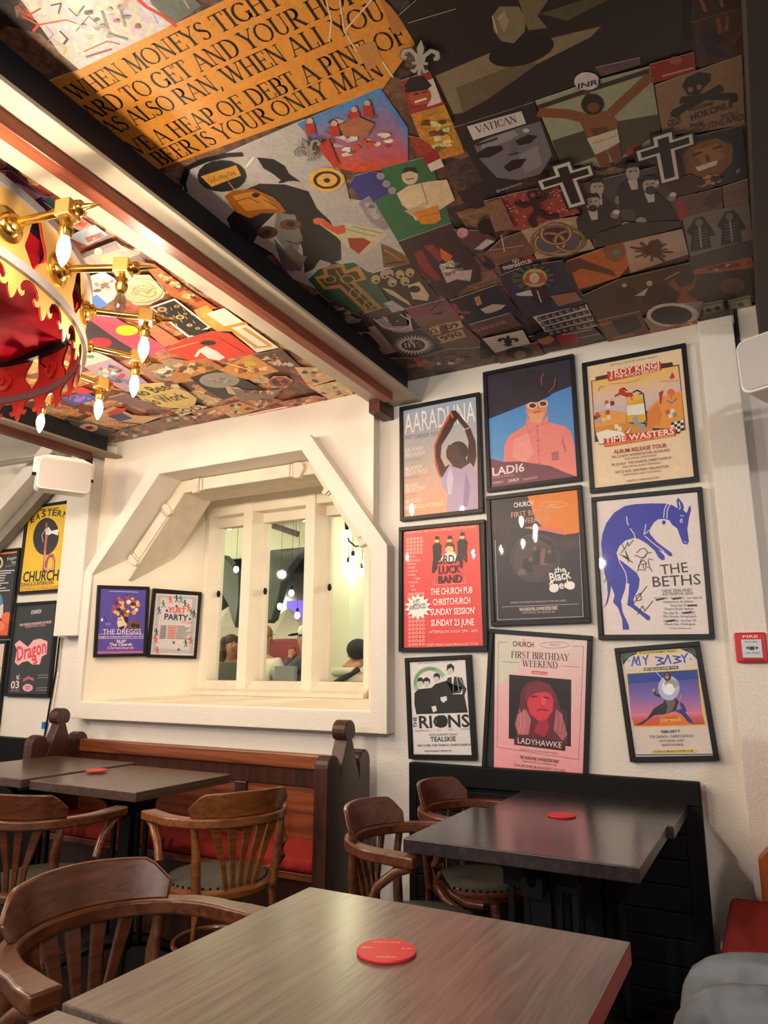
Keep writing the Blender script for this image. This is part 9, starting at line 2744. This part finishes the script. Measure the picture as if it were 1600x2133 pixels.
MB().box(.36, .42, 1.0, 2.885, 0, 1.0).build('backrest', M_redpad, rbn, bevel=.02, M=TR)
# ------------------------------------------------------------------ speakers, fire call point
def speaker(label, M_, w_, h_, dp):
    t = tag(empty('wall_speaker'), label, 'speaker', 'white wall speakers'); t.matrix_world = M_
    def rr(a, b, r, n=5): return [(sx * (a - r) + r * math.cos(t0 + q * PI / 2 / n), sz * (b - r) + r * math.sin(t0 + q * PI / 2 / n)) for sx, sz, t0 in ((1, 1, 0), (-1, 1, PI / 2), (-1, -1, PI), (1, -1, 1.5 * PI)) for q in range(n + 1)]
    MB().prism(rr(w_ / 2, h_ / 2, .03), 0, dp).build('case', M_speaker, t, bevel=.006)
    MB().prism(rr(w_ / 2 - .008, h_ / 2 - .008, .024), -.004, .01).build('grille', M_grille, t)
    MB().sweep([(-w_ / 2 - .008, dp * .5, 0), (-w_ / 2 - .008, dp * .5, h_ / 2), (-w_ / 3, dp * .6, h_ / 2 + .022), (w_ / 3, dp * .6, h_ / 2 + .022), (w_ / 2 + .008, dp * .5, h_ / 2), (w_ / 2 + .008, dp * .5, 0)], [(-.012, -.002), (.012, -.002), (.012, .002), (-.012, .002)], up=(0, 1, 0)).build('bracket', M_speaker, t)
    for s in (-1, 1): MB().lathe([(.010, 0), (.010, .02), (.004, .022)], 10, Matrix.Translation((s * w_ / 2, dp * .5, 0)) @ Matrix.Rotation(s * PI / 2, 4, 'Y')).build('knob', M_iron, t, smooth=True)
    return t
def frame_M(org, xdir, pitch_):
    x = Vector(xdir).normalized(); z0 = Vector((0, 0, 1)); y = z0.cross(x).normalized(); z = x.cross(y)
    R = Matrix((x, y, z)).transposed().to_4x4() @ Matrix.Rotation(pitch_, 4, 'X'); R.translation = Vector(org); return R
speaker('white speaker hung below the left beam end, beside the yellow poster', frame_M((-3.39, 2.55, 2.279), (.49, .871, 0), 0.0), .28, .182, .12)
speaker('white speaker high on the right, cut by the photo edge', frame_M((.137, 2.24, 2.125), (.92, -.39, .02), 0.0), .30, .175, .14)
fa = tag(empty('fire_call_point', (-.058, 2.905, 1.301)), 'red fire alarm call point on the white pilaster at right', 'fire alarm')
MB().box(-.051, .051, 0, .025, -.053, .053).build('case', M_firered, fa, bevel=.005)
MB().box(-.030, .034, -.003, .002, -.036, .028).build('press_plate', mat('pale_plate', '#cfd6dc', .3), fa)
fp = art_mesh('plate_print', ['p 24 26 30 0 0 12 -6 0 12', 't 244 216 216 -34 46 36 46 12 b FIRE', 't 32 36 42 -26 24 30 24 6 - PRESS HERE', 'p 24 26 30 -26 -2 14 8 0 -16', 'p 24 26 30 34 -2 -14 8 0 -16', 'p 24 26 30 -8 -12 22 0 0 16 -22 0', 't 32 36 42 -30 -30 38 -30 8 - CALL POINT', 't 58 16 20 -40 -62 50 -62 7 b EVACUATE BUILDING'], .00002, 0, parent=fa)
fp.matrix_parent_inverse = Matrix(); fp.location = (0, -.004, 0); fp.rotation_euler = (PI / 2, 0, 0); fp.scale = (.70, .74, 1)
# ------------------------------------------------------------------ people
def skin(name, pts, edges, rad, material, parent=None, sub=2):
    me = bpy.data.meshes.new(name); me.from_pydata(pts, edges, []); o = bpy.data.objects.new(name, me); COL.objects.link(o)
    md = o.modifiers.new('skin', 'SKIN'); md.use_smooth_shade = True
    sv = me.skin_vertices[0].data if me.skin_vertices else None
    if sv is None:
        me.attributes; sv = None
    for i, r in enumerate(rad):
        me.skin_vertices[0].data[i].radius = r if isinstance(r, tuple) else (r, r)
    me.skin_vertices[0].data[0].use_root = True
    ss = o.modifiers.new('sub', 'SUBSURF'); ss.levels = sub; ss.render_levels = sub
    me.materials.append(material)
    if parent: o.parent = parent
    return o
def person(label, loc, face, shirt, trousers, hair=None, hair_len=0.0, cap=None, J=None, skin_m=None, hood=False, sc=1.0):
    # seated figure; local +Y is where the body faces, origin at the pelvis
    t = tag(empty('person', loc, face), label, 'person'); t.scale = (sc, sc, sc)
    sk = skin_m or M_skin
    j = {'pel': (0, 0, 0), 'spi': (0, -.02, .20), 'che': (0, 0, .38), 'nek': (0, .0, .51), 'jaw': (0, .035, .585), 'hed': (0, .02, .66), 'top': (0, .0, .735)}
    for s, k in ((-1, 'l'), (1, 'r')):
        j.update({'sh' + k: (s * .175, -.01, .435), 'el' + k: (s * .225, .07, .19), 'wr' + k: (s * .13, .28, .17), 'ha' + k: (s * .11, .34, .17),
                  'hi' + k: (s * .095, .03, -.01), 'kn' + k: (s * .13, .43, .02), 'an' + k: (s * .13, .42, -.40), 'to' + k: (s * .14, .56, -.45)})
    j.update(J or {})
    R = {'pel': .13, 'spi': (.13, .10), 'che': (.145, .105), 'nek': .052, 'jaw': (.058, .062), 'hed': (.074, .090), 'top': (.060, .072)}
    for k in 'lr': R.update({'sh' + k: .062, 'el' + k: .042, 'wr' + k: .027, 'ha' + k: (.036, .020), 'hi' + k: .095, 'kn' + k: .062, 'an' + k: .040, 'to' + k: .036})
    names = list(j); E = [('pel', 'spi'), ('spi', 'che'), ('che', 'nek'), ('nek', 'jaw'), ('jaw', 'hed'), ('hed', 'top')]
    for k in 'lr': E += [('che', 'sh' + k), ('sh' + k, 'el' + k), ('el' + k, 'wr' + k), ('wr' + k, 'ha' + k), ('pel', 'hi' + k), ('hi' + k, 'kn' + k), ('kn' + k, 'an' + k), ('an' + k, 'to' + k)]
    pts = [j[n_] for n_ in names]; rad = [R[n_] for n_ in names]; idx = {n_: i for i, n_ in enumerate(names)}; ed = [(idx[a], idx[b]) for a, b in E]
    def extra(base, chain, rr):
        p = idx[base]
        for c, r in zip(chain, rr): pts.append(c); rad.append(r); ed.append((p, len(pts) - 1)); p = len(pts) - 1
    hx, hy, hz = j['hed']
    extra('hed', [(hx, hy + .085, hz - .005), (hx, hy + .112, hz - .022)], [.014, .012])
    for s in (-1, 1): extra('hed', [(hx + s * .076, hy - .01, hz - .01), (hx + s * .088, hy - .02, hz)], [.016, .012])
    for s, k in ((-1, 'l'), (1, 'r')):   # four fingers of unequal length and a thumb leaving the side of the palm
        w_, h_ = Vector(j['wr' + k]), Vector(j['ha' + k]); d = (h_ - w_).normalized(); sd = d.cross(Vector((0, 0, 1))); sd = sd.normalized() if sd.length > .1 else Vector((1, 0, 0)); dn = sd.cross(d)
        for q, ln in zip((-.026, -.009, .009, .026), (.062, .078, .074, .055)):
            b = h_ + sd * q; extra('ha' + k, [tuple(b + d * .02), tuple(b + d * ln * .6 - dn * .012), tuple(b + d * ln * .8 - dn * .038)], [.010, .009, .008])
        b = w_ + d * .03; extra('wr' + k, [tuple(b - sd * s * .028), tuple(b - sd * s * .045 + d * .035 - dn * .015)], [.011, .009])
    skin('body', pts, ed, rad, sk, t)
    j['col'] = (0, -.005, .455); R['col'] = (.085, .075)
    def cloth(nm, keys, edges, grow, mt_):
        ii = {k: i for i, k in enumerate(keys)}
        def g(r): return tuple(q + grow for q in r) if isinstance(r, tuple) else r + grow
        skin(nm, [j[k] for k in keys], [(ii[a], ii[b]) for a, b in edges], [g(R[k]) for k in keys], mt_, t)
    tk = ['pel', 'spi', 'che', 'col', 'shl', 'ell', 'wrl', 'shr', 'elr', 'wrr']
    cloth('shirt', tk, [('pel', 'spi'), ('spi', 'che'), ('che', 'col'), ('che', 'shl'), ('shl', 'ell'), ('ell', 'wrl'), ('che', 'shr'), ('shr', 'elr'), ('elr', 'wrr')], .018, shirt)
    cloth('trousers', ['pel', 'hil', 'knl', 'anl', 'hir', 'knr', 'anr'], [('pel', 'hil'), ('hil', 'knl'), ('knl', 'anl'), ('pel', 'hir'), ('hir', 'knr'), ('knr', 'anr')], .016, trousers)
    for s in (-1, 1):
        MB().ball((hx + s * .031, hy + .076, hz + .008), (.014, .009, .010), 10, 6).build('eye', M_white, t, smooth=True)
        MB().ball((hx + s * .031, hy + .083, hz + .008), (.006, .005, .006), 8, 6).build('iris', M_dark, t, smooth=True)
        MB().box(hx + s * .031 - .020, hx + s * .031 + .020, hy + .080, hy + .088, hz + .026, hz + .032).build('eyebrow', hair or M_dark, t)
    MB().ball((hx, hy + .078, hz - .052), (.024, .010, .008), 10, 6).build('lips', mat('lips', '#a8584e', .5), t, smooth=True)
    if hair:
        hb = MB(); hb.ball((hx, hy - .028, hz + .040), (.092, .100, .082), 18, 12)
        if hair_len:
            for s in (-1, 1): hb.tube([(hx + s * .060, hy - .02, hz + .08), (hx + s * .084, hy - .025, hz + .02), (hx + s * .092, hy - .03, hz - .06), (hx + s * .088, hy - .02, hz - hair_len), (hx + s * .080, hy - .0, hz - hair_len - .04)], [.04, .052, .056, .045, .02], 10)
            hb.tube([(hx, hy - .08, hz + .05), (hx, hy - .10, hz - .05), (hx, hy - .09, hz - hair_len)], [.05, .07, .05], 12)
        hb.build('hair', hair, t, smooth=True)
    if cap:
        c = MB(); c.lathe([(.098, 0), (.098, .03), (.085, .07), (.05, .095), (.004, .102)], 20, Matrix.Translation((hx, hy - .01, hz + .035)))
        c.build('cap', cap[0], t, smooth=True)
        MB().sweep([(hx, hy + .06, hz + .046), (hx, hy + .13, hz + .040), (hx, hy + .185, hz + .028)], [(-.075, -.004), (.075, -.004), (.075, .004), (-.075, .004)], scales=[(1.15, 1), (1, 1), (.6, 1)]).build('cap_brim', cap[1], t)
    if hood: MB().tube(arc(0, -.02, .085, 0, 2 * PI, 20, .50)[:-1], .034, 10, True).build('hood', shirt, t, smooth=True)
    return t
# ------------------------------------------------------------------ the room beyond the window
M_green = mat('dark_green_paint', '#3c443a', .5); M_pale = mat('pale_green_white', '#e6e6cc', .6); M_canvas = mat('canvas', '#e9e4cf', .8, var=.05)
M_night = mat('night_glass', '#0d0c0f', .12); M_sofa = mat('red_leatherette', '#8f2a26', .45)
M_violet = mat('violet_screen', '#5a3fc0', .4, emit=('#6a48e0', .55))
struct(MB().box(-7.5, 0.5, 7.3, 7.45, 0, 3.4).build('wall_far', M_night)); struct(MB().box(-7.5, .5, 3.66, 7.3, -.05, 0).build('floor_next', M_floor))
struct(MB().box(-7.5, .5, 3.66, 7.3, 2.95, 3.05).build('ceiling_next', M_pale))
struct(MB().box(-7.5, -1.2, 6.56, 6.62, 2.50, 2.95).build('trim_10', M_pale))
for i, (x0, x1, y0, y1) in enumerate(((-6.2, -4.9, 4.4, 6.4), (-5.1, -3.9, 4.2, 6.4), (-4.3, -3.6, 4.0, 6.4), (-3.6, -2.6, 4.0, 6.4))):
    struct(MB().sweep([(x0, y1, 2.86), (x1, y0, 2.86)], [(-.06, -.09), (.06, -.09), (.06, .06), (-.06, .06)]).build('trim_%d' % (11 + i), M_pale))
struct(MB().box(-3.22, -2.99, 5.0, 5.25, 0, 2.95).build('trim_15', M_pale))
def brace(pts, y0, y1): return struct(MB().prism(pts, y0, y1).build('trim_16', M_green, bevel=.01))
brace([(-5.60, 2.50), (-5.44, 2.50), (-5.30, 2.38), (-5.19, 2.24), (-5.17, 1.95), (-5.205, 1.66), (-5.24, 1.72), (-5.33, 1.93), (-5.45, 2.08), (-5.62, 2.20)], 6.25, 6.38)
brace([(-4.76, 2.50), (-4.10, 2.50), (-4.10, 2.47), (-4.31, 2.46), (-4.41, 2.39), (-4.51, 2.28), (-4.60, 2.12), (-4.64, 1.96), (-4.71, 1.74), (-4.77, 1.70), (-4.80, 2.2)], 6.25, 6.38)
brace([(-3.33, 1.70), (-3.34, 1.88), (-3.16, 2.14), (-2.95, 2.45), (-2.80, 2.45), (-2.95, 1.95), (-3.0, 1.70)], 5.55, 5.66)
def parasol(x, y, z, r, lb):
    t = tag(empty('patio_parasol', (x, y, 0)), lb, 'parasol'); n = 8; vs = [(0, 0, z)] + [(r * math.cos(2 * PI * i / n + .3), r * math.sin(2 * PI * i / n + .3), z - .30) for i in range(n)] + [(r * math.cos(2 * PI * i / n + .3), r * math.sin(2 * PI * i / n + .3), z - .44) for i in range(n)]
    m_ = MB().add(vs, [(0, 1 + i, 1 + (i + 1) % n) for i in range(n)] + [(1 + i, 1 + n + i, 1 + n + (i + 1) % n, 1 + (i + 1) % n) for i in range(n)]); o = m_.build('canopy', M_canvas, t); sd = o.modifiers.new('thick', 'SOLIDIFY'); sd.thickness = .004
    MB().tube([(0, 0, 0), (0, 0, z)], .02, 10).build('pole', M_pale, t)
parasol(-5.86, 6.95, 2.0, .44, 'cream parasol seen through the left window light'); parasol(-5.02, 6.98, 1.93, .42, 'cream parasol seen through the middle window light')
so = tag(empty('banquette', (-5.3, 6.55, 0)), 'red banquette back beyond the window, behind the seated people', 'sofa'); TS = Matrix.Translation((5.3, -6.55, 0))
MB().box(-6.4, -4.2, 6.46, 6.54, .62, 1.54).build('backrest', M_sofa, so, bevel=.02, M=TS); MB().box(-6.4, -4.2, 6.0, 6.46, .45, .64).build('seat', mat('grey_upholstery', '#5a5c60', .8), so, bevel=.02, M=TS); MB().box(-6.4, -4.2, 6.06, 6.52, 0, .45).build('plinth', M_black, so, M=TS)
s1 = MB().box(-5.22, -4.55, 7.22, 7.27, 1.76, 2.04); tag(s1.build('display_screen', M_violet, bevel=.004), 'violet lit screen beyond the middle window light', 'screen')
s2 = MB().prism([(-3.34, 1.27), (-3.34, 1.66), (-3.30, 1.74), (-3.22, 1.79), (-2.95, 1.80), (-2.95, 1.27)], 5.70, 5.76); tag(s2.build('display_screen', M_violet, bevel=.004), 'violet lit arched screen beyond the right window light', 'screen')
tv = tag(empty('television', (-2.5, 4.6, 1.65)), 'black television seen edge-on beyond the right window light', 'television'); MB().box(-.10, .42, -.02, .02, -.34, .34).build('case', M_black, tv, bevel=.005); MB().box(-.08, .40, .019, .022, -.32, .32).build('screen', M_night, tv); MB().box(.1, .2, -.02, .02, -1.65, -.34).build('stand', M_black, tv)
tag(MB().box(-3.36, -2.4, 5.60, 5.9, 0, 1.26).build('cabinet', M_black, bevel=.01), 'black cabinet under the arched violet screen beyond the window', 'cabinet')
tag(MB().box(-3.095, -2.925, 4.16, 4.20, 1.05, 1.24).build('menu_stand', mat('grey_card', '#8b8d92', .5), bevel=.003), 'grey card stand just beyond the middle window light', 'menu stand')
tb = tag(empty('bar_table', (-3.3, 4.12, 0)), 'pale high table just beyond the window holding the grey card stand', 'table'); MB().box(-.75, .75, -.22, .22, 1.00, 1.045).build('tabletop', M_canvas, tb, bevel=.005); MB().box(-.05, .05, -.05, .05, 0, 1.0).build('pedestal', M_black, tb)
M_glow = mat('string_bulb', '#fff6e0', .4, emit=('#fff0cc', 26.0))
def bulb(x, y, z, lb):
    t = tag(empty('festoon_bulb', (x, y, z)), lb, 'string light bulb', 'festoon bulbs beyond the window'); MB().ball((0, 0, 0), (.028, .028, .036), 10, 8).build('glass_bulb', M_glow, t, smooth=True); MB().lathe([(.014, .03), (.014, .07), (.004, .075)], 8).build('socket', M_black, t); MB().tube([(0, 0, .07), (0, 0, 2.95 - z)], .002, 5).build('cord', M_black, t)
for x, y, z, lb in ((-5.14, 6.0, 2.75, 'lit bulb at the top of the left window light'), (-5.02, 6.0, 2.27, 'lit bulb beside the green brace in the left window light'), (-5.31, 6.0, 1.88, 'lit bulb beside the canvas in the left window light'), (-4.28, 6.0, 1.98, 'lit bulb inside the green arch of the middle window light'), (-4.42, 6.0, 1.85, 'lit bulb at the tip of the green brace in the middle window light'), (-4.20, 6.0, 1.75, 'lit bulb above the capped man'), (-4.14, 6.0, 2.75, 'lit bulb at the top of the middle window light'), (-2.96, 4.9, 2.30, 'lit bulb on the drooping wire in the right window light'), (-2.94, 4.9, 2.03, 'lit bulb in the right window light, lower left of the close pair'), (-2.90, 4.9, 2.08, 'lit bulb in the right window light, upper right of the close pair'), (-2.87, 5.0, 1.99, 'lit bulb lowest in the right window light')): bulb(x, y, z, lb)
tag(MB().tube([(-3.05, 4.9, 2.95), (-2.98, 4.9, 2.45), (-2.97, 4.9, 2.33), (-2.94, 4.9, 2.24), (-2.88, 4.9, 2.19), (-2.80, 4.9, 2.19), (-2.6, 4.9, 2.4)], .007, 6).build('festoon_cable', M_black, smooth=True), 'black festoon wire drooping in the right window light', 'cable')
hb_ = MB().sweep([(-4.70, 6.2, 2.76), (-4.25, 6.05, 2.60)], [(-.01, -.03), (.01, -.03), (.01, .03), (-.01, .03)])
for q in ((-4.66, 6.187, 2.74), (-4.29, 6.063, 2.61)): hb_.tube([q, (q[0], q[1], 2.95)], .004, 6)
tag(hb_.build('heater_bar', M_batten2), 'dark red heater bar under the beams in the middle window light', 'heater')
M_brownhair = mat('brown_hair', '#4a342a', .6, var=.2, vscale=40); M_sand = mat('sandy_hair', '#a87038', .6); M_greyknit = mat('grey_knit', '#6c6e6a', .9, bump=.3, bscale=60)
M_offw = mat('off_white_cotton', '#e8dfcf', .9); M_beige = mat('beige_fleece', '#c9c2ae', .95, bump=.3, bscale=70); M_plaid = mat('grey_plaid', '#5a5a5e', .9, var=.3, vscale=30); M_darkcl = mat('dark_cloth', '#1b1a22', .8)
person('person with long brown hair in a grey top looking right, beyond the left window light', (-5.08, 6.05, .80), -2.15, M_greyknit, M_darkcl, M_brownhair, .16, None, {'knl': (-.12, .30, .03), 'anl': (-.12, .24, -.38), 'tol': (-.12, .34, -.45), 'knr': (.12, .30, .03), 'anr': (.12, .24, -.38), 'tor': (.12, .34, -.45)})
person('person in a white shirt seen from behind, partly hidden by the first mullion', (-3.86, 5.0, .82), -.1, M_offw, M_darkcl, M_sand)
person('person in a cap with hands clasped at the mouth, beyond the middle window light', (-4.06, 6.0, .86), PI / 2 + .15, M_plaid, M_darkcl, M_brownhair, 0, (M_canvas, M_darkcl),
       {'knl': (-.12, .30, .03), 'anl': (-.12, .24, -.38), 'tol': (-.12, .34, -.45), 'knr': (.12, .30, .03), 'anr': (.12, .24, -.38), 'tor': (.12, .34, -.45), 'elr': (.17, .20, .26), 'wrr': (.03, .17, .47), 'har': (.015, .17, .53), 'ell': (-.17, .20, .26), 'wrl': (-.03, .17, .47), 'hal': (-.015, .17, .53)})
def stool(x, y, z, lb):
    t = tag(empty('bar_stool', (x, y, 0)), lb, 'stool'); MB().lathe([(.02, z - .04), (.165, z - .04), (.17, z - .02), (.16, z), (.02, z)], 24).build('seat', M_batten2, t, smooth=True)
    for q in range(4): c_, s_ = math.cos(PI / 4 + q * PI / 2), math.sin(PI / 4 + q * PI / 2); MB().tube([(.12 * c_, .12 * s_, z - .04), (.18 * c_, .18 * s_, 0)], .014, 8).build('leg', M_black, t, smooth=True)
stool(-3.86, 5.0, .70, 'dark stool under the white-shirted person beyond the window'); stool(-2.88, 4.78, .58, 'dark stool under the beige-fleeced person beyond the window')
p4 = person('person in a beige fleece with a dark strap, back turned, beyond the right window light', (-2.88, 4.78, .70), .25, M_beige, M_darkcl, M_darkcl, 0, None, {'hed': (.08, .09, .63), 'jaw': (.06, .09, .57), 'top': (.09, .09, .70)}, None, True)
MB().tube([(-.20, -.125, .26), (-.10, -.135, .38), (.03, -.125, .46), (.12, -.06, .52)], .022, 8).build('shoulder_strap', M_darkcl, p4, smooth=True)
person('person on the red bench at the lower right, only a grey denim knee in view', (.165, 1.71, .565), PI / 2 + .05, M_darkcl, M_denim, M_brownhair, 0, None,
       {'knl': (-.10, .355, .03), 'anl': (-.10, .36, -.42), 'tol': (-.10, .5, -.55), 'knr': (.16, .36, .0), 'anr': (.16, .30, -.45), 'tor': (.16, .43, -.55), 'ell': (-.24, .0, .16), 'wrl': (-.10, .10, .09), 'hal': (-.07, .14, .085), 'elr': (.24, .0, .16), 'wrr': (.10, .10, .09), 'har': (.07, .14, .085), 'hil': (-.095, .03, -.005), 'hir': (.10, .03, -.01)})
